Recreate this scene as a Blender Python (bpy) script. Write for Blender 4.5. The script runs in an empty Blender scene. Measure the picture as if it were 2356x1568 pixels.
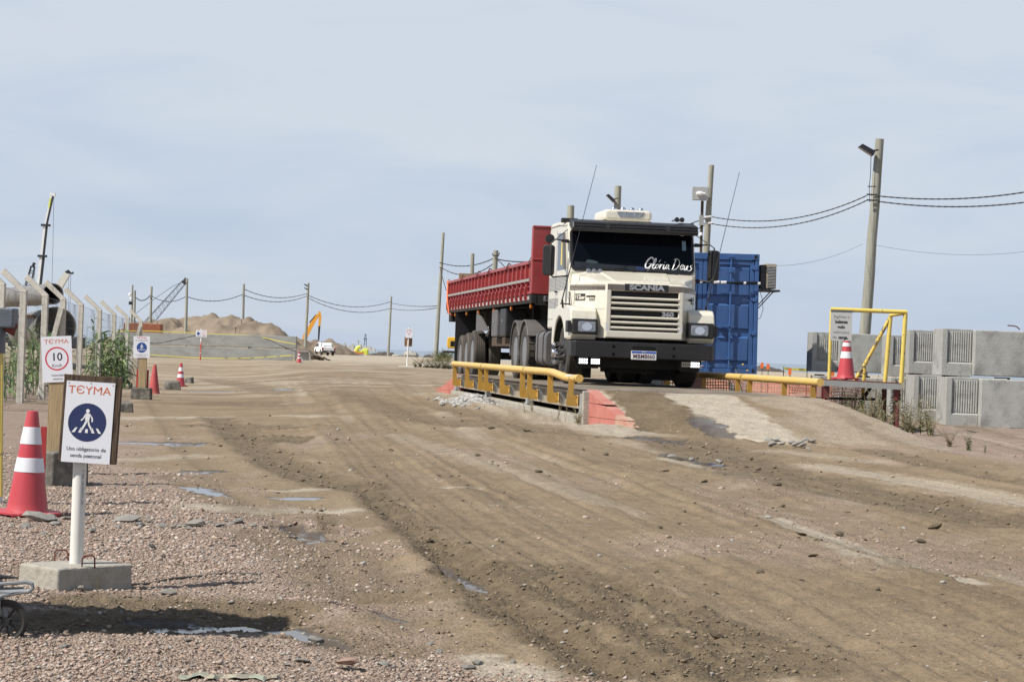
import bpy, math, random
import numpy as np
from mathutils import Vector, Matrix

random.seed(7)
SC = bpy.context.scene
COL = SC.collection
PI = math.pi

# ------------------------------------------------------------------ camera
FPX = 4908.0                      # focal length in pixels of a 2356 px wide picture (75 mm lens)
CAMZ = 1.25
cam_d = bpy.data.cameras.new("camera")
cam_d.lens = 75.0
cam_d.sensor_width = 36.0
cam_d.clip_start = 0.1
cam_d.clip_end = 60000
cam = bpy.data.objects.new("camera", cam_d)
COL.objects.link(cam)
CAMM = (Matrix.Rotation(math.radians(90 + 0.345), 3, 'X') @ Matrix.Rotation(math.radians(2.05), 3, 'Z'))
cam.matrix_world = Matrix.Translation((0, 0, CAMZ)) @ CAMM.to_4x4()
SC.camera = cam

# ------------------------------------------------------------------ sky and sun
SUN_EL, SUN_X, SUN_Y = 50.0, -0.88, -0.475
w = bpy.data.worlds.new("World")
SC.world = w
w.use_nodes = True
nt = w.node_tree
nt.nodes.clear()
N = nt.nodes.new
L = nt.links.new
out = N('ShaderNodeOutputWorld')
sky = N('ShaderNodeTexSky')
sky.sky_type = 'NISHITA'
sky.sun_disc = False
sky.sun_elevation = math.radians(SUN_EL)
sky.sun_rotation = math.atan2(SUN_X, SUN_Y)
sky.air_density = 1.0
sky.dust_density = 0.6
sky.ozone_density = 2.0
bg1 = N('ShaderNodeBackground'); bg1.inputs['Strength'].default_value = 0.08
L(sky.outputs[0], bg1.inputs['Color'])
# thin high cloud: a wispy veil that gets denser with height above the horizon
tc = N('ShaderNodeTexCoord')
sep = N('ShaderNodeSeparateXYZ'); L(tc.outputs['Generated'], sep.inputs[0])
mp = N('ShaderNodeMapping'); mp.inputs['Scale'].default_value = (5, 5, 22)
mp.inputs['Rotation'].default_value = (0, math.radians(6), 0)
L(tc.outputs['Generated'], mp.inputs['Vector'])
nz = N('ShaderNodeTexNoise'); nz.inputs['Scale'].default_value = 1.3; nz.inputs['Detail'].default_value = 7
nz.inputs['Roughness'].default_value = 0.55; nz.inputs['Distortion'].default_value = 0.5
L(mp.outputs[0], nz.inputs['Vector'])
mr = N('ShaderNodeMapRange'); mr.inputs['From Min'].default_value = 0.33; mr.inputs['From Max'].default_value = 0.68
L(nz.outputs[0], mr.inputs['Value'])
el = N('ShaderNodeMapRange'); el.interpolation_type = 'SMOOTHSTEP'
el.inputs['From Min'].default_value = 0.0; el.inputs['From Max'].default_value = 0.13
el.inputs['To Min'].default_value = 0.52; el.inputs['To Max'].default_value = 0.95
L(sep.outputs['Z'], el.inputs['Value'])
ad = N('ShaderNodeMath'); ad.operation = 'MULTIPLY_ADD'
L(mr.outputs[0], ad.inputs[0]); ad.inputs[1].default_value = 0.50; ad.inputs[2].default_value = -0.27
ad2 = N('ShaderNodeMath'); ad2.operation = 'ADD'; ad2.use_clamp = True
L(ad.outputs[0], ad2.inputs[0]); L(el.outputs[0], ad2.inputs[1])
bg2 = N('ShaderNodeBackground')
cc = N('ShaderNodeMix'); cc.data_type = 'RGBA'
L(ad2.outputs[0], cc.inputs[0])
cc.inputs[6].default_value = (0.367, 0.471, 0.655, 1)
cc.inputs[7].default_value = (0.590, 0.642, 0.718, 1)
L(cc.outputs[2], bg2.inputs['Color'])
mx = N('ShaderNodeMixShader')
vl = N('ShaderNodeMapRange'); vl.interpolation_type = 'SMOOTHSTEP'
vl.inputs['From Min'].default_value = 0.16; vl.inputs['From Max'].default_value = 0.62
vl.inputs['To Min'].default_value = 0.88; vl.inputs['To Max'].default_value = 0.10
L(sep.outputs['Z'], vl.inputs['Value']); L(vl.outputs[0], mx.inputs[0])
L(bg1.outputs[0], mx.inputs[1]); L(bg2.outputs[0], mx.inputs[2])
L(mx.outputs[0], out.inputs['Surface'])

sd = bpy.data.lights.new("sun", 'SUN')
sd.energy = 5.0
sd.angle = math.radians(0.53)
sd.color = (1.0, 0.955, 0.88)
sun = bpy.data.objects.new("sun", sd)
COL.objects.link(sun)
ce = math.cos(math.radians(SUN_EL))
sun.rotation_euler = Vector((-SUN_X * ce, -SUN_Y * ce, -math.sin(math.radians(SUN_EL)))).to_track_quat('-Z', 'Y').to_euler()
sun.location = (-20, -10, 30)

vs = SC.view_settings
SC.display_settings.display_device = 'sRGB'
vs.view_transform = 'Standard'
vs.look = 'None'
vs.exposure = 0.2
vs.gamma = 1.0
vs.use_curve_mapping = False

# ------------------------------------------------------------------ helpers
def sstep(a, b, x):
    t = np.clip((x - a) / (b - a), 0, 1)
    return t * t * (3 - 2 * t)

# weighbridge frame: o is the near left corner of the deck, wa points along it away from the camera, wr across
WO = Vector((1.11, 30.0, 0.0))
WA = Vector((-0.1386, 0.9903, 0.0))
WR = Vector((0.9903, 0.1386, 0.0))
DECK = 0.775
DLEN = 16.0
def wb(u, v, z):
    return WO + WA * u + WR * v + Vector((0, 0, z))

def shore(x):
    return 350.0 - 70.0 * sstep(10, 35, x)

def G(x, y):
    """height of the bare ground"""
    x = np.asarray(x, float); y = np.asarray(y, float)
    wz = 0.27 * sstep(15, 29, y) * sstep(-4.5, 0.0, x + 0.14 * (y - 30))
    s = sstep(85, 230, y)
    z = wz * (1 - s) + 0.20 * s - 0.10 * sstep(-7, -11, x) * sstep(45, 65, y) * (1 - s)
    sh = shore(x)
    return z - 5.0 * sstep(sh - 2, sh + 30, y)

def gz(x, y):
    return float(G(x, y))

def ray(vx, vy):
    d = CAMM @ Vector(((vx - 1178) / FPX, -(vy - 784) / FPX, -1))
    return d / d.y

def at(vx, vy, Y):
    d = ray(vx, vy)
    return Vector((d.x * Y, Y, CAMZ + d.z * Y))

def gp(vx, vy):
    """where the line of sight through a pixel meets the ground"""
    d = ray(vx, vy)
    y = 20.0
    for _ in range(60):
        y2 = (gz(d.x * y, y) - CAMZ) / d.z
        y = 0.5 * y + 0.5 * max(5.0, min(345.0, y2))
    return Vector((d.x * y, y, gz(d.x * y, y)))

def tag(o, label=None, cat=None, group=None, kind=None):
    if label: o['label'] = label
    if cat: o['category'] = cat
    if group: o['group'] = group
    if kind: o['kind'] = kind
    return o

def thing(name, label, cat, loc=(0, 0, 0), rz=0.0, group=None):
    o = bpy.data.objects.new(name, None)
    COL.objects.link(o)
    o.empty_display_size = 0.2
    o.location = loc
    o.rotation_euler = (0, 0, rz)
    return tag(o, label, cat, group)

def copy_tree(o, parent=None):
    c = o.copy()
    COL.objects.link(c)
    if parent is not None:
        c.parent = parent
        c.matrix_parent_inverse = o.matrix_parent_inverse
    for ch in list(o.children):
        copy_tree(ch, c)
    return c

class MB:
    """collects simple shapes and links them as one mesh object"""
    def __init__(s):
        s.v = []; s.f = []; s.M = None
    def add(s, vs, fs):
        b = len(s.v)
        if s.M is not None:
            vs = [s.M @ Vector(p) for p in vs]
        s.v.extend([tuple(p) for p in vs])
        s.f.extend([tuple(b + i for i in f) for f in fs])
        return s
    def box(s, x0, x1, y0, y1, z0, z1):
        return s.add([(x0, y0, z0), (x1, y0, z0), (x1, y1, z0), (x0, y1, z0), (x0, y0, z1), (x1, y0, z1), (x1, y1, z1), (x0, y1, z1)],
                     [(0, 3, 2, 1), (4, 5, 6, 7), (0, 1, 5, 4), (1, 2, 6, 5), (2, 3, 7, 6), (3, 0, 4, 7)])
    def hexa(s, p):
        """eight corners: bottom ring then top ring"""
        return s.add(p, [(0, 3, 2, 1), (4, 5, 6, 7), (0, 1, 5, 4), (1, 2, 6, 5), (2, 3, 7, 6), (3, 0, 4, 7)])
    def tube(s, pts, r, n=8, cap=True, flat=1.0):
        pts = [Vector(p) for p in pts]
        m = len(pts)
        rs = r if isinstance(r, (list, tuple)) else [r] * m
        vs, fs = [], []
        up = None
        for i, p in enumerate(pts):
            t = (pts[min(i + 1, m - 1)] - pts[max(i - 1, 0)]).normalized()
            if up is None:
                up = Vector((0, 0, 1)) if abs(t.z) < 0.9 else Vector((0, 1, 0))
            a = t.cross(up)
            if a.length < 1e-6: a = t.cross(Vector((1, 0, 0)))
            a.normalize()
            b = a.cross(t).normalized()
            up = b
            for k in range(n):
                q = 2 * PI * (k + 0.5) / n
                vs.append(p + a * (math.cos(q) * rs[i]) + b * (math.sin(q) * rs[i] * flat))
        for i in range(m - 1):
            for k in range(n):
                k2 = (k + 1) % n
                fs.append((i * n + k, i * n + k2, (i + 1) * n + k2, (i + 1) * n + k))
        if cap:
            fs.append(tuple(range(n - 1, -1, -1)))
            fs.append(tuple((m - 1) * n + k for k in range(n)))
        return s.add(vs, fs)
    def prism(s, poly, d0, d1, fn):
        """poly: list of (a, b); fn(a, b, d) gives the point"""
        n = len(poly)
        vs = [fn(a, b, d0) for a, b in poly] + [fn(a, b, d1) for a, b in poly]
        fs = [tuple(range(n - 1, -1, -1)), tuple(range(n, 2 * n))]
        for i in range(n):
            j = (i + 1) % n
            fs.append((i, j, n + j, n + i))
        return s.add(vs, fs)
    def lathe(s, prof, n=24, fn=None, close=False):
        """prof: list of (r, h); fn(x, y, h) orients the axis (default z)"""
        fn = fn or (lambda x, y, h: (x, y, h))
        vs, fs = [], []
        m = len(prof)
        for r, h in prof:
            for k in range(n):
                q = 2 * PI * k / n
                vs.append(fn(r * math.cos(q), r * math.sin(q), h))
        for i in range(m if close else m - 1):
            i2 = (i + 1) % m
            for k in range(n):
                k2 = (k + 1) % n
                fs.append((i * n + k, i * n + k2, i2 * n + k2, i2 * n + k))
        if not close:
            if prof[0][0] > 1e-5: fs.append(tuple(range(n - 1, -1, -1)))
            if prof[-1][0] > 1e-5: fs.append(tuple((m - 1) * n + k for k in range(n)))
        return s.add(vs, fs)
    def grid(s, rows):
        n = len(rows[0])
        vs = [p for r in rows for p in r]
        fs = []
        for i in range(len(rows) - 1):
            for k in range(n - 1):
                fs.append((i * n + k, i * n + k + 1, (i + 1) * n + k + 1, (i + 1) * n + k))
        return s.add(vs, fs)
    def build(s, name, mat, parent=None, smooth=None, bevel=0.0, seg=2):
        me = bpy.data.meshes.new(name)
        me.from_pydata(s.v, [], s.f)
        me.validate()
        import bmesh
        bm = bmesh.new(); bm.from_mesh(me)
        bmesh.ops.recalc_face_normals(bm, faces=bm.faces)
        bm.to_mesh(me); bm.free()
        me.materials.append(mat)
        o = bpy.data.objects.new(name, me)
        COL.objects.link(o)
        if parent is not None: o.parent = parent
        if smooth:
            me.polygons.foreach_set('use_smooth', [True] * len(me.polygons))
            if smooth != 'all':
                try: me.set_sharp_from_angle(angle=math.radians(smooth if not isinstance(smooth, bool) else 40))
                except Exception: pass
        if bevel > 0:
            md = o.modifiers.new('bevel', 'BEVEL')
            md.width = bevel; md.segments = seg; md.limit_method = 'ANGLE'; md.angle_limit = math.radians(35)
            md.harden_normals = False
        return o

def box_obj(name, mat, parent, x0, x1, y0, y1, z0, z1, bevel=0.0):
    return MB().box(x0, x1, y0, y1, z0, z1).build(name, mat, parent, bevel=bevel)

def arr_mesh(name, V, F, mat, smooth=False, col=None):
    """mesh from numpy arrays (F: quads or triangles), col: per vertex colour attribute"""
    me = bpy.data.meshes.new(name)
    k = F.shape[1]
    me.vertices.add(len(V)); me.vertices.foreach_set('co', np.ascontiguousarray(V, np.float32).ravel())
    me.loops.add(F.size); me.loops.foreach_set('vertex_index', np.ascontiguousarray(F, np.int32).ravel())
    me.polygons.add(len(F)); me.polygons.foreach_set('loop_start', np.arange(0, F.size, k, dtype=np.int32))
    me.update(calc_edges=True)
    if smooth: me.polygons.foreach_set('use_smooth', np.ones(len(F), bool))
    if col is not None:
        a = me.color_attributes.new('zone', 'FLOAT_COLOR', 'POINT')
        a.data.foreach_set('color', np.ascontiguousarray(col, np.float32).ravel())
    me.materials.append(mat)
    o = bpy.data.objects.new(name, me)
    COL.objects.link(o)
    return o

def text_mesh(body, size, extrude=0.002, offset=0.0, shear=0.0, align='CENTER', sx=1.0, space=1.0, line=1.0):
    cu = bpy.data.curves.new('lettering', 'FONT')
    cu.body = body; cu.size = size; cu.extrude = extrude; cu.offset = offset; cu.shear = shear
    cu.align_x = align; cu.align_y = 'CENTER'; cu.space_character = space; cu.space_line = line
    cu.resolution_u = 3
    ob = bpy.data.objects.new('lettering', cu)
    COL.objects.link(ob)
    dg = bpy.context.evaluated_depsgraph_get()
    me = bpy.data.meshes.new_from_object(ob.evaluated_get(dg))
    bpy.data.objects.remove(ob); bpy.data.curves.remove(cu)
    if sx != 1.0: me.transform(Matrix.Diagonal((sx, 1, 1, 1)))
    return me

def letter(body, size, mat, parent, x, y, z, rot=(PI / 2, 0, 0), name='lettering', **kw):
    """text that stands upright facing -y by default"""
    me = text_mesh(body, size, **kw)
    me.materials.clear(); me.materials.append(mat)
    o = bpy.data.objects.new(name, me)
    COL.objects.link(o)
    o.parent = parent; o.location = (x, y, z); o.rotation_euler = rot
    return o

# ------------------------------------------------------------------ materials
def mat(name, col, rough=0.6, metal=0.0, var=0.12, scale=6.0, bump=0.0, bscale=60.0, col2=None, thr=None, soft=0.08,
        s2=10.0, dust=0.0, spec=None, emit=0.0, coat=0.0, stretch=None, dustcol=(0.36, 0.27, 0.18)):
    m = bpy.data.materials.new(name)
    m.use_nodes = True
    t = m.node_tree
    b = t.nodes['Principled BSDF']
    b.inputs['Roughness'].default_value = rough
    b.inputs['Metallic'].default_value = metal
    if spec is not None: b.inputs['Specular IOR Level'].default_value = spec
    if coat: b.inputs['Coat Weight'].default_value = coat; b.inputs['Coat Roughness'].default_value = 0.08
    N = t.nodes.new; L = t.links.new
    tcn = N('ShaderNodeTexCoord')
    src = tcn.outputs['Object']
    if stretch:
        mpn = N('ShaderNodeMapping'); mpn.inputs['Scale'].default_value = stretch
        L(src, mpn.inputs['Vector']); src = mpn.outputs[0]
    n1 = N('ShaderNodeTexNoise'); n1.inputs['Scale'].default_value = scale; n1.inputs['Detail'].default_value = 6
    n1.inputs['Roughness'].default_value = 0.62
    L(src, n1.inputs['Vector'])
    mr = N('ShaderNodeMapRange')
    mr.inputs['From Min'].default_value = 0.25; mr.inputs['From Max'].default_value = 0.75
    mr.inputs['To Min'].default_value = 1 - var; mr.inputs['To Max'].default_value = 1 + var
    L(n1.outputs[0], mr.inputs['Value'])
    vm = N('ShaderNodeVectorMath'); vm.operation = 'SCALE'
    vm.inputs[0].default_value = col
    L(mr.outputs[0], vm.inputs['Scale'])
    cur = vm.outputs[0]
    def mixin(fac, c):
        nonlocal cur
        mxn = N('ShaderNodeMix'); mxn.data_type = 'RGBA'
        L(fac, mxn.inputs[0]); L(cur, mxn.inputs[6]); mxn.inputs[7].default_value = (*c, 1)
        cur = mxn.outputs[2]
    if col2 is not None:
        n2 = N('ShaderNodeTexNoise'); n2.inputs['Scale'].default_value = s2; n2.inputs['Detail'].default_value = 8
        n2.inputs['Roughness'].default_value = 0.7
        L(src, n2.inputs['Vector'])
        r2 = N('ShaderNodeMapRange'); r2.inputs['From Min'].default_value = thr - soft; r2.inputs['From Max'].default_value = thr + soft
        L(n2.outputs[0], r2.inputs['Value'])
        mixin(r2.outputs[0], col2)
    if dust > 0:
        # dust lies on faces that look up and in blotches
        ge = N('ShaderNodeNewGeometry')
        sp = N('ShaderNodeSeparateXYZ'); L(ge.outputs['Normal'], sp.inputs[0])
        r3 = N('ShaderNodeMapRange'); r3.inputs['From Min'].default_value = -0.4; r3.inputs['From Max'].default_value = 1.0
        r3.inputs['To Min'].default_value = dust * 0.35; r3.inputs['To Max'].default_value = dust
        L(sp.outputs['Z'], r3.inputs['Value'])
        n3 = N('ShaderNodeTexNoise'); n3.inputs['Scale'].default_value = 3.1; n3.inputs['Detail'].default_value = 7
        L(src, n3.inputs['Vector'])
        mu = N('ShaderNodeMath'); mu.operation = 'MULTIPLY'; mu.use_clamp = True
        L(r3.outputs[0], mu.inputs[0])
        r4 = N('ShaderNodeMapRange'); r4.inputs['From Min'].default_value = 0.3; r4.inputs['From Max'].default_value = 0.65
        r4.inputs['To Min'].default_value = 0.25; r4.inputs['To Max'].default_value = 1.3
        L(n3.outputs[0], r4.inputs['Value']); L(r4.outputs[0], mu.inputs[1])
        mixin(mu.outputs[0], dustcol)
    L(cur, b.inputs['Base Color'])
    if bump > 0:
        nb = N('ShaderNodeTexNoise'); nb.inputs['Scale'].default_value = bscale; nb.inputs['Detail'].default_value = 6
        L(src, nb.inputs['Vector'])
        bp = N('ShaderNodeBump'); bp.inputs['Strength'].default_value = min(1.0, bump); bp.inputs['Distance'].default_value = 0.02
        L(nb.outputs[0], bp.inputs['Height']); L(bp.outputs[0], b.inputs['Normal'])
    if emit > 0:
        b.inputs['Emission Color'].default_value = (*col, 1)
        b.inputs['Emission Strength'].default_value = emit
    return m

m_cream = mat('cream_paint', (0.71, 0.675, 0.565), 0.32, var=0.07, dust=0.16, coat=0.35, col2=(0.44, 0.385, 0.285), thr=0.66, s2=16, soft=0.05)
m_black = mat('black_plastic', (0.014, 0.014, 0.016), 0.45, var=0.3, dust=0.05, dustcol=(0.2, 0.17, 0.14))
m_blacksteel = mat('black_steel', (0.013, 0.013, 0.014), 0.42, var=0.35, scale=3, bump=0.15, bscale=20, dust=0.05, dustcol=(0.16, 0.15, 0.14))
m_darkchassis = mat('dark_chassis', (0.010, 0.0095, 0.009), 0.8, var=0.4, dust=0.06, dustcol=(0.16, 0.12, 0.09))
m_grey_plastic = mat('grey_plastic', (0.085, 0.088, 0.095), 0.5, var=0.15, dust=0.18)
m_glass = mat('dark_glass', (0.003, 0.004, 0.007), 0.06, var=0.1, spec=0.16)
m_sideglass = mat('side_glass', (0.05, 0.06, 0.075), 0.06, var=0.1)
m_chrome = mat('chrome', (0.75, 0.75, 0.77), 0.14, 1.0, var=0.05)
m_alu = mat('aluminium', (0.55, 0.55, 0.56), 0.34, 1.0, var=0.1, dust=0.12)
m_lens = mat('lamp_lens', (0.30, 0.31, 0.33), 0.10, 0.5, var=0.45, scale=22)
m_red = mat('red_paint', (0.30, 0.024, 0.028), 0.45, var=0.22, scale=3.0, dust=0.18, coat=0.1, dustcol=(0.36, 0.20, 0.16), col2=(0.20, 0.03, 0.03), thr=0.62, s2=2.0, soft=0.15)
m_tyre = mat('tyre_rubber', (0.028, 0.027, 0.026), 0.85, var=0.25, dust=0.45, dustcol=(0.17, 0.135, 0.1))
m_amber = mat('amber_lens', (0.75, 0.23, 0.03), 0.3, var=0.1)
m_white = mat('white_paint', (0.78, 0.78, 0.78), 0.45, var=0.04, dust=0.08)
m_signwhite = mat('sign_white', (0.74, 0.75, 0.79), 0.4, var=0.03, scale=3)
m_signgrey = mat('sign_grey', (0.50, 0.50, 0.49), 0.6, var=0.06, scale=9)
m_pvc = mat('white_pipe', (0.76, 0.75, 0.70), 0.35, var=0.05, dust=0.12)
m_signorange = mat('sign_orange', (0.58, 0.13, 0.035), 0.5, var=0.03)
m_signred = mat('sign_red', (0.60, 0.03, 0.06), 0.5, var=0.03)
m_signblue = mat('sign_blue', (0.018, 0.028, 0.10), 0.45, var=0.06)
m_signblue2 = mat('sign_blue_bright', (0.02, 0.07, 0.27), 0.45, var=0.06)
m_ink = mat('black_ink', (0.015, 0.016, 0.022), 0.6, var=0.02)
m_inkgrey = mat('grey_ink', (0.16, 0.16, 0.16), 0.6, var=0.02)
m_inkbold = mat('dark_grey_ink', (0.05, 0.05, 0.05), 0.6, var=0.02)
m_plank = mat('pale_plank', (0.37, 0.27, 0.15), 0.8, var=0.22, scale=3, stretch=(9, 9, 0.7), bump=0.3, bscale=9, col2=(0.13, 0.08, 0.045), thr=0.68, s2=5)
m_oldwood = mat('old_wood', (0.10, 0.065, 0.04), 0.9, var=0.5, scale=4, stretch=(7, 7, 0.8), bump=0.5, bscale=10, col2=(0.03, 0.02, 0.015), thr=0.55, s2=4)
m_pole = mat('weathered_pole', (0.34, 0.33, 0.275), 0.9, var=0.28, scale=2.0, stretch=(8, 8, 0.45), bump=0.5, bscale=6, col2=(0.22, 0.225, 0.17), thr=0.58, s2=1.5, soft=0.15)
m_conc = mat('grey_concrete', (0.375, 0.375, 0.35), 0.9, var=0.18, scale=2.6, bump=0.22, bscale=40, col2=(0.17, 0.17, 0.16), thr=0.60, s2=2.3, soft=0.12)
m_concpale = mat('pale_concrete', (0.36, 0.335, 0.285), 0.9, var=0.16, scale=4, bump=0.5, bscale=30, col2=(0.2, 0.17, 0.13), thr=0.62, s2=5, soft=0.12)
m_concdark = mat('dirty_concrete', (0.12, 0.11, 0.095), 0.95, var=0.4, scale=5, bump=0.7, bscale=18, col2=(0.27, 0.25, 0.2), thr=0.57, s2=6, soft=0.1)
m_postconc = mat('fence_post_concrete', (0.55, 0.52, 0.45), 0.9, var=0.16, scale=5, bump=0.3, bscale=40, col2=(0.2, 0.18, 0.15), thr=0.66, s2=7)
m_cone = mat('cone_plastic', (0.48, 0.042, 0.06), 0.45, var=0.06, dust=0.16, dustcol=(0.42, 0.25, 0.2))
m_conefaded = mat('faded_cone_plastic', (0.46, 0.065, 0.07), 0.6, var=0.07, dust=0.2, dustcol=(0.42, 0.25, 0.2))
m_band = mat('reflective_band', (0.72, 0.73, 0.77), 0.4, var=0.05, dust=0.06)
m_yellow = mat('yellow_paint', (0.66, 0.42, 0.095), 0.5, var=0.08, dust=0.42, dustcol=(0.55, 0.44, 0.27), col2=(0.36, 0.22, 0.08), thr=0.70, s2=9, soft=0.05)
m_yellowpost = mat('yellow_plate', (0.50, 0.275, 0.035), 0.55, var=0.12, dust=0.22, col2=(0.28, 0.15, 0.04), thr=0.66, s2=8, soft=0.08)
m_yellowchip = mat('chipped_yellow', (0.68, 0.53, 0.12), 0.55, var=0.06, col2=(0.12, 0.10, 0.08), thr=0.63, soft=0.03, s2=16)
m_yellowworn = mat('worn_yellow', (0.60, 0.44, 0.08), 0.6, var=0.1, col2=(0.10, 0.085, 0.07), thr=0.53, soft=0.03, s2=14)
m_beige = mat('weighbridge_steel', (0.29, 0.255, 0.205), 0.6, var=0.1, scale=3, dust=0.3)
m_greysteel = mat('galvanised_steel', (0.36, 0.37, 0.36), 0.5, 0.3, var=0.12, dust=0.15)
m_rust = mat('rusty_steel', (0.16, 0.035, 0.03), 0.8, var=0.3, scale=5, bump=0.3, col2=(0.09, 0.05, 0.035), thr=0.55, s2=9)
m_redwall = mat('faded_red_wall', (0.43, 0.125, 0.10), 0.85, var=0.16, scale=3, bump=0.2, bscale=30, dust=0.34, dustcol=(0.5, 0.33, 0.25))
m_blue = mat('container_blue', (0.038, 0.108, 0.285), 0.45, var=0.14, scale=2.5, bump=0.06, bscale=9, col2=(0.10, 0.17, 0.36), thr=0.66, s2=3, dust=0.06, dustcol=(0.3, 0.3, 0.3))
m_wire = mat('fence_wire', (0.24, 0.24, 0.23), 0.6, 0.2, var=0.1)
m_cable = mat('black_cable', (0.02, 0.021, 0.023), 0.7, var=0.1)
m_wireshadow = mat('wire_shadow_dark', (0.07, 0.06, 0.05), 0.8, var=0.1)  # dark colour of the modelled wire shadows on the gravel
m_stone = mat('grey_stone', (0.36, 0.34, 0.30), 0.9, var=0.2, scale=7, bump=0.7, bscale=30, col2=(0.2, 0.2, 0.19), thr=0.6, s2=8)
m_darkstone = mat('dark_stone', (0.10, 0.09, 0.08), 0.9, var=0.3, scale=9, bump=0.6, bscale=30)
m_sand = mat('sand_heap', (0.225, 0.178, 0.13), 0.95, var=0.2, scale=0.5, bump=1.0, bscale=2.2, col2=(0.135, 0.10, 0.07), thr=0.54, s2=0.16, soft=0.05)
m_rubble = mat('dark_rubble', (0.085, 0.072, 0.06), 0.95, var=0.4, scale=0.8, bump=0.8, bscale=3)
m_leaf = mat('reed_leaf', (0.135, 0.20, 0.06), 0.5, var=0.4, scale=2.0)
m_leafdark = mat('dark_reed_leaf', (0.065, 0.105, 0.038), 0.6, var=0.4, scale=2.0)
m_weed = mat('weed_leaf', (0.23, 0.245, 0.13), 0.7, var=0.35, scale=5)
m_weeddry = mat('dry_weed', (0.27, 0.21, 0.125), 0.8, var=0.3, scale=5)
m_flower = mat('yellow_flower', (0.75, 0.55, 0.03), 0.6, var=0.1)
m_orange = mat('orange_net', (0.50, 0.20, 0.135), 0.7, var=0.3, scale=3)
m_orangebright = mat('orange_plastic', (0.80, 0.16, 0.03), 0.6, var=0.05)
m_lime = mat('lime_paint', (0.62, 0.66, 0.10), 0.5, var=0.08)
m_steelpipe = mat('bare_steel_pipe', (0.22, 0.215, 0.205), 0.6, 0.3, var=0.2, scale=1.2, col2=(0.16, 0.11, 0.08), thr=0.62, s2=2)
m_led = mat('led_lit', (0.93, 1.0, 0.95), 0.3, var=0.0, emit=2.2)
m_tape = mat('warning_tape', (0.50, 0.44, 0.09), 0.5, var=0.06)

# ------------------------------------------------------------------ noise on arrays
def _hash(ix, iy, seed):
    h = (ix.astype(np.int64) * 374761393 + iy.astype(np.int64) * 668265263 + seed * 982451653) & 0xFFFFFFFF
    h = ((h ^ (h >> 13)) * 1274126177) & 0xFFFFFFFF
    return ((h ^ (h >> 16)) & 0xFFFF) / 65535.0

def vnoise(x, y, seed=0):
    xi = np.floor(x); yi = np.floor(y)
    fx = x - xi; fy = y - yi
    fx = fx * fx * (3 - 2 * fx); fy = fy * fy * (3 - 2 * fy)
    xi = xi.astype(np.int64); yi = yi.astype(np.int64)
    a = _hash(xi, yi, seed); b = _hash(xi + 1, yi, seed)
    c = _hash(xi, yi + 1, seed); d = _hash(xi + 1, yi + 1, seed)
    return (a * (1 - fx) + b * fx) * (1 - fy) + (c * (1 - fx) + d * fx) * fy

def fbm(x, y, seed=0, oct=4, gain=0.5):
    r = 0.0; a = 1.0; t = 0.0
    for i in range(oct):
        r = r + a * vnoise(x, y, seed + i * 17); t += a
        x = x * 2.03 + 5.3; y = y * 2.03 + 1.7; a *= gain
    return r / t

def pl(pts):
    return np.array([tuple(gp(*p))[:2] for p in pts])

def dist(px, py, P):
    d = np.full(px.shape, 1e9)
    for (ax, ay), (bx, by) in zip(P[:-1], P[1:]):
        dx, dy = bx - ax, by - ay
        l2 = dx * dx + dy * dy + 1e-9
        t = np.clip(((px - ax) * dx + (py - ay) * dy) / l2, 0, 1)
        d = np.minimum(d, np.hypot(px - ax - t * dx, py - ay - t * dy))
    return d

# tracks and patches of the yard, as lines on the ground with a half width in metres and a strength
MUD = [(pl(p), w_, a_) for p, w_, a_ in [
    ([(830, 1120), (890, 1180), (960, 1240), (1040, 1305), (1120, 1370), (1210, 1430), (1330, 1500), (1450, 1568)], 0.16, 1.0),
    ([(1130, 1320), (1260, 1375), (1420, 1450), (1560, 1520), (1650, 1568)], 0.24, 1.0),
    ([(1000, 1270), (1060, 1320), (1150, 1400), (1300, 1500), (1420, 1568)], 0.22, 0.9),
    ([(1280, 1310), (1400, 1360), (1560, 1420), (1700, 1480), (1850, 1568)], 0.2, 0.8),
    ([(1500, 1440), (1640, 1500), (1760, 1560)], 0.25, 0.8),
    ([(500, 962), (530, 990), (580, 1030), (650, 1075), (730, 1108), (830, 1130)], 0.30, 0.8),
    ([(520, 982), (660, 985)], 0.75, 0.75),
    ([(560, 925), (660, 932)], 0.9, 0.6),
    ([(480, 872), (560, 885), (650, 905)], 0.55, 0.6),
    ([(430, 850), (560, 852)], 0.7, 0.5),
    ([(790, 900), (880, 930), (960, 960), (1060, 975), (1180, 985), (1290, 1000)], 0.45, 0.65),
    ([(960, 925), (1100, 958), (1240, 985)], 0.35, 0.5),
    ([(1560, 1015), (1640, 1045), (1760, 1090), (1950, 1130), (2150, 1165), (2356, 1205)], 0.62, 0.75),
    ([(2000, 1040), (2150, 1072), (2356, 1108)], 0.26, 0.65),
    ([(700, 880), (850, 960), (1000, 1050), (1200, 1150), (1600, 1330), (2000, 1500)], 0.4, 0.28),
    ([(780, 880), (1050, 1000), (1500, 1180), (2000, 1350), (2356, 1470)], 0.5, 0.25),
    ([(730, 900), (800, 1000), (900, 1100), (1000, 1180), (1250, 1310), (1500, 1400)], 0.25, 0.35),
    ([(1300, 1010), (1600, 1100), (1900, 1180), (2356, 1290)], 0.6, 0.3),
    ([(200, 1390), (420, 1400), (560, 1420)], 0.4, 0.8), ([(150, 1440), (420, 1450), (620, 1440)], 0.38, 0.85),
    ([(340, 920), (420, 1040), (520, 1120), (640, 1200), (760, 1280), (820, 1400)], 0.12, 0.35),
    ([(600, 1420), (700, 1470), (860, 1500)], 0.28, 0.5),
    ([(740, 1190), (760, 1230)], 0.08, 0.6), ([(640, 1235), (760, 1290), (840, 1370)], 0.42, 0.5), ([(430, 1100), (520, 1150), (640, 1200)], 0.3, 0.45)]]
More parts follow.
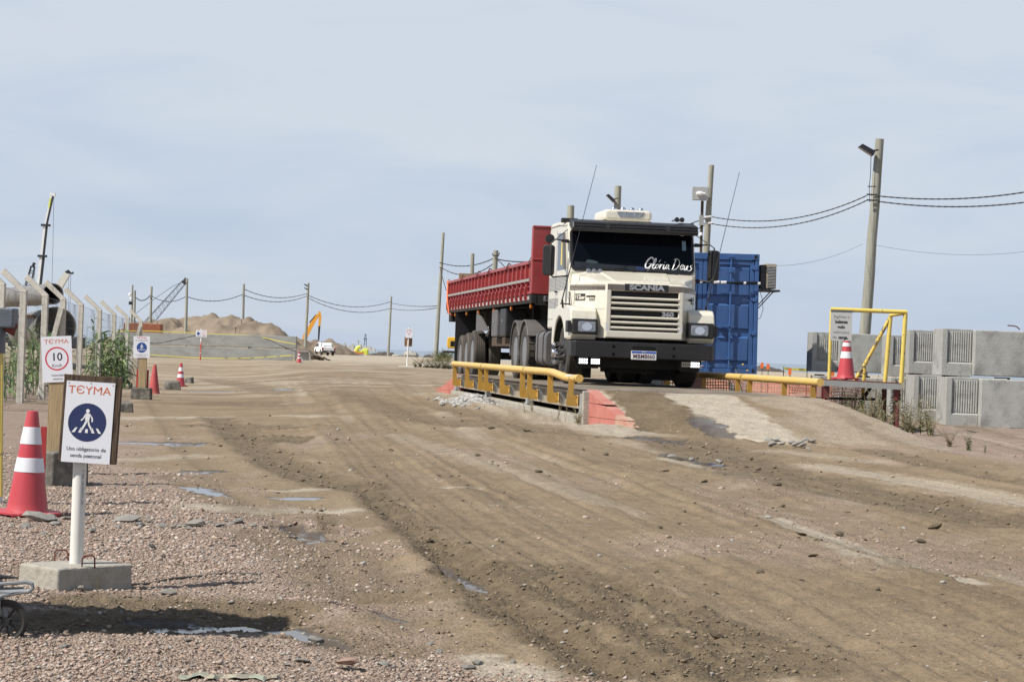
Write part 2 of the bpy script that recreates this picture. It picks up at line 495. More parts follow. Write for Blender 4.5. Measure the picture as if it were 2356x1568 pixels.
PALE = [(pl(p), w_, a_) for p, w_, a_ in [
    ([(1780, 1198), (1900, 1240), (2010, 1290), (2130, 1320), (2230, 1340)], 0.13, 0.8),
    ([(450, 1165), (560, 1172)], 0.28, 0.8), ([(690, 1178), (790, 1175)], 0.2, 0.8),
    ([(640, 1128), (820, 1128)], 0.12, 0.7), ([(1140, 1166), (1220, 1165)], 0.06, 0.7),
    ([(1020, 1122), (1100, 1122)], 0.07, 0.7), ([(1900, 1075), (2100, 1105), (2356, 1155)], 0.42, 0.6),
    ([(1540, 1055), (1750, 1105)], 0.14, 0.7),
    ([(1000, 905), (1040, 915), (1200, 955), (1330, 985), (1450, 1000)], 0.55, 0.75),
    ([(290, 960), (480, 962)], 0.5, 0.6), ([(270, 1060), (450, 1050)], 0.3, 0.5),
    ([(640, 955), (740, 958)], 0.3, 0.6), ([(900, 1000), (1150, 1080), (1400, 1160)], 0.18, 0.4),
    ([(380, 870), (480, 872)], 0.4, 0.5), ([(450, 835), (620, 838)], 1.0, 0.5), ([(750, 850), (1000, 860)], 1.2, 0.4),
    ([(1100, 1515), (1180, 1545), (1240, 1568)], 0.1, 0.8), ([(1640, 1050), (1800, 1040), (2000, 1060)], 0.3, 0.4)]]
WET = [(pl(p), w_) for p, w_ in [
    ([(1005, 1303), (1050, 1330), (1100, 1358)], 0.085), ([(300, 1018), (420, 1022)], 0.42), ([(1455, 1008), (1540, 1014)], 0.4),
    ([(660, 1450), (760, 1488)], 0.13), ([(810, 1412), (900, 1430)], 0.12), ([(380, 1438), (470, 1450)], 0.16), ([(540, 1440), (600, 1450)], 0.1),
    ([(430, 1118), (520, 1140)], 0.15), ([(440, 1085), (500, 1085)], 0.15), ([(460, 900), (525, 900)], 0.5),
    ([(640, 1142), (700, 1142)], 0.16), ([(1540, 1048), (1640, 1066)], 0.16), ([(640, 895), (670, 895)], 0.3), ([(660, 1215), (740, 1245)], 0.12)]]
TREAD = tuple(gp(735, 1000))[:2]
GB = np.array([tuple(gp(*p))[:2] for p in [(250, 870), (285, 930), (270, 1000), (310, 1060), (430, 1100), (560, 1150), (760, 1210), (860, 1262),
               (905, 1330), (900, 1400), (960, 1470), (1120, 1525), (1300, 1568)]][::-1])

FLOW_F = pl([(640, 838), (690, 900), (760, 980), (880, 1090), (1050, 1220), (1300, 1380), (1560, 1568)])[::-1]
FLOW_R = pl([(980, 838), (1080, 900), (1330, 1010), (1650, 1100), (1950, 1180), (2356, 1290), (2800, 1420), (3200, 1560)])[::-1]

def zones(x, y):
    """mud, gravel, pale, wet masks of the yard at points x, y"""
    wob = (fbm(x * 1.7, y * 1.7, 3, 4) - 0.5)
    fine = (fbm(x * 9, y * 9, 31, 3) - 0.5)
    far = np.clip(y / 30.0, 0.35, 2.0)
    mud = np.zeros_like(x)
    ridge = np.zeros_like(x)
    near = y < 200
    for P, w_, a_ in MUD:
        d = dist(x, y, P)
        dd = d + wob * 0.5 * w_ * 1.6 + fine * 0.35 * w_
        mud = np.maximum(mud, a_ * (1 - sstep(w_ * 0.55, w_ * 1.35, dd)))
        ridge = ridge + a_ * 0.03 * np.exp(-((d - w_ * 1.15) / (0.09 + 0.25 * w_)) ** 2) - a_ * 0.022 * np.exp(-(d / w_) ** 2)
    mud = mud * sstep(0.18, 0.5, fbm(x * 2.6 + 7, y * 2.6, 5, 4) + 0.2 * mud)
    # loose streaks that lie along the driving direction, beyond the weighbridge
    st = fbm(x * 0.35, y * 2.4, 12, 4)
    st2 = sstep(32, 42, y) * (1 - sstep(120, 190, y))
    mud = np.maximum(mud, 0.7 * st2 * sstep(0.52, 0.66, st) * (1 - sstep(-6, 2, x)) * sstep(-14, -9, x))
    # long soft wheel tracks that follow the way the lorries drive
    xf = np.interp(y, FLOW_F[:, 1], FLOW_F[:, 0]); xr = np.interp(y, FLOW_R[:, 1], FLOW_R[:, 0])
    q = (x - xf) / np.maximum(1.5, xr - xf)
    s1 = fbm(q * 8 + 3.3, y * 0.07 + 9, 201, 3)
    s2 = fbm(q * 34, y * 0.10, 211, 3)
    road = sstep(-0.25, -0.05, q) * (1 - sstep(60, 90, y))
    mud = np.maximum(mud, road * (0.30 * sstep(0.5, 0.68, s1) + 0.28 * sstep(0.5, 0.7, s2)) * (0.3 + 0.9 * vnoise(x * 0.8, y * 0.5, 221)))
    ridge = ridge + road * (0.04 * (s1 - 0.5) + 0.045 * (s2 - 0.5))
    # tread print of a turning wheel
    dt = np.hypot(x - TREAD[0], (y - TREAD[1]) * 0.55)
    tm_ = sstep(0.25, 0.4, dt) * (1 - sstep(1.15, 1.45, dt)) * (x < TREAD[0]) * sstep(-3.4, -2.2, y - TREAD[1]) * (1 - sstep(2.5, 4.5, y - TREAD[1]))
    tread = np.sin(dt * 2 * PI / 0.125 + 2.5 * vnoise(x * 1.2, y * 0.6, 241))
    mud = np.maximum(mud, tm_ * (0.55 + 0.40 * sstep(-0.2, 0.6, tread)) * sstep(0.25, 0.5, vnoise(x * 1.5, y * 0.8, 251)))
    ridge = ridge + 0.018 * tread * tm_
    pale = np.zeros_like(x)
    pale = np.maximum(pale, 0.45 * road * sstep(0.55, 0.72, 1 - s1) * sstep(0.4, 0.7, vnoise(x * 0.7 + 4, y * 0.4, 231)))
    for P, w_, a_ in PALE:
        dd = dist(x, y, P) + wob * 0.7 * w_ + fine * 0.9 * w_
        pale = np.maximum(pale, a_ * (1 - sstep(w_ * 0.5, w_ * 1.5, dd)))
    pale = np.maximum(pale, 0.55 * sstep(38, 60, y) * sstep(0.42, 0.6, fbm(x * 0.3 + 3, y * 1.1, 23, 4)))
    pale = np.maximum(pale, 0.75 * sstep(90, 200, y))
    xb = np.interp(y, GB[:, 1], GB[:, 0])
    soft = 0.35 + 0.012 * y
    grav = 1 - sstep(-soft, soft, x - xb + wob * 1.4)
    grav = grav * (1 - 0.9 * sstep(60, 80, y))
    rg = sstep(4.3, 5.2, x + 0.14 * (y - 30)) * (1 - sstep(60, 90, y)) * sstep(22, 27, y)
    grav = np.maximum(grav, rg)
    patch = sstep(0.48, 0.70, fbm(x * 0.9 + 11, y * 0.5, 41, 4))
    grav = np.maximum(grav, 0.5 * patch * (1 - sstep(30, 45, y)))
    grav = grav * (1 - 0.8 * mud) * (1 - 0.55 * pale)
    wet = np.zeros_like(x)
    for P, w_ in WET:
        dd = dist(x, y, P) + wob * 0.9 * w_ + fine * 1.5 * w_
        wet = np.maximum(wet, 1 - sstep(w_ * 0.55, w_ * 1.05, dd))
    return mud, grav, pale, wet, ridge

def relief(x, y, zn):
    """height of loose soil on top of the bare ground"""
    mud, grav, pale, wet, ridge = zn
    fade = 1 - sstep(14, 40, y)
    clod = fbm(x * 21, y * 21, 51, 3, 0.6)
    clod2 = vnoise(x * 9, y * 9, 61)
    h = ridge * (0.5 + 0.8 * vnoise(x * 3, y * 3, 71))
    h = h + mud * (0.050 * np.maximum(0, clod - 0.42) + 0.012 * clod2) * (0.4 + 0.6 * fade)
    crumb = fbm(x * 27, y * 27, 141, 3, 0.62)
    h = h + 0.030 * np.maximum(0, crumb - 0.56) * (0.35 + 0.9 * sstep(0.35, 0.65, vnoise(x * 1.3, y * 1.3, 151))) * fade * (1 - 0.6 * pale)
    h = h + (0.010 * (fbm(x * 34, y * 34, 81, 2) - 0.5) + 0.012 * np.maximum(0, vnoise(x * 13, y * 13, 85) - 0.75)) * fade
    h = h + grav * 0.014 * (fbm(x * 44, y * 44, 91, 2) - 0.5) * fade
    h = h + 0.05 * (fbm(x * 0.6, y * 0.6, 101, 3) - 0.5) + 0.02 * (vnoise(x * 2.2, y * 2.2, 111) - 0.5)
    return h * (1 - wet) + wet * (-0.014 + 0.045 * (vnoise(x * 0.5, y * 0.5, 121) - 0.5))

def soil(x, y):
    x = np.atleast_1d(np.asarray(x, float)); y = np.atleast_1d(np.asarray(y, float))
    return G(x, y) + relief(x, y, zones(x, y)) * (1 - sstep(60, 120, y))

def sz(x, y):
    return float(soil(x, y)[0])

def ground_material(name, stony=1.0):
    m = bpy.data.materials.new(name); m.use_nodes = True
    t = m.node_tree; b = t.nodes['Principled BSDF']; N = t.nodes.new; L = t.links.new
    ge = N('ShaderNodeNewGeometry')
    at_ = N('ShaderNodeVertexColor'); at_.layer_name = 'zone'
    sp = N('ShaderNodeSeparateColor'); L(at_.outputs['Color'], sp.inputs[0])
    def noise_(sc, det=6, rough=0.6, stretch=None):
        n = N('ShaderNodeTexNoise'); n.inputs['Scale'].default_value = sc; n.inputs['Detail'].default_value = det; n.inputs['Roughness'].default_value = rough
        if stretch:
            mp_ = N('ShaderNodeMapping'); mp_.inputs['Scale'].default_value = stretch
            L(ge.outputs['Position'], mp_.inputs['Vector']); L(mp_.outputs[0], n.inputs['Vector'])
        else:
            L(ge.outputs['Position'], n.inputs['Vector'])
        return n.outputs[0]
    def rng(v, a, b_, c, d):
        n = N('ShaderNodeMapRange'); L(v, n.inputs['Value'])
        for k, q in zip(('From Min', 'From Max', 'To Min', 'To Max'), (a, b_, c, d)): n.inputs[k].default_value = q
        return n.outputs[0]
    def mix(f, a, c):
        n = N('ShaderNodeMix'); n.data_type = 'RGBA'
        L(f, n.inputs[0])
        for sock, val in ((n.inputs[6], a), (n.inputs[7], c)):
            if isinstance(val, tuple): sock.default_value = (*val, 1)
            else: L(val, sock)
        return n.outputs[2]
    def math_(op, a, c):
        n = N('ShaderNodeMath'); n.operation = op
        for i, v in enumerate((a, c)):
            if isinstance(v, (int, float)): n.inputs[i].default_value = v
            else: L(v, n.inputs[i])
        return n.outputs[0]
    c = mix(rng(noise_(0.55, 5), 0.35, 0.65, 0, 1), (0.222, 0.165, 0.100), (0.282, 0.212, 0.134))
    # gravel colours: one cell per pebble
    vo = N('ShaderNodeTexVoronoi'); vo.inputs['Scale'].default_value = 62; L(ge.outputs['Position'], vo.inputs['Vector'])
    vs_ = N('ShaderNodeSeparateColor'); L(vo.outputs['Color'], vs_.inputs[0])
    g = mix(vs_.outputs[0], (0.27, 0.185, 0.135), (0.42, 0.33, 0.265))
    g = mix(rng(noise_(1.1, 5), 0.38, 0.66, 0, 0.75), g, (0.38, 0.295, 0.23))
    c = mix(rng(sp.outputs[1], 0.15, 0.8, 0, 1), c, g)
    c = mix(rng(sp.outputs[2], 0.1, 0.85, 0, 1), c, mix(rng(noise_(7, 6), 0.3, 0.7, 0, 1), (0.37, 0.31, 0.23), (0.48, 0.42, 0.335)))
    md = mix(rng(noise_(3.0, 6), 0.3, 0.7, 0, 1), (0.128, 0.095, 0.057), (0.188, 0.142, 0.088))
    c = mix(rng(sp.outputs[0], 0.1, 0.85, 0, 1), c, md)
    # speckle of crumbs and small stones, grain
    vv = N('ShaderNodeTexVoronoi'); vv.inputs['Scale'].default_value = 13; L(ge.outputs['Position'], vv.inputs['Vector'])
    vvs = N('ShaderNodeSeparateColor'); L(vv.outputs['Color'], vvs.inputs[0])
    spk = math_('MULTIPLY', rng(vv.outputs['Distance'], 0.10, 0.28, 1, 0), rng(vvs.outputs[0], 0.80, 0.86, 0, 0.6))
    c = mix(spk, c, (0.09, 0.066, 0.04))
    spk2 = math_('MULTIPLY', rng(vv.outputs['Distance'], 0.08, 0.2, 1, 0), rng(vvs.outputs[1], 0.86, 0.9, 0, 0.7))
    c = mix(spk2, c, (0.48, 0.40, 0.32))
    gr = math_('MULTIPLY', rng(noise_(55, 4, 0.7), 0.25, 0.75, 0.72, 1.28), rng(noise_(5, 6), 0.25, 0.75, 0.82, 1.18))
    vm = N('ShaderNodeVectorMath'); vm.operation = 'SCALE'; L(c, vm.inputs[0]); L(gr, vm.inputs['Scale'])
    c = vm.outputs[0]
    wetf = rng(at_.outputs['Alpha'], 0.35, 0.75, 0, 1)
    c = mix(rng(at_.outputs['Alpha'], 0.02, 0.5, 0, 0.85), c, (0.075, 0.062, 0.05))
    L(c, b.inputs['Base Color'])
    L(rng(wetf, 0, 1, 0.93, 0.05), b.inputs['Roughness'])
    b.inputs['Specular IOR Level'].default_value = 0.35
    hh = math_('ADD', math_('MULTIPLY', noise_(70, 5, 0.7), 0.5), math_('MULTIPLY', noise_(16, 5, 0.65), 1.0))
    hh = math_('SUBTRACT', hh, math_('MULTIPLY', vo.outputs['Distance'], math_('MULTIPLY', sp.outputs[1], 0.9)))
    bp = N('ShaderNodeBump'); bp.inputs['Distance'].default_value = 0.026
    L(hh, bp.inputs['Height']); L(rng(wetf, 0, 1, 1.0, 0.02), bp.inputs['Strength'])
    L(bp.outputs[0], b.inputs['Normal'])
    return m

m_ground = ground_material('yard_soil')

# ------------------------------------------------------------------ the ground
def make_ground():
    ys = [-60.0, -25.0, -8.0, 0.0, 3.0, 5.0]
    y = 6.0
    while y < 390:
        ys.append(y)
        y += min(3.0, max(0.014, y * y / 6200.0)) if y > 7 else 0.05
    ys = np.array(ys)
    tn = np.concatenate([[-30, -9, -3, -1.5, -0.9, -0.6, -0.45, -0.36], np.linspace(-0.31, 0.31, 560), [0.36, 0.45, 0.6, 0.9, 1.5, 3, 9, 30]])
    wid = np.maximum(ys, 6.0)
    X = wid[:, None] * tn[None, :]
    Y = np.repeat(ys[:, None], len(tn), 1)
    x = X.ravel(); y = Y.ravel()
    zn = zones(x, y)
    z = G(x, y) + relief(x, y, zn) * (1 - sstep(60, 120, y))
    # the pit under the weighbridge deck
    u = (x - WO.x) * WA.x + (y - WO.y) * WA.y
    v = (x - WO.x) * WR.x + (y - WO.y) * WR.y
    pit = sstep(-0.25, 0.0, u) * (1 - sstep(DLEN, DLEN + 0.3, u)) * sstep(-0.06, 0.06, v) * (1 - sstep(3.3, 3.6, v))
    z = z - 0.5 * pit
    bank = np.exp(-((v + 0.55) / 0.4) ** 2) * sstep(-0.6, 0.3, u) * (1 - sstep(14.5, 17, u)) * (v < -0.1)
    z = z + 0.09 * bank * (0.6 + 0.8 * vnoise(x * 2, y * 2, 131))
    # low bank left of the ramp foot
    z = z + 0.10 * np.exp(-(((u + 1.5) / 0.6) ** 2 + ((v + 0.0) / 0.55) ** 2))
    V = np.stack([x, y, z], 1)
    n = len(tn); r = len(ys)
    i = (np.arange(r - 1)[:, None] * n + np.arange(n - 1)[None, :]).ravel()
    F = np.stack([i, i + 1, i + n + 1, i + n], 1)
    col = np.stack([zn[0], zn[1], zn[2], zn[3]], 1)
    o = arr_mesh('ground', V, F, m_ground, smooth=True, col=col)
    o['kind'] = 'structure'
make_ground()

# ------------------------------------------------------------------ the ramp up to the weighbridge
def ramp_left(u):
    return 0.10 * u + 0.04 * u * u
def ramp_z(u, v):
    t = np.clip(u / 3.9, 0, 1.45)
    tc_ = np.clip(t, 0, 1)
    pc = DECK - 0.565 * (0.35 * tc_ * tc_ * (3 - 2 * tc_) + 0.65 * t)
    zl = DECK - 0.25 * u
    f = 1 - sstep(0.0, 0.9, v - ramp_left(u))
    z = pc - np.maximum(0, pc - zl) * f
    vr = 3.35 + 0.2 * u
    e = np.maximum(0, v - vr)
    z = z - 0.42 * e - 0.12 * sstep(0, 0.5, e)
    return z
def make_ramp():
    us = np.linspace(0.0, 5.6, 190)
    ss = np.linspace(0, 1, 210)
    U = np.repeat(us[:, None], len(ss), 1)
    Lf = ramp_left(U)
    Vv = Lf + ss[None, :] * (6.2 - Lf)
    u = U.ravel(); v = Vv.ravel()
    x = WO.x - WA.x * u + WR.x * v
    y = WO.y - WA.y * u + WR.y * v
    wob = fbm(x * 2.2, y * 2.2, 3, 4) - 0.5
    fine = fbm(x * 11, y * 11, 7, 3) - 0.5
    def band(a, b_, s_):
        q = v + wob * 0.45 + fine * 0.18
        return sstep(a - s_, a + s_, q) * (1 - sstep(b_ - s_, b_ + s_, q))
    mud = 0.85 * band(0.22, 1.04 + 0.05 * u, 0.06)
    mud = np.maximum(mud, 0.40 * band(2.95 + 0.1 * u, 3.2 + 0.12 * u, 0.12) * sstep(0.1, 0.8, u))
    mud = np.maximum(mud, 0.3 * band(2.3, 2.5, 0.15) * sstep(0.4, 1.2, u))
    pale = 0.95 * band(1.05 + 0.05 * u, 2.05 + 0.06 * u, 0.11) * (1 - sstep(3.4, 4.3, u + wob))
    pale = np.maximum(pale, 0.85 * (1 - sstep(0.12, 0.26, v - Lf.ravel() + wob * 0.2)) * (1 - sstep(1.4, 1.9, u)))
    pale = np.maximum(pale, 0.4 * sstep(2.1, 2.5, v + wob))
    grav = 0.9 * sstep(3.5, 4.2, v + wob * 0.6) + 0.3 * sstep(2.2, 2.6, v + wob)
    wet = band(0.98 + 0.04 * u, 1.22 + 0.05 * u, 0.05) * sstep(1.6, 2.3, u + wob) * (1 - sstep(3.3, 3.9, u + wob))
    wet = np.maximum(wet, band(0.0, 0.25, 0.08) * sstep(1.7, 2.2, u) * (1 - sstep(2.5, 3.0, u)))
    z = ramp_z(u, v)
    h = mud * (0.035 * np.maximum(0, fbm(x * 19, y * 19, 51, 3, 0.6) - 0.4) + 0.015) + grav * 0.02 * (fbm(x * 25, y * 25, 9, 2) - 0.3) + 0.03 * (fbm(x * 1.4, y * 1.4, 19, 3) - 0.5) * sstep(0, 0.5, u) + 0.006 * fine
    z = z + h * (1 - wet) - 0.01 * wet
    n = len(ss); r = len(us)
    i = (np.arange(r - 1)[:, None] * n + np.arange(n - 1)[None, :]).ravel()
    F = np.stack([i, i + n, i + n + 1, i + 1], 1)
    o = arr_mesh('ramp', np.stack([x, y, z], 1), F, m_ground, smooth=True, col=np.stack([mud, np.clip(grav, 0, 1), pale, wet], 1))
    o['kind'] = 'structure'
make_ramp()

# far ramp on the other end of the deck
b_ = MB()
rows = []
for k in range(9):
    u = DLEN + 0.01 + k * 0.55
    z = DECK - 0.55 * (k / 8.0) - 0.03 * (k > 7)
    rows.append([wb(u, v, z + (0 if v < 3.4 else -0.5)) for v in (0.0, 0.8, 1.6, 2.4, 3.3, 4.4)])
b_.grid(rows)
o = b_.build('far_ramp', m_concpale, smooth=True); o['kind'] = 'structure'

# ------------------------------------------------------------------ the sea
def sea_material():
    m = bpy.data.materials.new('sea_water'); m.use_nodes = True
    t = m.node_tree; b = t.nodes['Principled BSDF']; N = t.nodes.new; L = t.links.new
    b.inputs['Base Color'].default_value = (0.24, 0.29, 0.34, 1)
    b.inputs['Roughness'].default_value = 0.42
    ge = N('ShaderNodeNewGeometry')
    mp_ = N('ShaderNodeMapping'); mp_.inputs['Scale'].default_value = (0.02, 0.10, 1)
    L(ge.outputs['Position'], mp_.inputs['Vector'])
    n = N('ShaderNodeTexNoise'); n.inputs['Scale'].default_value = 1.0; n.inputs['Detail'].default_value = 8
    L(mp_.outputs[0], n.inputs['Vector'])
    bp = N('ShaderNodeBump'); bp.inputs['Distance'].default_value = 1.2; bp.inputs['Strength'].default_value = 0.5
    L(n.outputs[0], bp.inputs['Height']); L(bp.outputs[0], b.inputs['Normal'])
    return m
ys = [150, 260, 340, 500, 800, 1300, 2200, 4000, 8000, 16000, 30000]
rows = [[(q * max(400, y * 0.6), y, -1.6) for q in (-2, -1, -0.5, 0, 0.5, 1, 2)] for y in ys]
o = MB().grid(rows).build('sea', sea_material()); o['kind'] = 'structure'

# ------------------------------------------------------------------ loose stones as one mass
PHI = (1 + 5 ** 0.5) / 2
ICO = np.array([(-1, PHI, 0), (1, PHI, 0), (-1, -PHI, 0), (1, -PHI, 0), (0, -1, PHI), (0, 1, PHI), (0, -1, -PHI), (0, 1, -PHI),
                (PHI, 0, -1), (PHI, 0, 1), (-PHI, 0, -1), (-PHI, 0, 1)], float) / math.hypot(1, PHI)
ICF = np.array([(0, 11, 5), (0, 5, 1), (0, 1, 7), (0, 7, 10), (0, 10, 11), (1, 5, 9), (5, 11, 4), (11, 10, 2), (10, 7, 6), (7, 1, 8),
                (3, 9, 4), (3, 4, 2), (3, 2, 6), (3, 6, 8), (3, 8, 9), (4, 9, 5), (2, 4, 11), (6, 2, 10), (8, 6, 7), (9, 8, 1)])
OCT = np.array([(1, 0, 0), (0, 1, 0), (-1, 0, 0), (0, -1, 0), (0, 0, 1), (0, 0, -0.6)], float)
OCF = np.array([(0, 1, 4), (1, 2, 4), (2, 3, 4), (3, 0, 4), (1, 0, 5), (2, 1, 5), (3, 2, 5), (0, 3, 5)])

def pebble_material(name):
    m = bpy.data.materials.new(name); m.use_nodes = True
    t = m.node_tree; b = t.nodes['Principled BSDF']
    a = t.nodes.new('ShaderNodeVertexColor'); a.layer_name = 'zone'
    ge = t.nodes.new('ShaderNodeNewGeometry')
    n = t.nodes.new('ShaderNodeTexNoise'); n.inputs['Scale'].default_value = 60; n.inputs['Detail'].default_value = 4
    t.links.new(ge.outputs['Position'], n.inputs['Vector'])
    r = t.nodes.new('ShaderNodeMapRange'); r.inputs['To Min'].default_value = 0.75; r.inputs['To Max'].default_value = 1.25
    r.inputs['From Min'].default_value = 0.25; r.inputs['From Max'].default_value = 0.75
    t.links.new(n.outputs[0], r.inputs['Value'])
    vm = t.nodes.new('ShaderNodeVectorMath'); vm.operation = 'SCALE'
    t.links.new(a.outputs['Color'], vm.inputs[0]); t.links.new(r.outputs[0], vm.inputs['Scale'])
    t.links.new(vm.outputs[0], b.inputs['Base Color'])
    b.inputs['Roughness'].default_value = 0.9
    return m
m_pebble = pebble_material('pebbles')

def scatter(name, x, y, z, size, cols, base=ICO, faces=ICF, flat=(0.45, 0.8), seed=1, sink=0.15):
    rg = np.random.default_rng(seed)
    n = len(x); k = len(base)
    P = base[None] * rg.uniform(0.72, 1.28, (n, k, 1))
    sc = np.stack([rg.uniform(0.75, 1.3, n), rg.uniform(0.75, 1.3, n), rg.uniform(*flat, n)], 1)
    P = P * sc[:, None, :]
    a = rg.uniform(0, 2 * PI, n); c, s_ = np.cos(a), np.sin(a)
    t = rg.uniform(-0.35, 0.35, n)
    X = P[..., 0]; Y = P[..., 1]; Z = P[..., 2] + P[..., 0] * t[:, None]
    P = np.stack([X * c[:, None] - Y * s_[:, None], X * s_[:, None] + Y * c[:, None], Z], -1) * size[:, None, None]
    P = P + np.stack([x, y, z + size * sink], 1)[:, None, :]
    F = (faces[None] + (np.arange(n) * k)[:, None, None]).reshape(-1, 3)
    C = np.repeat(np.concatenate([cols, np.ones((n, 1))], 1)[:, None, :], k, 1).reshape(-1, 4)
    o = arr_mesh(name, P.reshape(-1, 3), F, m_pebble, col=C)
    o['kind'] = 'stuff'
    return o

def view_points(n, y0, y1, rg, tmax=0.27, power=1.0):
    """points over the yard, as dense near the camera as far from it in the picture"""
    iy = rg.uniform(0, 1, n)
    y = 1 / (1 / y0 + (1 / y1 - 1 / y0) * iy ** power)
    return rg.uniform(-tmax, tmax, n) * y, y

def pebbles():
    rg = np.random.default_rng(11)
    x, y = view_points(230000, 7.0, 24.0, rg)
    mud, grav, pale, wet, _ = zn = zones(x, y)
    keep = rg.uniform(0, 1, len(x)) < np.clip(grav * 1.0 - 0.1, 0, 1) ** 1.6 * (0.25 + 0.75 * sstep(0.32, 0.62, fbm(x * 1.1, y * 1.1, 77, 3)))
    keep &= (wet < 0.4) & ((x < np.interp(y, GB[:, 1], GB[:, 0]) + 0.4) | (rg.uniform(0, 1, len(x)) < 0.3))
    x, y = x[keep], y[keep]
    z = soil(x, y)
    n = len(x)
    size = (0.0036 + 0.0105 * rg.uniform(0, 1, n) ** 3.8) * np.clip(y / 11.0, 0.85, 1.5)
    pal = np.array([(0.40, 0.30, 0.235), (0.45, 0.36, 0.295), (0.34, 0.24, 0.185), (0.52, 0.45, 0.385), (0.33, 0.27, 0.215), (0.36, 0.25, 0.19), (0.30, 0.28, 0.26)])
    cols = pal[rg.choice(len(pal), n, p=[.27, .22, .16, .12, .12, .07, .04])] * rg.uniform(0.84, 1.08, (n, 1)) * 0.94
    big = size > 0.0105
    scatter('gravel', x[big], y[big], z[big], size[big], cols[big], seed=3)
    sm = ~big
    scatter('fine_gravel', x[sm], y[sm], z[sm], size[sm] * 1.15, cols[sm], base=OCT, faces=OCF, flat=(0.5, 0.9), seed=4, sink=0.25)
    # crumbs of mud along the ruts and here and there on the road
    x, y = view_points(90000, 7.0, 36.0, rg)
    mud, grav, pale, wet, _ = zones(x, y)
    keep = rg.uniform(0, 1, len(x)) < np.clip(mud * 0.9 - 0.36, 0, 1) + 0.05 * sstep(0.45, 0.7, fbm(x * 1.6, y * 1.1, 171, 3))
    keep &= (wet < 0.4) & ((x + 0.14 * (y - 30) < 0.7) | (y < 27))
    x, y = x[keep], y[keep]; n = len(x)
    size = (0.0045 + 0.013 * rg.uniform(0, 1, n) ** 4) * np.clip(y / 12.0, 0.85, 1.9)
    pal = np.array([(0.155, 0.118, 0.075), (0.20, 0.152, 0.098), (0.125, 0.095, 0.06), (0.235, 0.18, 0.12)])
    scatter('mud_crumbs', x, y, soil(x, y), size, pal[rg.integers(0, 4, n)], base=OCT, faces=OCF, flat=(0.4, 0.8), seed=5, sink=0.2)
    # stray pale stones on the road
    x, y = view_points(800, 7.5, 32.0, rg)
    x2 = x[(x + 0.14 * (y - 30) < 0.7) | (y < 26)]; y = y[(x + 0.14 * (y - 30) < 0.7) | (y < 26)]; x = x2; n = len(x)
    size = (0.006 + 0.014 * rg.uniform(0, 1, n) ** 4) * np.clip(y / 12.0, 0.85, 1.8)
    pal = np.array([(0.36, 0.28, 0.21), (0.30, 0.225, 0.16), (0.33, 0.31, 0.27), (0.14, 0.105, 0.07)])
    scatter('loose_stones', x, y, soil(x, y), size, pal[rg.choice(4, n, p=[.3, .2, .2, .3])], seed=6)
pebbles()

# ------------------------------------------------------------------ the truck (x to its left seen from the driver's front, y backwards, z up from the deck)
TRZ = math.atan2(0.1416, 0.9899)
truck = thing('truck', 'cream bonneted tractor truck with black bumper and visor standing on the weighbridge', 'truck', (2.21, 35.71, DECK), TRZ)
trailer = thing('semi_trailer', 'long red drop side semi trailer coupled behind the cream truck', 'trailer', (2.21, 35.71, DECK), TRZ)
yz = lambda a, b, d: (d, a, b)
xy = lambda a, b, d: (a, b, d)
xz = lambda a, b, d: (a, d, b)

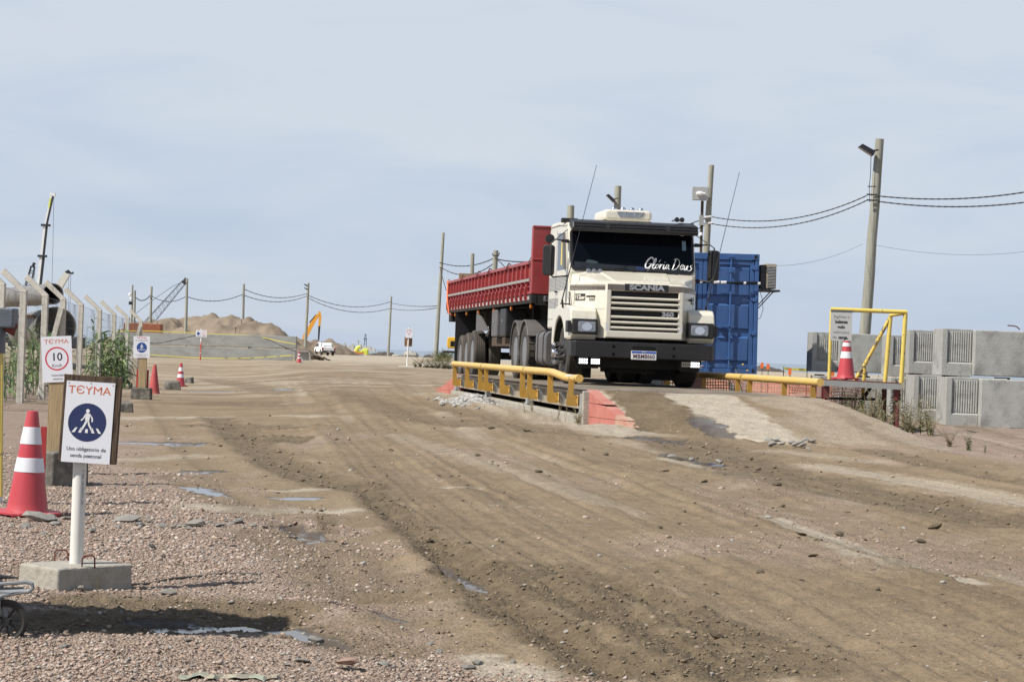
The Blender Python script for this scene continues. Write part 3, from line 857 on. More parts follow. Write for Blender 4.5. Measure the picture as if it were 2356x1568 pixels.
def wheel(parent, xo, y, z, side, w=0.27, r=0.52, kind='dish', rim=None, dual=False, chunky=False):
    """tyre with tread grooves; xo is the outer face, side -1 for the near side"""
    sx = -side
    def fn(a, b, h): return (xo + sx * h, y + a, z + b)
    def tyre(h0):
        g = []
        k = 5
        g.append((r - 0.035, 0.0 + h0)); g.append((r - 0.004, 0.03 + h0))
        for i in range(k):
            a = 0.03 + (w - 0.06) * (i + 0.15) / k; b = 0.03 + (w - 0.06) * (i + 0.85) / k
            g += [(r - 0.014, a - 0.001 + h0), (r, a + 0.001 + h0), (r, b + h0), (r - 0.014, b + 0.001 + h0)]
        g.append((r - 0.004, w - 0.03 + h0)); g.append((r - 0.035, w + h0))
        g += [(0.40, w + 0.008 + h0), (0.295, w - 0.02 + h0), (0.285, 0.10 + h0), (0.295, 0.02 + h0), (0.40, -0.008 + h0)]
        return g
    b = MB().lathe(tyre(0), 44, fn, close=True)
    if dual: b.lathe(tyre(w + 0.07), 44, fn, close=True)
    if chunky:
        # blocks that stand on the tread
        for i in range(26):
            q = 2 * PI * i / 26
            for (h0, h1, ph) in ((0.015, w * 0.48, 0), (w * 0.54, w - 0.015, 0.12)):
                c0, s0 = math.cos(q + ph), math.sin(q + ph); c1, s1 = math.cos(q + ph + 0.17), math.sin(q + ph + 0.17)
                pts = []
                for rr in (r - 0.01, r + 0.012):
                    pts += [fn(rr * c0, rr * s0, h0), fn(rr * c1, rr * s1, h0), fn(rr * c1, rr * s1, h1), fn(rr * c0, rr * s0, h1)]
                b.hexa(pts)
    o = b.build('wheel', m_tyre, parent, smooth=35)
    rm = rim or m_alu
    if kind == 'dish':       # deep rear rim
        prof = [(0.292, 0.015), (0.275, 0.03), (0.262, 0.05), (0.25, 0.13), (0.19, 0.155), (0.15, 0.15), (0.145, 0.05), (0.11, 0.035), (0.0, 0.03)]
    else:                    # raised front rim
        prof = [(0.292, 0.015), (0.27, 0.04), (0.245, 0.05), (0.22, 0.01), (0.17, -0.025), (0.13, -0.03), (0.12, -0.07), (0.09, -0.09), (0.0, -0.095)]
    ri = MB().lathe(prof, 32, fn).build('rim', rm, o, smooth=30)
    nb = MB()
    ln = 0.16 if kind != 'dish' else 0.05
    h0 = -0.02 if kind != 'dish' else 0.15
    for i in range(10):
        q = 2 * PI * (i + 0.5) / 10
        c_, s_ = 0.168 * math.cos(q), 0.168 * math.sin(q)
        nb.tube([fn(c_, s_, h0), fn(c_, s_, h0 - ln * 0.55), fn(c_, s_, h0 - ln * 0.62), fn(c_, s_, h0 - ln)], [0.022, 0.022, 0.028, 0.02], 8)
    if kind != 'dish':
        nb.lathe([(0.07, -0.09), (0.07, -0.17), (0.05, -0.2), (0.0, -0.205)], 14, fn)
    nb.build('nut_covers' if kind != 'dish' else 'wheel_nuts', m_chrome, o, smooth=35)
    return o

# --- cab
cabp = [(1.20, 1.28), (1.17, 1.93), (1.43, 2.70), (1.52, 2.79), (2.2, 2.85), (3.22, 2.86), (3.33, 2.74), (3.33, 0.95), (2.18, 0.95), (2.05, 1.28)]
cab = MB().prism(cabp, -1.12, 1.12, yz).build('cab', m_cream, truck, bevel=0.045, seg=3)
def wsp(s, t, off=0.0):   # point on the windscreen plane
    n = Vector((0, -0.945, 0.327))
    return Vector((s, 1.18 + 0.25 * t, 1.97 + 0.745 * t)) + n * off
def rrect(x0, x1, z0, z1, r, n=5):
    pts = []
    for cx, cz, q0 in ((x1 - r, z1 - r, 0), (x0 + r, z1 - r, 90), (x0 + r, z0 + r, 180), (x1 - r, z0 + r, 270)):
        for k in range(n + 1):
            q = math.radians(q0 + 90 * k / n)
            pts.append((cx + r * math.cos(q), cz + r * math.sin(q)))
    return pts
MB().prism([(s, t / 0.786) for s, t in rrect(-1.09, 1.09, -0.03, 0.765, 0.11)], -0.01, 0.014, lambda a, b, d: wsp(a, b, d)).build('windscreen_seal', m_black, truck)
ws = MB().prism([(s, t / 0.786) for s, t in rrect(-1.05, 1.05, 0.015, 0.755, 0.09)], 0.0, 0.020, lambda a, b, d: wsp(a, b, d)).build('windscreen', m_glass, truck)
# painted words on the windscreen, brush script
def script_words():
    S = []
    def st(pts, ox, sc=1.0): S.append([(ox + x * sc + 0.22 * y * sc, y * sc) for x, y in pts])
    st([(.62, .80), (.56, .98), (.40, 1.0), (.2, .78), (.06, .42), (.10, .1), (.28, .04), (.46, .22), (.54, .42)], 0)
    st([(.34, .42), (.58, .44), (.48, .1), (.36, -.2), (.2, -.28)], 0)
    st([(.0, .12), (.14, .4), (.22, .8), (.16, .92), (.06, .6), (.04, .1), (.16, .02), (.28, .14)], .66)
    st([(.2, .42), (.06, .36), (.02, .12), (.14, .02), (.26, .16), (.24, .36), (.16, .44)], .93); st([(.2, .62), (.34, .84)], .93)
    st([(.0, .38), (.06, .42), (.04, .02)], 1.27); st([(.04, .14), (.14, .36), (.26, .42)], 1.27)
    st([(.06, .42), (.04, .08), (.12, .02), (.2, .12)], 1.58); st([(.08, .6), (.1, .66)], 1.58)
    st([(.26, .4), (.12, .42), (.02, .2), (.08, .02), (.2, .12), (.28, .4), (.26, .06), (.36, .06)], 1.8)
    st([(.16, .95), (.1, .5), (.02, .0)], 2.4); st([(.0, .86), (.2, 1.0), (.48, .82), (.56, .46), (.4, .1), (.16, -.04), (-.04, .02)], 2.4)
    st([(.04, .2), (.22, .28), (.24, .4), (.12, .42), (.03, .22), (.1, .03), (.28, .12)], 3.06)
    st([(.02, .4), (.0, .1), (.1, .02), (.22, .16), (.28, .4), (.24, .08), (.32, .02)], 3.42)
    st([(.28, .46), (.14, .42), (.12, .28), (.24, .14), (.12, -.06), (-.04, -.04)], 3.82)
    k = 0.205
    m_ = MB()
    for s_ in S:
        pts = []
        for i in range(len(s_) - 1):       # smooth the strokes
            p0 = s_[max(i - 1, 0)]; p1 = s_[i]; p2 = s_[i + 1]; p3 = s_[min(i + 2, len(s_) - 1)]
            for q in range(4):
                t = q / 4
                pts.append(tuple(0.5 * (2 * b + (c - a) * t + (2 * a - 5 * b + 4 * c - d) * t * t + (3 * b - a - 3 * c + d) * t ** 3) for a, b, c, d in zip(p0, p1, p2, p3)))
        pts.append(s_[-1])
        n = len(pts)
        P = [wsp(0.20 + x * k, 0.075 + (y * k - 0.026 * x * k * 0) / 0.786, 0.0215) for x, y in pts]
        m_.tube(P, [0.0125 * (0.55 + 0.45 * math.sin(PI * (i + 0.6) / (n + 0.2))) + 0.002 for i in range(n)], 6, flat=0.35)
    return m_.build('lettering', m_white, ws)
script_words()
box_obj('sticker', m_sideglass, ws, 0, 0.001, 0, 0.001, 0, 0.001)
bpy.data.objects.remove(bpy.data.objects['sticker'])
MB().prism([(s, t / 0.786) for s, t in rrect(0.885, 0.955, 0.42, 0.60, 0.01, 1)], 0.0202, 0.0215, lambda a, b, d: wsp(a, b, d)).build('sticker', mat('pale_sticker', (0.16, 0.24, 0.30), 0.4), ws)
MB().prism([(s, t / 0.786) for s, t in rrect(0.86, 0.93, 0.69, 0.72, 0.01, 1)], 0.0202, 0.0215, lambda a, b, d: wsp(a, b, d)).build('sticker', m_signgrey, ws)
for sx_ in (-1, 1):
    # side window, deflector, door seams, handle
    X = sx_ * 1.12
    f = lambda a, b, d, X=X, sx_=sx_: (X + sx_ * d, a, b)
    win = MB().prism([(1.50, 1.98), (1.70, 2.58), (1.78, 2.62), (2.42, 2.64), (2.42, 1.98)], -0.01, 0.004, f).build('side_window', m_sideglass, truck)
    MB().prism([(1.44, 1.98), (1.68, 2.62), (1.80, 2.62), (1.60, 1.98)], 0.004, 0.03, f).build('wind_deflector', m_grey_plastic, win)
    MB().prism([(1.88, 2.06), (1.92, 2.5), (2.02, 2.5), (2.02, 2.06)], 0.004, 0.007, f).build('sticker', m_yellowchip, win)
    sm = MB()
    for a0, a1, b0, b1 in ((1.40, 1.408, 1.30, 1.95), (2.52, 2.53, 0.98, 2.7), (2.06, 2.52, 1.285, 1.293), (2.53, 3.3, 1.12, 1.127)):
        sm.prism([(a0, b0), (a1, b0), (a1, b1), (a0, b1)], 0.0, 0.003, f)
    sm.build('door_seams', m_black, truck)
    MB().tube([f(2.30, 1.60, 0.0), f(2.30, 1.60, 0.03), f(2.42, 1.60, 0.03), f(2.42, 1.60, 0.0)], 0.014, 6).build('door_handle', m_black, truck)
    st_ = MB()
    for k in range(11):
        z = 1.625 + k * 0.0235
        st_.prism([(1.24, z), (3.29, z), (3.29, z + 0.011), (1.24, z + 0.011)], 0.0, 0.003, f)
    for k in range(8):
        z = 1.32 + k * 0.0225
        st_.prism([(2.20, z), (3.25, z), (3.25, z + 0.010), (2.20, z + 0.010)], 0.0, 0.003, f)
    st_.build('side_stripes', mat('stripe_grey', (0.17, 0.175, 0.19), 0.5), truck)
    # rain gutter over the door
    MB().tube([f(1.5, 2.74, 0.0), f(2.2, 2.79, 0.01), f(3.2, 2.79, 0.0)], 0.016, 6).build('gutter', m_cream, truck)
    box_obj('roof_step', m_black, truck, X - 0.06 if sx_ < 0 else X - 0.22, X + 0.22 if sx_ < 0 else X + 0.06, 1.72, 1.86, 2.80, 2.88, 0.01)

# things behind the tinted glass
MB().prism([(-0.83, 0.16), (-0.62, 0.14), (-0.60, 0.19), (-0.70, 0.215), (-0.80, 0.225)], 0.0202, 0.0212, lambda a, b, d: wsp(a, b, d)).build('rag', mat('dull_teal', (0.025, 0.045, 0.055), 0.7, var=0.5, scale=20), ws)
MB().prism([(0.06, 0.035), (0.235, 0.025), (0.235, 0.095), (0.05, 0.115)], 0.0202, 0.0212, lambda a, b, d: wsp(a, b, d)).build('blue_card', mat('dull_blue', (0.012, 0.025, 0.085), 0.6), ws)
MB().prism([(-1.03, 0.02), (1.03, 0.02), (1.02, 0.10), (0.3, 0.11), (-0.5, 0.135), (-1.03, 0.18)], 0.0200, 0.0203, lambda a, b, d: wsp(a, b, d)).build('dashboard', mat('dash_grey', (0.010, 0.013, 0.019), 0.5, var=0.5, scale=5), ws)
# --- sun visor above the windscreen
vis = MB().prism([(1.08, 2.62), (1.05, 2.68), (1.10, 2.79), (1.42, 2.85), (1.44, 2.72)], -1.10, 1.11, yz).build('sun_visor', m_black, truck, bevel=0.02)
rv = MB()
for z0, y0 in ((2.665, 1.048), (2.71, 1.056), (2.755, 1.08)):
    for a, c_ in ((-1.08, -0.52), (-0.46, 0.54), (0.60, 1.08)):
        rv.box(a, c_, y0 - 0.006, y0 + 0.03, z0, z0 + 0.016)
rv.build('visor_ribs', m_black, vis, bevel=0.004)
rb = MB().prism(rrect(-0.43, 0.43, 2.875, 3.07, 0.07, 4), 1.75, 2.75, xz).build('roof_box', m_cream, truck, bevel=0.05, seg=3)
box_obj('roof_box_base', m_black, rb, -0.41, 0.43, 1.80, 2.7, 2.83, 2.88)
MB().prism([(-0.21, 3.035), (0.29, 3.035), (0.24, 2.955), (0.19, 2.935), (-0.11, 2.935), (-0.17, 2.955)], 1.738, 1.76, xz).build('roof_lamp', m_lens, rb, bevel=0.008)
for k in range(4):
    MB().lathe([(0.05, 3.068), (0.052, 3.09), (0.03, 3.115), (0, 3.118)], 12, lambda a, b, h, k=k: (-0.24 + 0.16 * k + a, 1.84 + b * 0.8, h)).build('marker_lamp', m_chrome, rb, smooth=True)
hb = MB()
for dx in (0, 0.09):
    hb.lathe([(0.045, 0), (0.03, 0.05), (0.02, 0.12), (0.012, 0.4), (0.0, 0.4)], 12, lambda a, b, h, dx=dx: (0.82 + dx + a, 1.5 + h, 2.92 + b))
hb.build('air_horn', m_black, truck, smooth=True)

# --- bonnet
A, B_, C_ = (1.12, 1.17), (0.80, 0.30), (0.64, 0.10)
def outline(z, ins=0.0, back=0.0):
    l = [(-A[0] + ins, A[1]), (-B_[0] + ins, B_[1] + back * 0.7), (-C_[0] + ins * 0.6, C_[1] + back)]
    return [(x, y, z) for x, y in l] + [(-x, y, z) for x, y in l[::-1]]
bn = MB()
bn.grid([outline(1.28), outline(1.50), outline(1.655), outline(1.70, 0.012, 0.012), outline(1.735, 0.05, 0.06),
         [(-1.07, 1.19, 1.88), (-0.80, 0.62, 1.80), (-0.60, 0.5, 1.795), (0.60, 0.5, 1.795), (0.80, 0.62, 1.80), (1.07, 1.19, 1.88)],
         [(-1.06, 1.22, 1.955), (-0.8, 1.2, 1.955), (-0.5, 1.2, 1.955), (0.5, 1.2, 1.955), (0.8, 1.2, 1.955), (1.06, 1.22, 1.955)]])
low = [(-0.78, 1.2), (-B_[0], B_[1]), (-C_[0], C_[1])]
low = low + [(-x, y) for x, y in low[::-1]]
bn.grid([[(x, y, z) for x, y in low] for z in (0.80, 1.05, 1.29)])
bonnet = bn.build('bonnet', m_cream, truck, smooth=25)
# raised centre panel of the bonnet
MB().hexa([(-0.5, 0.30, 1.74), (0.5, 0.30, 1.74), (0.62, 1.17, 1.925), (-0.62, 1.17, 1.925),
           (-0.48, 0.30, 1.775), (0.48, 0.30, 1.775), (0.6, 1.17, 1.962), (-0.6, 1.17, 1.962)]).build('bonnet_ridge', m_cream, bonnet, bevel=0.012)
# grille
gb = MB().box(-0.60, 0.60, 0.075, 0.12, 0.92, 1.605).build('grille', mat('grille_black', (0.008, 0.008, 0.009), 0.8), truck)
for z in (1.474, 1.385, 1.294, 1.155, 1.066, 0.975):
    MB().prism([(0.074, z - 0.024), (0.030, z - 0.018), (0.022, z), (0.030, z + 0.020), (0.074, z + 0.026)], -0.572, 0.572, yz).build('slat', m_cream, gb)
mesh_ = MB()
for k in range(40):
    x = -0.54 + k * 1.08 / 39
    mesh_.box(x - 0.003, x + 0.003, 0.066, 0.074, 0.925, 0.955)
mesh_.box(-0.55, 0.55, 0.064, 0.074, 0.938, 0.943).build('lower_mesh', m_grey_plastic, gb)
fr = MB()
fr.box(-0.66, -0.574, 0.035, 0.14, 0.90, 1.61); fr.box(0.574, 0.66, 0.035, 0.14, 0.90, 1.61)
fr.box(-0.655, 0.655, 0.03, 0.16, 0.805, 0.925); fr.box(-0.652, 0.652, 0.04, 0.16, 1.592, 1.722)
fr.build('grille_surround', m_cream, truck, bevel=0.018, seg=3)
wn = MB()
for sx_ in (-1, 1):   # worn bare patches on the lower corners of the surround
    wn.prism([(sx_ * 0.585, 0.90), (sx_ * 0.655, 0.93), (sx_ * 0.655, 1.07), (sx_ * 0.62, 1.02), (sx_ * 0.60, 0.98)], 0.0325, 0.0345, xz)
wn.build('bare_patch', mat('bare_primer', (0.60, 0.60, 0.60), 0.5, var=0.2, scale=20), truck)
def ribbon(m_, pts, z0, z1, off=0.0):
    for (xa, ya), (xb, yb) in zip(pts[:-1], pts[1:]):
        d = Vector((xb - xa, yb - ya)).normalized(); nx, ny = d.y, -d.x
        m_.add([(xa + nx * off, ya + ny * off, z0), (xb + nx * off, yb + ny * off, z0), (xb + nx * off, yb + ny * off, z1), (xa + nx * off, ya + ny * off, z1)], [(0, 1, 2, 3)])
sb = MB()
for k in range(9):
    z = 1.602 + k * 0.0125
    if z < 1.70:
        ribbon(sb, [(-1.10, 1.12), (-B_[0], B_[1]), (-0.665, 0.131)], z, z + 0.0072, 0.004)
        ribbon(sb, [(0.665, 0.131), (B_[0], B_[1]), (1.10, 1.12)], z, z + 0.0072, 0.004)
        for a, c_ in ((-0.645, -0.36), (0.40, 0.645)):
            sb.box(a, c_, 0.037, 0.042, z, z + 0.0072)
sb.build('bonnet_stripes', mat('stripe_brown', (0.085, 0.06, 0.045), 0.5), truck)
bd = box_obj('badge', m_black, truck, -0.355, 0.395, 0.026, 0.06, 1.598, 1.716, 0.008)
letter('SCANIA', 0.118, m_alu, bd, 0.02, 0.022, 1.655, offset=0.006, sx=1.42, extrude=0.004)
letter('360', 0.105, m_alu, gb, 0.40, 0.062, 1.222, offset=0.006, sx=1.3, extrude=0.006)
# number plate of the model on the left flank of the bonnet, grab handle, latches
q = math.atan2(-(B_[1] - A[1]), (A[0] - B_[0]))
def flank(t, z, off=0.0, sd=-1):
    """point on the slanted flank: t from 0 (front) to 1 (cab)"""
    x = B_[0] + (A[0] - B_[0]) * t; y = B_[1] + (A[1] - B_[1]) * t
    n = Vector((A[1] - B_[1], -(A[0] - B_[0]))).normalized()
    return Vector((sd * (x + n.x * off), y + n.y * off, z))
for sd in (-1, 1):
    pb = MB().prism([(0.36, 1.43), (0.72, 1.43), (0.72, 1.54), (0.36, 1.54)], 0.0, 0.012, lambda a, b, d, sd=sd: flank(a, b, d, sd)).build('model_badge', m_black, truck)
    ang = math.atan2(A[1] - B_[1], A[0] - B_[0])
    for tx, sz_, dx, sxx in (('112', 0.105, 0.0, 1.0), ('HW', 0.06, 0.0, 1.0)):
        tt = (0.61 if tx == '112' else 0.435) if sd < 0 else (0.46 if tx == '112' else 0.645)
        p = flank(tt, 1.484 if tx == '112' else 1.465, 0.0135, sd)
        letter(tx, sz_, m_cream, pb, p.x, p.y, p.z, rot=(PI / 2, 0, -ang if sd < 0 else ang), offset=0.004, extrude=0.001, sx=1.25)
    MB().tube([flank(0.02, 1.49, 0.0, sd), flank(0.02, 1.49, 0.045, sd), flank(0.22, 1.49, 0.045, sd), flank(0.22, 1.49, 0.0, sd)], 0.017, 8).build('bonnet_handle', m_black, truck, smooth=True)
    MB().tube([flank(0.92, 1.58, 0.02, sd), flank(0.88, 1.48, 0.04, sd), flank(0.84, 1.36, 0.05, sd)], 0.013, 6).tube([flank(0.84, 1.36, 0.05, sd), flank(0.86, 1.29, 0.0, sd)], 0.022, 6).tube(
        [flank(0.84, 1.36, 0.05, sd), flank(1.05, 1.37, 0.12, sd)], 0.012, 6).build('bonnet_latch', m_black, truck)

# --- wings with wheel arch, headlamps
def arch(cx, cz, r, q0, q1, n=14):
    return [(cx + r * math.cos(math.radians(q0 + (q1 - q0) * k / n)), cz + r * math.sin(math.radians(q0 + (q1 - q0) * k / n))) for k in range(n + 1)]
for sx_ in (-1, 1):
    x0, x1 = sorted((sx_ * 0.79, sx_ * 1.235))
    prof = [(0.17, 0.80), (0.14, 1.10), (0.18, 1.235), (0.27, 1.315), (0.6, 1.335), (1.6, 1.335), (1.90, 1.29), (2.08, 1.10), (2.10, 0.66)] + arch(1.33, 0.52, 0.635, 12, 158) + [(0.62, 0.765), (0.22, 0.765)]
    wg = MB().prism(prof, x0, x1, yz).build('wing', m_cream, truck, bevel=0.028, seg=3)
    MB().prism(arch(1.33, 0.52, 0.634, 12, 158, 14) + arch(1.33, 0.52, 0.60, 158, 12, 14), x0 + 0.02, x1 - 0.02, yz).build('arch_liner', m_darkchassis, wg)
    h0, h1 = sorted((sx_ * 0.775, sx_ * 1.21))
    hb = box_obj('headlamp', m_black, truck, h0, h1, 0.085, 0.30, 0.845, 1.105, 0.018)
    c_ = sx_ * 0.965
    MB().prism(rrect(c_ - 0.15, c_ + 0.15, 0.885, 1.065, 0.03, 3), 0.070, 0.10, xz).build('lens', m_lens, hb, bevel=0.012)
    MB().prism([(c_ + 0.085 * math.cos(a * PI / 8), 0.975 + 0.07 * math.sin(a * PI / 8)) for a in range(16)], 0.066, 0.071, xz).build('reflector', m_chrome, hb)
    i0, i1 = sorted((sx_ * 1.19, sx_ * 1.285))
    box_obj('indicator', m_black, hb, i0, i1, 0.15, 0.36, 0.875, 1.07, 0.012)
    lp0, lp1 = sorted((sx_ * 0.80, sx_ * 1.225))
    MB().hexa([(lp0, 0.20, 0.755), (lp1, 0.20, 0.755), (lp1, 0.6, 0.755), (lp0, 0.6, 0.755), (lp0, 0.10, 0.845), (lp1, 0.10, 0.845), (lp1, 0.6, 0.845), (lp0, 0.6, 0.845)]).build('wing_lip', m_cream, wg, bevel=0.012)

# --- bumper
bp_ = MB().prism([(-1.225, 0.42), (-1.225, 0.07), (-1.16, 0.0), (1.16, 0.0), (1.225, 0.07), (1.225, 0.42)], 0.468, 0.738, xy).build('bumper', m_blacksteel, truck, bevel=0.018, seg=3)
MB().prism(rrect(-0.20, 0.205, 0.605, 0.675, 0.034, 4), -0.004, 0.02, xz).build('tow_slot', mat('tow_slot_dark', (0.003, 0.003, 0.003), 0.95), bp_)
for x in (-0.515, 0.515):
    for z in (0.66, 0.53):
        MB().lathe([(0.027, -0.004), (0.0, -0.004)], 16, lambda a, b, h, x=x, z=z: (x + a, h, z + b)).build('bolt_hole', bpy.data.materials['tow_slot_dark'], bp_)
pl_ = box_obj('number_plate', m_white, truck, -0.215, 0.215, -0.022, -0.006, 0.452, 0.60, 0.004)
box_obj('plate_header', mat('plate_blue', (0.02, 0.09, 0.45), 0.4), pl_, -0.208, 0.208, -0.0245, -0.02, 0.562, 0.595)
letter('MBM8I60', 0.098, mat('plate_ink', (0.10, 0.03, 0.03), 0.5), pl_, 0.0, -0.0245, 0.507, extrude=0.001, sx=0.92, space=1.08, offset=0.001)
letter('BRASIL', 0.026, m_white, pl_, 0.0, -0.0265, 0.578, extrude=0.001)
for s0, lit in ((-1.09, 1), (-0.885, 1), (0.66, 0), (0.82, 1)):
    lb = box_obj('work_lamp', m_black, truck, s0 - 0.008, s0 + 0.163, 0.05, 0.12, 0.345, 0.455, 0.008)
    dd = MB()
    for r_ in range(2):
        for k in range(4):
            cx = s0 + 0.02 + k * 0.038; cz = 0.375 + r_ * 0.048
            dd.prism(rrect(cx - 0.0145, cx + 0.0145, cz - 0.018, cz + 0.018, 0.006, 2), 0.038, 0.052, xz)
    dd.build('diodes', m_led if lit else mat('led_off', (0.42, 0.38, 0.30), 0.3, var=0.2, scale=30), lb)
for x0, x1 in ((-1.16, -0.70), (0.60, 1.03)):
    MB().hexa([(x0 + 0.08, 0.2, 0.28), (x1 - 0.03, 0.2, 0.28), (x1 - 0.03, 0.24, 0.28), (x0 + 0.08, 0.24, 0.28), (x0, 0.2, 0.47), (x1, 0.2, 0.47), (x1, 0.24, 0.47), (x0, 0.24, 0.47)]).build('lamp_bracket', m_darkchassis, truck)

# --- wipers, spot lamps, mirrors, aerials
for s0, s1, t1 in ((-0.75, -0.10, 0.06), (0.05, -0.55, 0.03), (0.0, 0.6, 0.03), (0.78, 0.2, 0.05)):
    MB().tube([wsp(s0, -0.06, 0.03), wsp(s0 + (s1 - s0) * 0.1, -0.02, 0.045), wsp(s1, t1, 0.035)], [0.016, 0.010, 0.007], 6).build('wiper', m_black, truck)
for k in range(3):
    cx = -0.80 + 0.1 * k
    lo = MB().lathe([(0.0, 0.06), (0.035, 0.05), (0.046, 0.0), (0.043, -0.012)], 16, lambda a, b, h, cx=cx: (cx + a, 1.06 + h, 1.945 + b)).build('spot_lamp', m_chrome, truck, smooth=True)
    MB().lathe([(0.042, -0.012), (0.025, -0.022), (0, -0.025)], 16, lambda a, b, h, cx=cx: (cx + a, 1.06 + h, 1.945 + b)).build('lens', m_lens, lo, smooth=True)
for sx_, s, h in ((-1, -1.47, 2.108), (1, 1.43, 2.13)):
    mi = MB()
    mi.M = Matrix.Translation((s, 1.22, h)) @ Matrix.Rotation(sx_ * 0.35, 4, 'Z')
    mi.prism(rrect(-0.10, 0.10, -0.265, 0.265, 0.055, 4), -0.055, 0.05, xz)
    mr_ = mi.build('mirror', m_black, truck, bevel=0.022, seg=3)
    ar = MB()
    ar.tube([(s * 0.985, 1.15, h - 0.27), (s * 0.99, 1.12, h + 0.3), (s * 0.93, 1.14, h + 0.36), (sx_ * 1.1, 1.36, h + 0.34)], 0.013, 6)
    ar.tube([(s * 0.985, 1.15, h - 0.25), (s * 0.95, 1.14, h - 0.29), (sx_ * 1.1, 1.30, h - 0.25)], 0.014, 6)
    ar.tube([(sx_ * 1.12, 1.36, h + 0.35), (sx_ * 1.24, 1.28, h + 0.345)], [0.035, 0.025], 6)
    ar.tube([(s * 0.93, 1.14, h + 0.36), (sx_ * 1.09, 1.5, h + 0.58)], 0.007, 5)
    ar.build('mirror_arm', m_black, mr_, smooth=True)
    if sx_ < 0:
        MB().lathe([(0.0, 0.05), (0.06, 0.045), (0.082, 0.01), (0.082, -0.02), (0.0, -0.025)], 20, lambda a, b, hh: (s - 0.0 + a, 1.18 + hh, h + 0.365 + b)).build('round_mirror', m_black, truck, smooth=40)
for s, h, s2, h2 in ((-1.265, 1.425, -0.75, 3.75), (1.26, 1.41, 1.76, 3.75)):
    sg = 1 if s > 0 else -1
    an = MB().tube([(s, 0.9, h), (s + (s2 - s) * 0.36, 0.9, h + (h2 - h) * 0.36)], [0.012, 0.008], 6)
    an.tube([(s + (s2 - s) * 0.36, 0.9, h + (h2 - h) * 0.36), (s2, 0.9, h2)], [0.0065, 0.0045], 5)
    an.tube([(s, 0.9, h), (s - sg * 0.02, 0.92, h - 0.12), (s - sg * 0.15, 1.0, h - 0.13)], 0.02, 6)
    an.build('aerial', m_black, truck)

# --- chassis, tank, rear wings, wheels of the tractor
ch = MB()
ch.box(-0.46, -0.36, 0.3, 7.2, 0.62, 0.88); ch.box(0.36, 0.46, 0.3, 7.2, 0.62, 0.88)
ch.box(-0.5, 0.5, 0.35, 2.9, 0.62, 1.3)
ch.box(-0.42, 0.42, 0.5, 2.2, 0.36, 0.7)
ch.box(-0.92, 0.92, 1.23, 1.43, 0.42, 0.56)
ch.tube([(-0.9, 5.3, 0.5), (0.9, 5.3, 0.5)], 0.11, 10); ch.tube([(-0.9, 6.5, 0.5), (0.9, 6.5, 0.5)], 0.11, 10)
ch.box(-1.0, 1.0, 0.34, 0.44, 0.74, 0.80)
ch.box(-1.05, 1.05, 3.33, 3.42, 0.9, 1.2)
ch.box(-0.36, 0.36, 0.7, 2.0, 0.22, 0.5)
ch.box(-0.75, 0.75, 0.46, 0.52, 0.3, 0.8)
ch.build('chassis', m_darkchassis, truck)
for sx_ in (-1, 1):
    x0, x1 = sorted((sx_ * 0.5, sx_ * 1.16))
    box_obj('mud_flap', m_black, truck, x0, x1, 2.12, 2.14, 0.1, 0.9)
tk = MB().prism(rrect(-1.18, -0.62, 0.28, 0.92, 0.13, 4), 3.05, 4.25, xz).build('fuel_tank', m_grey_plastic, truck, bevel=0.02)
for y in (3.3, 3.95):
    MB().prism(rrect(-1.19, -0.61, 0.27, 0.93, 0.13, 4), y, y + 0.06, xz).build('tank_strap', m_black, tk)
MB().lathe([(0.09, 0.92), (0.10, 0.96), (0.075, 1.0), (0.09, 1.04), (0.0, 1.06)], 14, lambda a, b, h: (-0.95 + a, 3.35 + b, h)).build('tank_cap', m_black, tk, smooth=40)
MB().prism(rrect(0.62, 1.18, 0.28, 0.92, 0.13, 4), 3.05, 4.25, xz).build('air_tank', m_grey_plastic, truck, bevel=0.02)
for y in (5.3, 6.5):
    for sx_ in (-1, 1):
        x0, x1 = sorted((sx_ * 0.62, sx_ * 1.26))
        MB().prism(arch(y, 0.52, 0.62, -8, 150, 16) + arch(y, 0.52, 0.585, 150, -8, 16), x0, x1, yz).build('rear_wing', m_grey_plastic, truck, bevel=0.008)
for sx_ in (-1, 1):
    wheel(truck, sx_ * 1.14, 1.33, 0.52, sx_, kind='front', rim=m_black, w=0.28)
    for y in (5.3, 6.5):
        wheel(truck, sx_ * 1.24, y, 0.52, sx_, dual=True, chunky=True, w=0.27)

# ------------------------------------------------------------------ semi trailer
fm = MB()
fm.box(-1.29, -1.20, 4.24, 18.3, 1.44, 1.595); fm.box(1.20, 1.29, 4.24, 18.3, 1.44, 1.595)
fm.box(-1.2, 1.2, 4.25, 4.36, 1.40, 1.59); fm.box(-1.2, 1.2, 18.2, 18.3, 1.40, 1.59)
fm.box(-0.55, -0.42, 4.5, 18.2, 1.12, 1.58); fm.box(0.42, 0.55, 4.5, 18.2, 1.12, 1.58)
for k in range(22):
    fm.box(-1.2, 1.2, 4.9 + k * 0.6, 4.98 + k * 0.6, 1.48, 1.585)
fm.build('frame', m_darkchassis, trailer)
box_obj('deck', m_oldwood, trailer, -1.19, 1.19, 4.36, 18.2, 1.592, 1.63)
hd = MB().box(-1.295, 1.295, 4.25, 4.32, 1.605, 2.87).box(-1.30, 1.30, 4.235, 4.33, 2.84, 2.88).box(-1.298, 1.298, 4.238, 4.28, 2.235, 2.265).box(-1.297, -1.25, 4.32, 4.42, 1.605, 2.87).box(1.25, 1.297, 4.32, 4.42, 1.605, 2.87)
hd = hd.build('headboard', m_red, trailer, bevel=0.01)
np_ = box_obj('name_plate', m_alu, trailer, -1.06, 0.2, 4.222, 4.24, 1.475, 1.575, 0.01)
letter('RANDON', 0.10, m_ink, np_, -1.03, 4.2205, 1.525, align='LEFT', extrude=0.001, sx=1.6, offset=0.003)
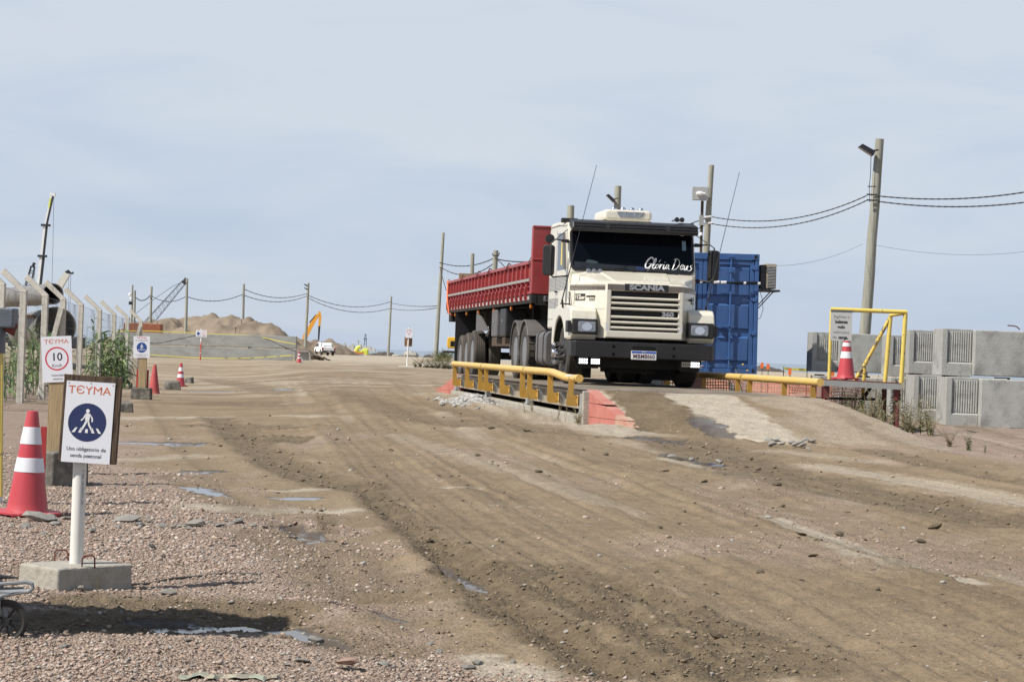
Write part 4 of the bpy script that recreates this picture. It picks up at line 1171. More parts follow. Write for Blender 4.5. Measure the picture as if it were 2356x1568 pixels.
bounds = [(4.45, 7.42), (7.46, 10.30), (10.34, 12.20), (12.24, 15.20), (15.24, 18.25)]
m_rail = mat('grey_rail', (0.30, 0.29, 0.28), 0.5, var=0.1, dust=0.2)
m_redshade = mat('deep_red_paint', (0.26, 0.02, 0.024), 0.5, var=0.2, dust=0.15, dustcol=(0.4, 0.2, 0.16))
for sx_ in (-1, 1):
    f = lambda d, sx_=sx_: sx_ * d
    for y0, y1 in bounds:
        def bx(m_, d0, d1, a, b, z0, z1):
            m_.box(min(f(d0), f(d1)), max(f(d0), f(d1)), a, b, z0, z1)
        p = MB(); bx(p, 1.215, 1.245, y0, y1, 1.605, 2.235)
        bx(p, 1.215, 1.30, y0, y1, 2.175, 2.238); bx(p, 1.245, 1.285, y0, y1, 1.605, 1.66); bx(p, 1.245, 1.29, y0, y1, 1.735, 1.755)
        side = p.build('side_panel', m_red, trailer, bevel=0.006)
        n = max(3, round((y1 - y0) / 0.6))
        rib0 = None
        for k in range(n + 1):
            y = y0 + 0.025 + (y1 - y0 - 0.05) * k / n
            if rib0 is None:
                r_ = MB(); bx(r_, 1.246, 1.297, -0.022, 0.022, 1.66, 2.175)
                rib0 = r_.build('rib', m_red, side)
                rib0.location = (0, y, 0)
            else:
                c = rib0.copy(); COL.objects.link(c); c.parent = side; c.location = (0, y, 0)
        r_ = MB(); bx(r_, 1.297, 1.318, y0 + 0.01, y1 - 0.01, 1.845, 1.895); r_.build('rail', m_rail, side)
        hk = None
        for k in range(n):
            y = y0 + (y1 - y0) * (k + 0.75) / n
            if hk is None:
                h_ = MB(); h_.prism([(1.246, 1.84), (1.30, 1.80), (1.335, 1.70), (1.335, 1.52), (1.30, 1.48), (1.291, 1.48), (1.291, 1.62), (1.246, 1.66)], -0.04, 0.04, lambda a, b, d: (f(a), d, b))
                hk = h_.build('hinge', m_redshade, side); hk.location = (0, y, 0)
            else:
                c = hk.copy(); COL.objects.link(c); c.parent = side; c.location = (0, y, 0)
        lt = MB()
        for y in (y0 + 0.03, y1 - 0.03):
            lt.tube([(f(1.30), y, 2.12), (f(1.33), y, 2.2), (f(1.29), y, 2.29), (f(1.25), y, 2.26)], 0.010, 5)
        lt.build('latch', m_rust, side)
    tp = MB(); tp2 = MB()
    for k in range(23):
        y = 4.5 + k * 0.6
        tp.box(min(f(1.291), f(1.294)), max(f(1.291), f(1.294)), y, y + 0.26, 1.50, 1.57)
        tp2.box(min(f(1.291), f(1.294)), max(f(1.291), f(1.294)), y + 0.26, y + 0.42, 1.50, 1.57)
    o_ = tp.build('reflective_tape', mat('dusty_tape', (0.42, 0.40, 0.37), 0.5, var=0.3, scale=5), trailer); o_['kind'] = 'stuff'
    o_ = tp2.build('red_tape', m_redshade, trailer); o_['kind'] = 'stuff'
    for y in (4.6, 7.2, 9.8, 12.4, 14.6, 16.9):
        MB().lathe([(0.0, -0.03), (0.035, -0.02), (0.042, 0.0), (0.035, 0.02), (0.0, 0.025)], 10, lambda a, b, h, y=y: (f(1.24) + h * sx_, y + a * 0.8, 1.385 + b * 1.3)).build('side_lamp', m_amber, trailer, smooth=True)
    x0, x1 = sorted((f(0.80), f(1.25)))
    for y in (7.9, 9.2):
        tb = box_obj('tool_box', m_grey_plastic if y > 8 else m_black, trailer, x0, x1, y, y + 0.85, 0.82, 1.40, 0.03)
        box_obj('latch', m_alu, tb, f(1.25) - 0.012, f(1.25) + 0.012, y + 0.38, y + 0.48, 1.12, 1.18)
    x0, x1 = sorted((f(0.62), f(1.12)))
    box_obj('spare_tray', m_oldwood, trailer, x0, x1, 7.2, 10.9, 0.62, 0.81, 0.02)
    MB().prism([(13.0, 1.42), (12.85, 1.42), (10.9, 0.96), (13.0, 0.96)], f(1.17), f(1.21), yz).build('wing_stay', m_grey_plastic, trailer)
    for y, dz in ((13.3, 0.06), (14.45, 0.11), (15.6, 0.16)):
        wheel(trailer, f(1.25), y, 0.52 - dz, sx_, dual=True, w=0.27)
    x0, x1 = sorted((f(0.60), f(1.28)))
    box_obj('mud_flap', m_black, trailer, x0, x1, 16.45, 16.48, -0.05, 1.42)
    lg = MB(); lg.box(min(f(0.7), f(0.82)), max(f(0.7), f(0.82)), 7.0, 7.14, 0.4, 1.45); lg.build('landing_leg', m_darkchassis, trailer)
ax = MB()
for y in (13.3, 14.45, 15.6):
    ax.tube([(-0.9, y, 0.42), (0.9, y, 0.42)], 0.09, 8)
ax.box(-0.5, 0.5, 12.6, 16.2, 0.6, 1.15)
ax.build('axles', m_darkchassis, trailer)
rbm = MB().box(-1.2, 1.2, 18.0, 18.12, 0.6, 0.74).box(-0.6, -0.5, 18.0, 18.1, 0.74, 1.45).box(0.5, 0.6, 18.0, 18.1, 0.74, 1.45).box(-1.25, -1.0, 17.7, 18.2, 1.22, 1.42)
rbm.build('rear_bar', m_darkchassis, trailer)
MB().box(-1.25, 1.25, 18.255, 18.30, 1.605, 2.235).build('tailgate', m_red, trailer)
tag(MB().tube([wb(0, 0, 0) * 0 + Vector(p) for p in [(-1.31, 18.2, 2.26), (-1.345, 17.9, 1.8), (-1.33, 17.6, 1.42), (-1.2, 17.6, 1.38)]], 0.016, 6, flat=0.3).build('strap', m_orangebright, trailer))
# plywood sheet that stands in the trailer bed
pw = MB().box(-1.1, 1.1, 0.0, 0.03, 0.0, 0.78).build('plywood_sheet', m_plank)
pw.parent = None
pw.matrix_world = Matrix.Translation((2.21, 35.71, DECK)) @ Matrix.Rotation(TRZ, 4, 'Z') @ Matrix.Translation((-0.05, 17.2, 1.635))
tag(pw, 'tan plywood sheet standing upright in the bed of the red trailer', 'plywood')

# ------------------------------------------------------------------ weighbridge
RW = math.atan2(0.1386, 0.9903)
wbt = thing('weighbridge', 'raised steel vehicle weighbridge with yellow side rails under the truck', 'weighbridge', tuple(WO), RW)
# local frame: x across (v), y along (u), z up
m_deck = mat('deck_plate', (0.14, 0.115, 0.085), 0.85, var=0.3, scale=2.2, bump=0.5, bscale=18, col2=(0.29, 0.24, 0.18), thr=0.56, s2=1.1, soft=0.12)
mods = [(0.02, 5.32), (5.35, 10.62), (10.65, 15.98)]
for y0, y1 in mods:
    box_obj('deck_plate', m_deck, wbt, -0.03, 3.18, y0, y1, DECK - 0.025, DECK, 0.004)
    for x0, x1 in ((0.0, 0.06), (3.08, 3.14)):
        g = MB().box(x0, x1, y0 + 0.05, y1 - 0.05, 0.50, DECK - 0.026).box(x0 - 0.05, x0, y0, y1, DECK - 0.06, DECK - 0.026).box(x0 - 0.04, x0, y0 + 0.1, y1 - 0.1, 0.50, 0.525)
        g.build('girder', m_beige, wbt)
fd = MB().box(-0.16, 0.02, -0.05, DLEN + 0.05, 0.05, 0.42).box(3.12, 3.3, -0.05, DLEN + 0.05, 0.05, 0.42)
fd.build('foundation_beam', m_concpale, wbt, bevel=0.012)
for y in (0.1, 5.33, 10.63, 15.85):
    for x0, x1 in ((-0.10, 0.0), (3.14, 3.24)):
        cb = MB().box(x0, x1, y - 0.10, y + 0.10, 0.42, 0.72).box(x0 - 0.012, x0 + 0.012, y - 0.14, y + 0.14, 0.42, 0.46)
        cb.build('corner_post', m_greysteel, wbt, bevel=0.006)
box_obj('pit_floor', m_darkstone, wbt, 0.05, 3.1, 0, DLEN, -0.4, -0.35)
for k in range(5):
    box_obj('cross_beam', m_darkchassis, wbt, 0.06, 3.08, 1.0 + k * 3.5, 1.25 + k * 3.5, 0.5, 0.74)
# J shaped brackets and tube rails
def jplate(sx_):
    xs = [(-0.275, 0.985), (-0.195, 0.985), (-0.190, 0.72), (-0.172, 0.695), (-0.10, 0.69), (-0.10, 0.54), (-0.235, 0.54), (-0.262, 0.555), (-0.275, 0.585)]
    return [((x if sx_ < 0 else 3.14 - x), z) for x, z in xs]
posts = [0.34, 2.04, 4.14, 4.94, 7.42, 9.63, 10.5, 12.6, 14.8]
for sx_ in (-1, 1):
    for u in posts:
        lean = 0.09 if u < 0.5 else 0.0
        zt = 0.06 if u < 0.5 else 0.0
        P = jplate(sx_)
        b = MB().prism([(a + (-sx_ * 0.11 * (c - 0.54) if u < 0.5 else 0), c - zt * (c > 0.9)) for a, c in P], u - 0.008, u + 0.008, xz)
        jp = b.build('rail_post', m_yellowpost, wbt)
        x0, x1 = sorted(((-0.112 if sx_ < 0 else 3.252), (-0.098 if sx_ < 0 else 3.238)))
        box_obj('flange', m_yellow, jp, x0, x1, u - 0.04, u + 0.04, 0.54, 0.70, 0.003)
        nb = MB()
        for z in (0.57, 0.67):
            nb.tube([(x0 - 0.012, u - 0.022, z), (x1 + 0.012, u - 0.022, z)], 0.011, 6)
        nb.build('bolts', m_rust, jp)
        s0 = -0.098 if sx_ < 0 else 3.238
        s1 = 0.0 if sx_ < 0 else 3.14
        MB().prism([(s0, 0.55), (s0, 0.69), (s1, 0.74), (s1, 0.50)], u - 0.012, u + 0.012, xz).build('bracket', m_greysteel, jp)
    xr = -0.235 if sx_ < 0 else 3.375
    zr = 1.0
    for seg in ([(xr, 15.05, zr), (xr, 10.12, zr)], [(xr, 10.02, zr), (xr, 4.62, zr)],
                [(xr, 4.52, zr), (xr, 2.2, zr), (xr, 1.75, zr - 0.005), (xr - sx_ * 0.02, 1.3, zr - 0.035), (xr - sx_ * 0.05, 0.85, zr - 0.065), (xr - sx_ * 0.08, 0.45, zr - 0.07), (xr - sx_ * 0.10, 0.05, zr - 0.062)]):
        pts = [Vector(p) for p in seg]
        if sx_ > 0 and len(seg) > 2:
            pts = [Vector((xr, 4.52, zr)), Vector((xr, 0.1, zr))]
        MB().tube(pts, 0.056, 14).build('guard_rail', m_yellow, wbt, smooth=40)

# painted end walls beside the ramps
def flare_wall(name, label, fpos, top, bottom, cuts, inner):
    t = thing(name, label, 'wall', tuple(fpos(0, 0)))
    org = Vector(t.location)
    rows_ = 3
    for i in range(len(cuts) - 1):
        a, b = cuts[i] + 0.004, cuts[i + 1] - 0.004
        for r_ in range(rows_):
            z0 = bottom + r_ * 0.19 + 0.003
            za = min(z0 + 0.184, top(a)); zb = min(z0 + 0.184, top(b))
            if za - z0 < 0.01: continue
            zb = max(zb, z0 + 0.002)
            def q(u, z, d):
                p = fpos(u, d); return Vector((p.x, p.y, z)) - org
            m_ = MB().hexa([q(a, z0, 0), q(b, z0, 0), q(b, z0, inner), q(a, z0, inner), q(a, za, 0), q(b, zb, 0), q(b, zb, inner), q(a, za, inner)])
            m_.build('block', m_redwall if i < len(cuts) - 3 or fpos is farw else m_redfade, t)
    return t
m_redfade = mat('worn_red_wall', (0.48, 0.19, 0.14), 0.9, var=0.2, scale=3, col2=(0.42, 0.33, 0.24), thr=0.47, s2=3, soft=0.12)
def nearw(u, d):
    return wb(-u, ramp_left(u) - 0.03 + d * 1.0, 0)
def farw(u, d):
    return wb(DLEN + u * 0.9, -0.02 - 0.50 * u + d, 0)
flare_wall('ramp_wall', 'faded red block wall closing the near corner of the ramp', nearw, lambda u: DECK + 0.012 - 0.25 * u, 0.22, [0.0, 0.42, 0.84, 1.22, 1.52, 1.8], 0.16)
flare_wall('ramp_wall', 'red block wall at the far end of the weighbridge by the trailer wheels', farw, lambda u: DECK + 0.012 - 0.50 * u, 0.22, [0.0, 0.32, 0.62, 0.9], 0.16)
cp = MB().box(-0.10, 0.03, -0.11, 0.0, 0.15, DECK - 0.01).build('corner_pillar', m_concpale, None, bevel=0.015)
cp.location = WO; cp.rotation_euler = (0, 0, RW)
tag(cp, 'rough pale concrete pillar between weighbridge girder and red wall', 'pillar')

# heap of grey rubble below the rail
rg = np.random.default_rng(5)
n = 800
u_ = rg.normal(9.3, 1.3, n); v_ = -0.55 + rg.normal(0, 0.2, n)
px_ = WO.x + WA.x * u_ + WR.x * v_; py_ = WO.y + WA.y * u_ + WR.y * v_
hz_ = 0.17 * np.exp(-((u_ - 9.3) / 1.5) ** 2 - ((v_ + 0.45) / 0.28) ** 2)
pz_ = soil(px_, py_) + hz_ + 0.03
scatter('rubble', px_, py_, pz_, rg.uniform(0.02, 0.055, n), np.array([0.34, 0.33, 0.31])[None] * rg.uniform(0.7, 1.3, (n, 1)), seed=21)

# ------------------------------------------------------------------ blue container
cx0 = at(1741, 860, 46.0)
ct = thing('shipping_container', 'blue steel shipping container with double doors facing the yard behind the truck', 'container', (cx0.x, 46.0, cx0.z), math.radians(5))
ct.rotation_euler = (0, math.radians(-0.6), math.radians(5))
CW, CH, CD = 2.44, 2.58, 6.05
box_obj('body', m_blue, ct, -CW + 0.03, -0.03, 0.10, CD, 0.06, CH - 0.03)
fr = MB()
fr.box(-CW, -CW + 0.09, 0, 0.14, 0.1, CH - 0.12); fr.box(-0.09, 0, 0, 0.14, 0.1, CH - 0.12)
fr.box(-CW + 0.15, -0.15, 0.01, 0.14, CH - 0.14, CH); fr.box(-CW + 0.15, -0.15, 0.01, 0.14, 0.0, 0.10)
fr.box(-CW, -CW + 0.08, 0.1, CD, CH - 0.08, CH - 0.005); fr.box(-0.08, 0, 0.1, CD, CH - 0.08, CH - 0.005)
fr.build('frame', m_blue, ct, bevel=0.008)
for x in (-CW, -0.165):
    for z in (0.0, CH - 0.125):
        cc_ = box_obj('corner_casting', m_blue, ct, x, x + 0.165, -0.012, 0.16, z, z + 0.125, 0.006)
        MB().prism([(x + 0.0825 + 0.035 * math.cos(k * PI / 8), z + 0.062 + 0.042 * math.sin(k * PI / 8)) for k in range(16)], -0.0135, -0.011, xz).build('hole', m_darkchassis, cc_)
for s in range(2):
    x0, x1 = ((-CW + 0.10, -CW / 2 - 0.006), (-CW / 2 + 0.006, -0.10))[s]
    dr = box_obj('door', m_blue, ct, x0, x1, 0.07, 0.10, 0.11, CH - 0.15)
    e = MB(); e.box(x0, x0 + 0.09, 0.03, 0.07, 0.11, CH - 0.15); e.box(x1 - 0.09, x1, 0.03, 0.07, 0.11, CH - 0.15)
    e.box(x0 + 0.09, x1 - 0.09, 0.03, 0.07, CH - 0.24, CH - 0.15); e.box(x0 + 0.09, x1 - 0.09, 0.03, 0.07, 0.11, 0.20)
    e.build('door_frame', m_blue, dr, bevel=0.006)
    for z0, z1 in ((0.25, 0.80), (0.94, 1.50), (1.66, 2.30)):
        a, c = x0 + 0.10, x1 - 0.10
        MB().hexa([(a, 0.07, z0), (c, 0.07, z0), (c, 0.07, z1), (a, 0.07, z1), (a + 0.01, 0.035, z0 + 0.035), (c - 0.01, 0.035, z0 + 0.035), (c - 0.01, 0.035, z1 - 0.035), (a + 0.01, 0.035, z1 - 0.035)]).build('panel', m_blue, dr, bevel=0.004)
    xs = (x0 + 0.30, x0 + 0.78) if s == 0 else (x1 - 1.0, x1 - 0.52)
    for x in xs:
        rod = MB().tube([(x, -0.03, 0.03), (x, -0.03, CH - 0.08)], 0.019, 10).build('lock_rod', m_blue, ct, smooth=True)
        cl = MB()
        for z in (0.06, 0.32, 0.95, 1.72, 2.2, CH - 0.1):
            cl.box(x - 0.035, x + 0.035, -0.05, 0.03, z - 0.028, z + 0.028)
        cl.box(x - 0.05, x + 0.05, -0.06, 0.01, CH - 0.09, CH - 0.05); cl.box(x - 0.05, x + 0.05, -0.06, 0.01, 0.01, 0.05)
        cl.build('clamps', m_blue, rod, bevel=0.004)
        MB().tube([(x, -0.055, 1.02), (x - 0.22, -0.06, 1.00), (x - 0.42, -0.05, 0.99)], 0.014, 6).box(x - 0.24, x - 0.16, -0.07, 0.03, 0.97, 1.04).build('handle', m_blue, rod)
    xh = x0 - 0.07 if s == 0 else x1 - 0.02
    for z in (0.14, 0.87, 1.60, 2.28):
        MB().box(xh, xh + 0.10, -0.012, 0.03, z - 0.045, z + 0.045).box(xh - 0.05 + (0.13 if s == 0 else 0), xh + 0.03 + (0.13 if s == 0 else 0), 0.0, 0.03, z - 0.03, z + 0.03).build('hinge', m_blue, ct, bevel=0.008)
cb = MB()
for k in range(3):
    cb.tube([(-2.3 + 0.23 * i, -0.06 - 0.012 * k, 1.935 + 0.016 * k + 0.012 * math.sin(i * 1.3 + k)) for i in range(11)], 0.012, 5)
cbo = cb.build('cable_bundle', m_cable, ct)
for x in (-2.0, -1.3, -1.0, -0.85, -0.35, -0.04):
    MB().tube([(x, -0.075, 1.945), (x + (0.12 if x in (-1.0, -0.85) else 0.05), -0.075, 1.952)], 0.034, 8).build('white_tape', m_white, cbo)
for x in (-2.2, -0.35):
    for y in (0.15, 5.5):
        p = Matrix.Rotation(math.radians(5), 3, 'Z') @ Vector((x, y, 0))
        gx, gy = ct.location.x + p.x, ct.location.y + p.y
        g0 = gz(gx, gy) - 0.05
        b = MB().box(-0.2, 0.2, -0.15, 0.2, 0, ct.location.z - g0 - 0.03).build('footing_block', m_conc, None, bevel=0.01)
        b.location = (gx, gy, g0)
        tag(b, 'concrete footing block under the ' + ('front' if y < 1 else 'rear') + ' corner of the blue container ' + ('behind the truck' if x < -1 else 'below the air conditioner'), 'block', 'footings under the blue container')
# air conditioner on its bracket on the container side
ac = thing('air_conditioner', 'rusty off white air conditioner with louvres mounted beside the blue container', 'air conditioner', ct.location, ct.rotation_euler.z)
box_obj('casing', mat('ac_case', (0.045, 0.045, 0.045), 0.7), ac, 0.03, 0.16, 0.1, 0.6, 1.85, 2.36, 0.01)
box_obj('front_cover', mat('ac_cream', (0.38, 0.34, 0.26), 0.6, var=0.15, col2=(0.22, 0.11, 0.05), thr=0.58, s2=6), ac, 0.15, 0.37, 0.08, 0.62, 1.85, 2.39, 0.01)
box_obj('louvre_back', m_darkchassis, ac, 0.185, 0.345, 0.074, 0.08, 1.88, 2.33)
for k in range(14):
    MB().box(0.185, 0.345, 0.055, 0.078, 1.885 + k * 0.0325, 1.897 + k * 0.0325).build('louvre', m_signgrey, ac)
br = MB().box(-0.02, 0.46, 0.05, 0.7, 1.79, 1.83).tube([(0.0, 0.2, 1.40), (0.34, 0.2, 1.79)], 0.012, 6).tube([(0.0, 0.55, 1.40), (0.34, 0.55, 1.79)], 0.012, 6)
br.tube([(0.03, 0.1, 1.79), (0.09, 0.1, 1.6), (0.11, 0.1, 1.4), (0.06, 0.1, 1.22), (0.0, 0.1, 1.18)], 0.006, 5)
br.build('bracket', m_black, ac)

# ------------------------------------------------------------------ stacked precast units on the right
def make_unit():
    r = thing('concrete_wall_unit', 'grey precast concrete wall unit', 'concrete unit')
    H = 0.875
    body = MB().box(0.0, 0.10, 0.0, 0.85, 0.0, H).box(0.10, 0.57, 0.05, 0.85, 0.25, H - 0.03).box(0.10, 0.57, 0.0, 0.85, 0.0, 0.225).box(0.10, 0.57, 0.05, 0.85, H - 0.03, H)
    body.add([(0.10, 0.0, 0.225), (0.57, 0.0, 0.225), (0.57, 0.055, 0.262), (0.10, 0.055, 0.262)], [(0, 1, 2, 3)])
    body.build('frame', m_conc, r, bevel=0.006)
    rb = MB()
    for k in range(10):
        x = 0.155 + k * 0.043
        rb.tube([(x, 0.048, 0.265), (x, 0.048, H - 0.05 - (0.05 if k == 0 else 0))], 0.0185, 8)
    o = rb.build('ribbing', m_conc, r, smooth=40); o['kind'] = 'stuff'
    box_obj('slab', m_conc, r, 0.575, 1.72, -0.16, 0.85, 0.012, H - 0.01, 0.018)
    return r
unit0 = make_unit()
UN = [((2180.7, 37.5), 0.24, 'bottom grey concrete unit with ribbed panel nearest the right edge of the frame', 0.0),
      ((2167.5, 40.0), 1.14, 'top grey concrete unit with the large stained plain face at the right', 0.01),
      ((2105.0, 40.0), 0.25, 'lower ribbed concrete unit just right of the red platform leg', -0.01),
      ((2091.6, 43.0), 1.145, 'upper concrete unit, second ribbed panel from the right', 0.0),
      ((2045.0, 45.5), 1.06, 'short upper concrete unit seen through the yellow platform frame', 0.0),
      ((2052.0, 43.3), 0.17, 'lower concrete unit behind the weeds and red platform leg', -0.02),
      ((1869.0, 47.3), 1.10, 'upper concrete unit behind the cone and grey sign', 0.0),
      ((1882.0, 46.0), 0.14, 'low concrete unit below the platform beside the orange netting', 0.02)]
for i, ((vx, Y), z, lab, rz_) in enumerate(UN):
    o = unit0 if i == 0 else copy_tree(unit0)
    o['label'] = lab; o['group'] = 'stacked precast concrete units'
    x = (vx - 1178) / FPX * Y
    o.location = (x, Y, z); o.rotation_euler = (0, 0, rz_)
for i, (x, y, z) in enumerate([(8.3, 40.3, 1.105), (9.3, 40.3, 1.105), (8.2, 43.2, 1.115), (6.9, 47.6, 1.0), (7.9, 47.6, 1.0), (7.9, 37.9, 0.2), (9.0, 37.9, 0.2)]):
    b = MB().box(-0.06, 0.06, -0.3, 0.5, 0, 0.09 if z > 1 and y < 47 else 0.10).build('timber_bearer', m_oldwood, None)
    b.location = (x, y, z - 0.085 if z < 1 else z - 0.06)
    tag(b, ['timber bearer under the left end of the large stained top concrete unit', 'timber bearer under the right half of the large stained top concrete unit', 'timber bearer under the upper concrete unit second from the right', 'timber bearer under the left end of the unit behind the cone', 'timber bearer under the right end of the unit behind the cone', 'timber bearer on the gravel under the left end of the bottom right unit', 'timber bearer on the gravel under the plain face of the bottom right unit'][i], 'timber', 'bearers under the concrete units')
# bent reinforcing bar on the topmost unit
tag(MB().tube([at(2318, 748.5, 40.2), at(2330, 749, 40.2), at(2339, 751, 40.2), at(2346, 757.5, 40.2)], 0.012, 6).build('bent_bar', m_rust), 'thin bent steel bar sticking up from the top right concrete unit', 'bar')

# ------------------------------------------------------------------ inspection platform
pf = thing('steel_platform', 'small rusty steel platform on red legs with chipped yellow handrail frame', 'platform', (0, 0, 0))
pf.location = (5.45, 33.0, 0.25)
def PL(x, y, z): return Vector((x - 5.45, y - 33.0, z - 0.25))
fb = MB()
fb.add([PL(*p) for p in [(4.84, 33.0, .93), (6.04, 33.0, .91), (6.04, 33.06, .91), (4.84, 33.06, .93), (4.84, 33.0, 1.02), (6.04, 33.0, 1.0), (6.04, 33.06, 1.0), (4.84, 33.06, 1.02)]],
       [(0, 3, 2, 1), (4, 5, 6, 7), (0, 1, 5, 4), (1, 2, 6, 5), (2, 3, 7, 6), (3, 0, 4, 7)])
fb.build('edge_beam', m_greysteel, pf)
pb = MB(); pb.M = Matrix.Translation((-5.45, -33.0, -0.25))
pb.hexa([(4.84, 33.0, 1.02), (6.04, 33.0, 1.0), (6.04, 34.3, 1.0), (4.84, 34.3, 1.02), (4.84, 33.0, 1.035), (6.04, 33.0, 1.015), (6.04, 34.3, 1.015), (4.84, 34.3, 1.035)])
pb.build('platform_plate', m_rust, pf)
for x, y, m_ in ((4.87, 33.06, m_rust), (6.0, 33.06, m_rust), (4.87, 34.2, m_rust), (6.0, 34.2, m_rust)):
    lg = MB(); lg.M = Matrix.Translation((-5.45, -33.0, -0.25))
    g = gz(x, y) - 0.1
    lg.box(x - 0.035, x + 0.035, y, y + 0.012, g, 0.92).box(x - 0.035, x - 0.025, y, y + 0.07, g, 0.92).box(x + 0.025, x + 0.035, y, y + 0.07, g, 0.92)
    lo = lg.build('leg', mat('leg_red', (0.20, 0.028, 0.03), 0.7, var=0.3, scale=5, col2=(0.12, 0.06, 0.05), thr=0.55, s2=7) if y < 33.5 else m_rust, pf)
    if y < 33.5:
        g2 = MB(); g2.M = lg.M; g2.box(x - 0.07 if x > 5 else x, x if x > 5 else x + 0.07, y - 0.012, y - 0.002, 0.74, 0.93)
        g2.build('gusset', m_rust, lo)
bs = MB(); bs.M = Matrix.Translation((-5.45, -33.0, -0.25))
bs.tube([(4.5, 33.6, 0.72), (5.75, 33.6, 0.74)], 0.02, 6)
br1 = bs.build('brace', m_darkchassis, pf)
bs = MB(); bs.M = Matrix.Translation((-5.45, -33.0, -0.25)); bs.tube([(5.72, 33.9, 0.92), (5.3, 33.9, 0.22)], 0.03, 6); bs.build('brace', m_darkchassis, pf)
bs = MB(); bs.M = Matrix.Translation((-5.45, -33.0, -0.25)); bs.tube([(4.8, 33.9, 0.48), (5.55, 33.9, 0.46)], 0.02, 6); bs.build('brace', m_darkchassis, pf)
def ytube(name, pts, r=0.03, m_=None):
    t_ = MB(); t_.M = Matrix.Translation((-5.45, -33.0, -0.25)); t_.tube(pts, r, 10)
    return t_.build(name, m_ or m_yellowchip, pf, smooth=40)
ytube('handrail_post', [(4.93, 33.05, 1.03), (4.93, 33.05, 2.10)], 0.027)
ytube('top_rail', [(4.92, 33.05, 2.115), (5.5, 33.05, 2.115), (6.10, 33.05, 2.115)], 0.033)
ytube('handrail_post', [(6.05, 33.06, 1.01), (6.08, 33.06, 2.09)], 0.035)
ytube('handrail_post', [(6.0, 34.2, 1.01), (6.05, 34.2, 2.06)], 0.035)
ytube('side_rail', [(6.08, 33.06, 2.10), (6.05, 34.2, 2.08)], 0.028)
ytube('diagonal_brace', [(6.04, 34.2, 2.04), (5.66, 34.2, 1.27), (5.62, 34.2, 1.2), (5.5, 34.2, 1.0)], 0.03, m_yellowworn)
ytube('post', [(5.66, 34.18, 1.24), (5.64, 34.18, 0.15)], 0.028, m_yellowworn)
sg = thing('notice_sign', 'weathered grey sign with black Spanish lettering hung on the yellow handrail', 'sign', (5.08, 32.985, 1.87))
box_obj('sign_panel', m_signgrey, sg, -0.165, 0.165, -0.006, 0.006, -0.235, 0.235)
box_obj('sign_clamp', m_grey_plastic, sg, -0.165, 0.165, -0.008, 0.03, 0.205, 0.238)
for k, (tx, m_, off) in enumerate([('Ingreso a', m_inkgrey, 0), ('balanza', m_inkbold, .004), ('solo', m_inkbold, .004), ('vehículos', m_inkgrey, 0)]):
    letter(tx, 0.066, m_, sg, 0.0, -0.0068, 0.135 - 0.080 * k, offset=off, extrude=0.0006)
letter('de', 0.066, m_inkgrey, sg, -0.098, -0.0068, -0.185, extrude=0.0006)
letter('carga.', 0.066, m_inkbold, sg, 0.035, -0.0068, -0.185, offset=.004, extrude=0.0006)

# ------------------------------------------------------------------ traffic cones
def make_cone(h, label, loc, bands, body_mat, base=True, lean=(0, 0), rz=0.0, band_mat=None):
    t = thing('traffic_cone', label, 'traffic cone', loc, rz, 'traffic cones on the site')
    t.rotation_euler = (lean[0], lean[1], rz)
    R0 = h * 0.205; R1 = h * 0.052
    rad = lambda z: R0 + (R1 - R0) * (z / h)
    MB().lathe([(rad(0.03) + 0.01, 0.02), (rad(0.05), 0.05)] + [(rad(h * k / 8), h * k / 8) for k in range(1, 9)] + [(R1 * 0.8, h + 0.004), (R1 * 0.7, h - 0.02), (0, h - 0.02)], 32).build('cone_body', body_mat, t, smooth=35)
    for a, b in bands:
        MB().lathe([(rad(a) + 0.0005, a), (rad(a) + 0.003, a + 0.002), (rad(b) + 0.003, b - 0.002), (rad(b) + 0.0005, b)], 32).build('reflective_band', band_mat or m_band, t, smooth=35)
    if base:
        pts = []
        n = 32
        for k in range(n):
            q = 2 * PI * k / n
            rr = R0 * 1.52 * (1 + 0.05 * math.cos(4 * q)) 
            pts.append((rr * math.cos(q), rr * math.sin(q)))
        MB().prism(pts, 0.008, 0.032, xy).build('base', body_mat, t, bevel=0.006)
        ft = MB()
        for k in range(6):
            q = 2 * PI * (k + 0.3) / 6
            cx, cy = R0 * 1.35 * math.cos(q), R0 * 1.35 * math.sin(q)
            ft.lathe([(0.025, -0.002), (0.025, 0.01)], 8, lambda a, b, z, cx=cx, cy=cy: (cx + a, cy + b, z))
        ft.build('feet', body_mat, t)
    return t
make_cone(0.72, 'red cone with one white band in view standing on the steel platform', (5.25, 33.45, 1.032), [(0.335, 0.44), (0.52, 0.58)], m_cone)
p = gp(62, 1183)
make_cone(0.73, 'large red cone with two white bands nearest the camera on pink gravel', (p.x, p.y, sz(p.x, p.y) + 0.005), [(0.305, 0.405), (0.50, 0.62)], m_cone, lean=(0, 0.02))
p = gp(354, 906)
make_cone(0.70, 'plain faded red cone without bands beside the wooden sign post', (p.x, p.y, sz(p.x, p.y)), [], m_conefaded, base=False)
p = gp(415, 888)
make_cone(0.70, 'red cone with two white bands beside a broken concrete lump', (p.x, p.y, sz(p.x, p.y)), [(0.265, 0.37), (0.455, 0.575)], m_cone)
p = gp(688, 834)
make_cone(0.74, 'small distant red and white cone at the end of the long concrete wall', (p.x, p.y, sz(p.x, p.y)), [(0.27, 0.37), (0.48, 0.58)], m_cone)

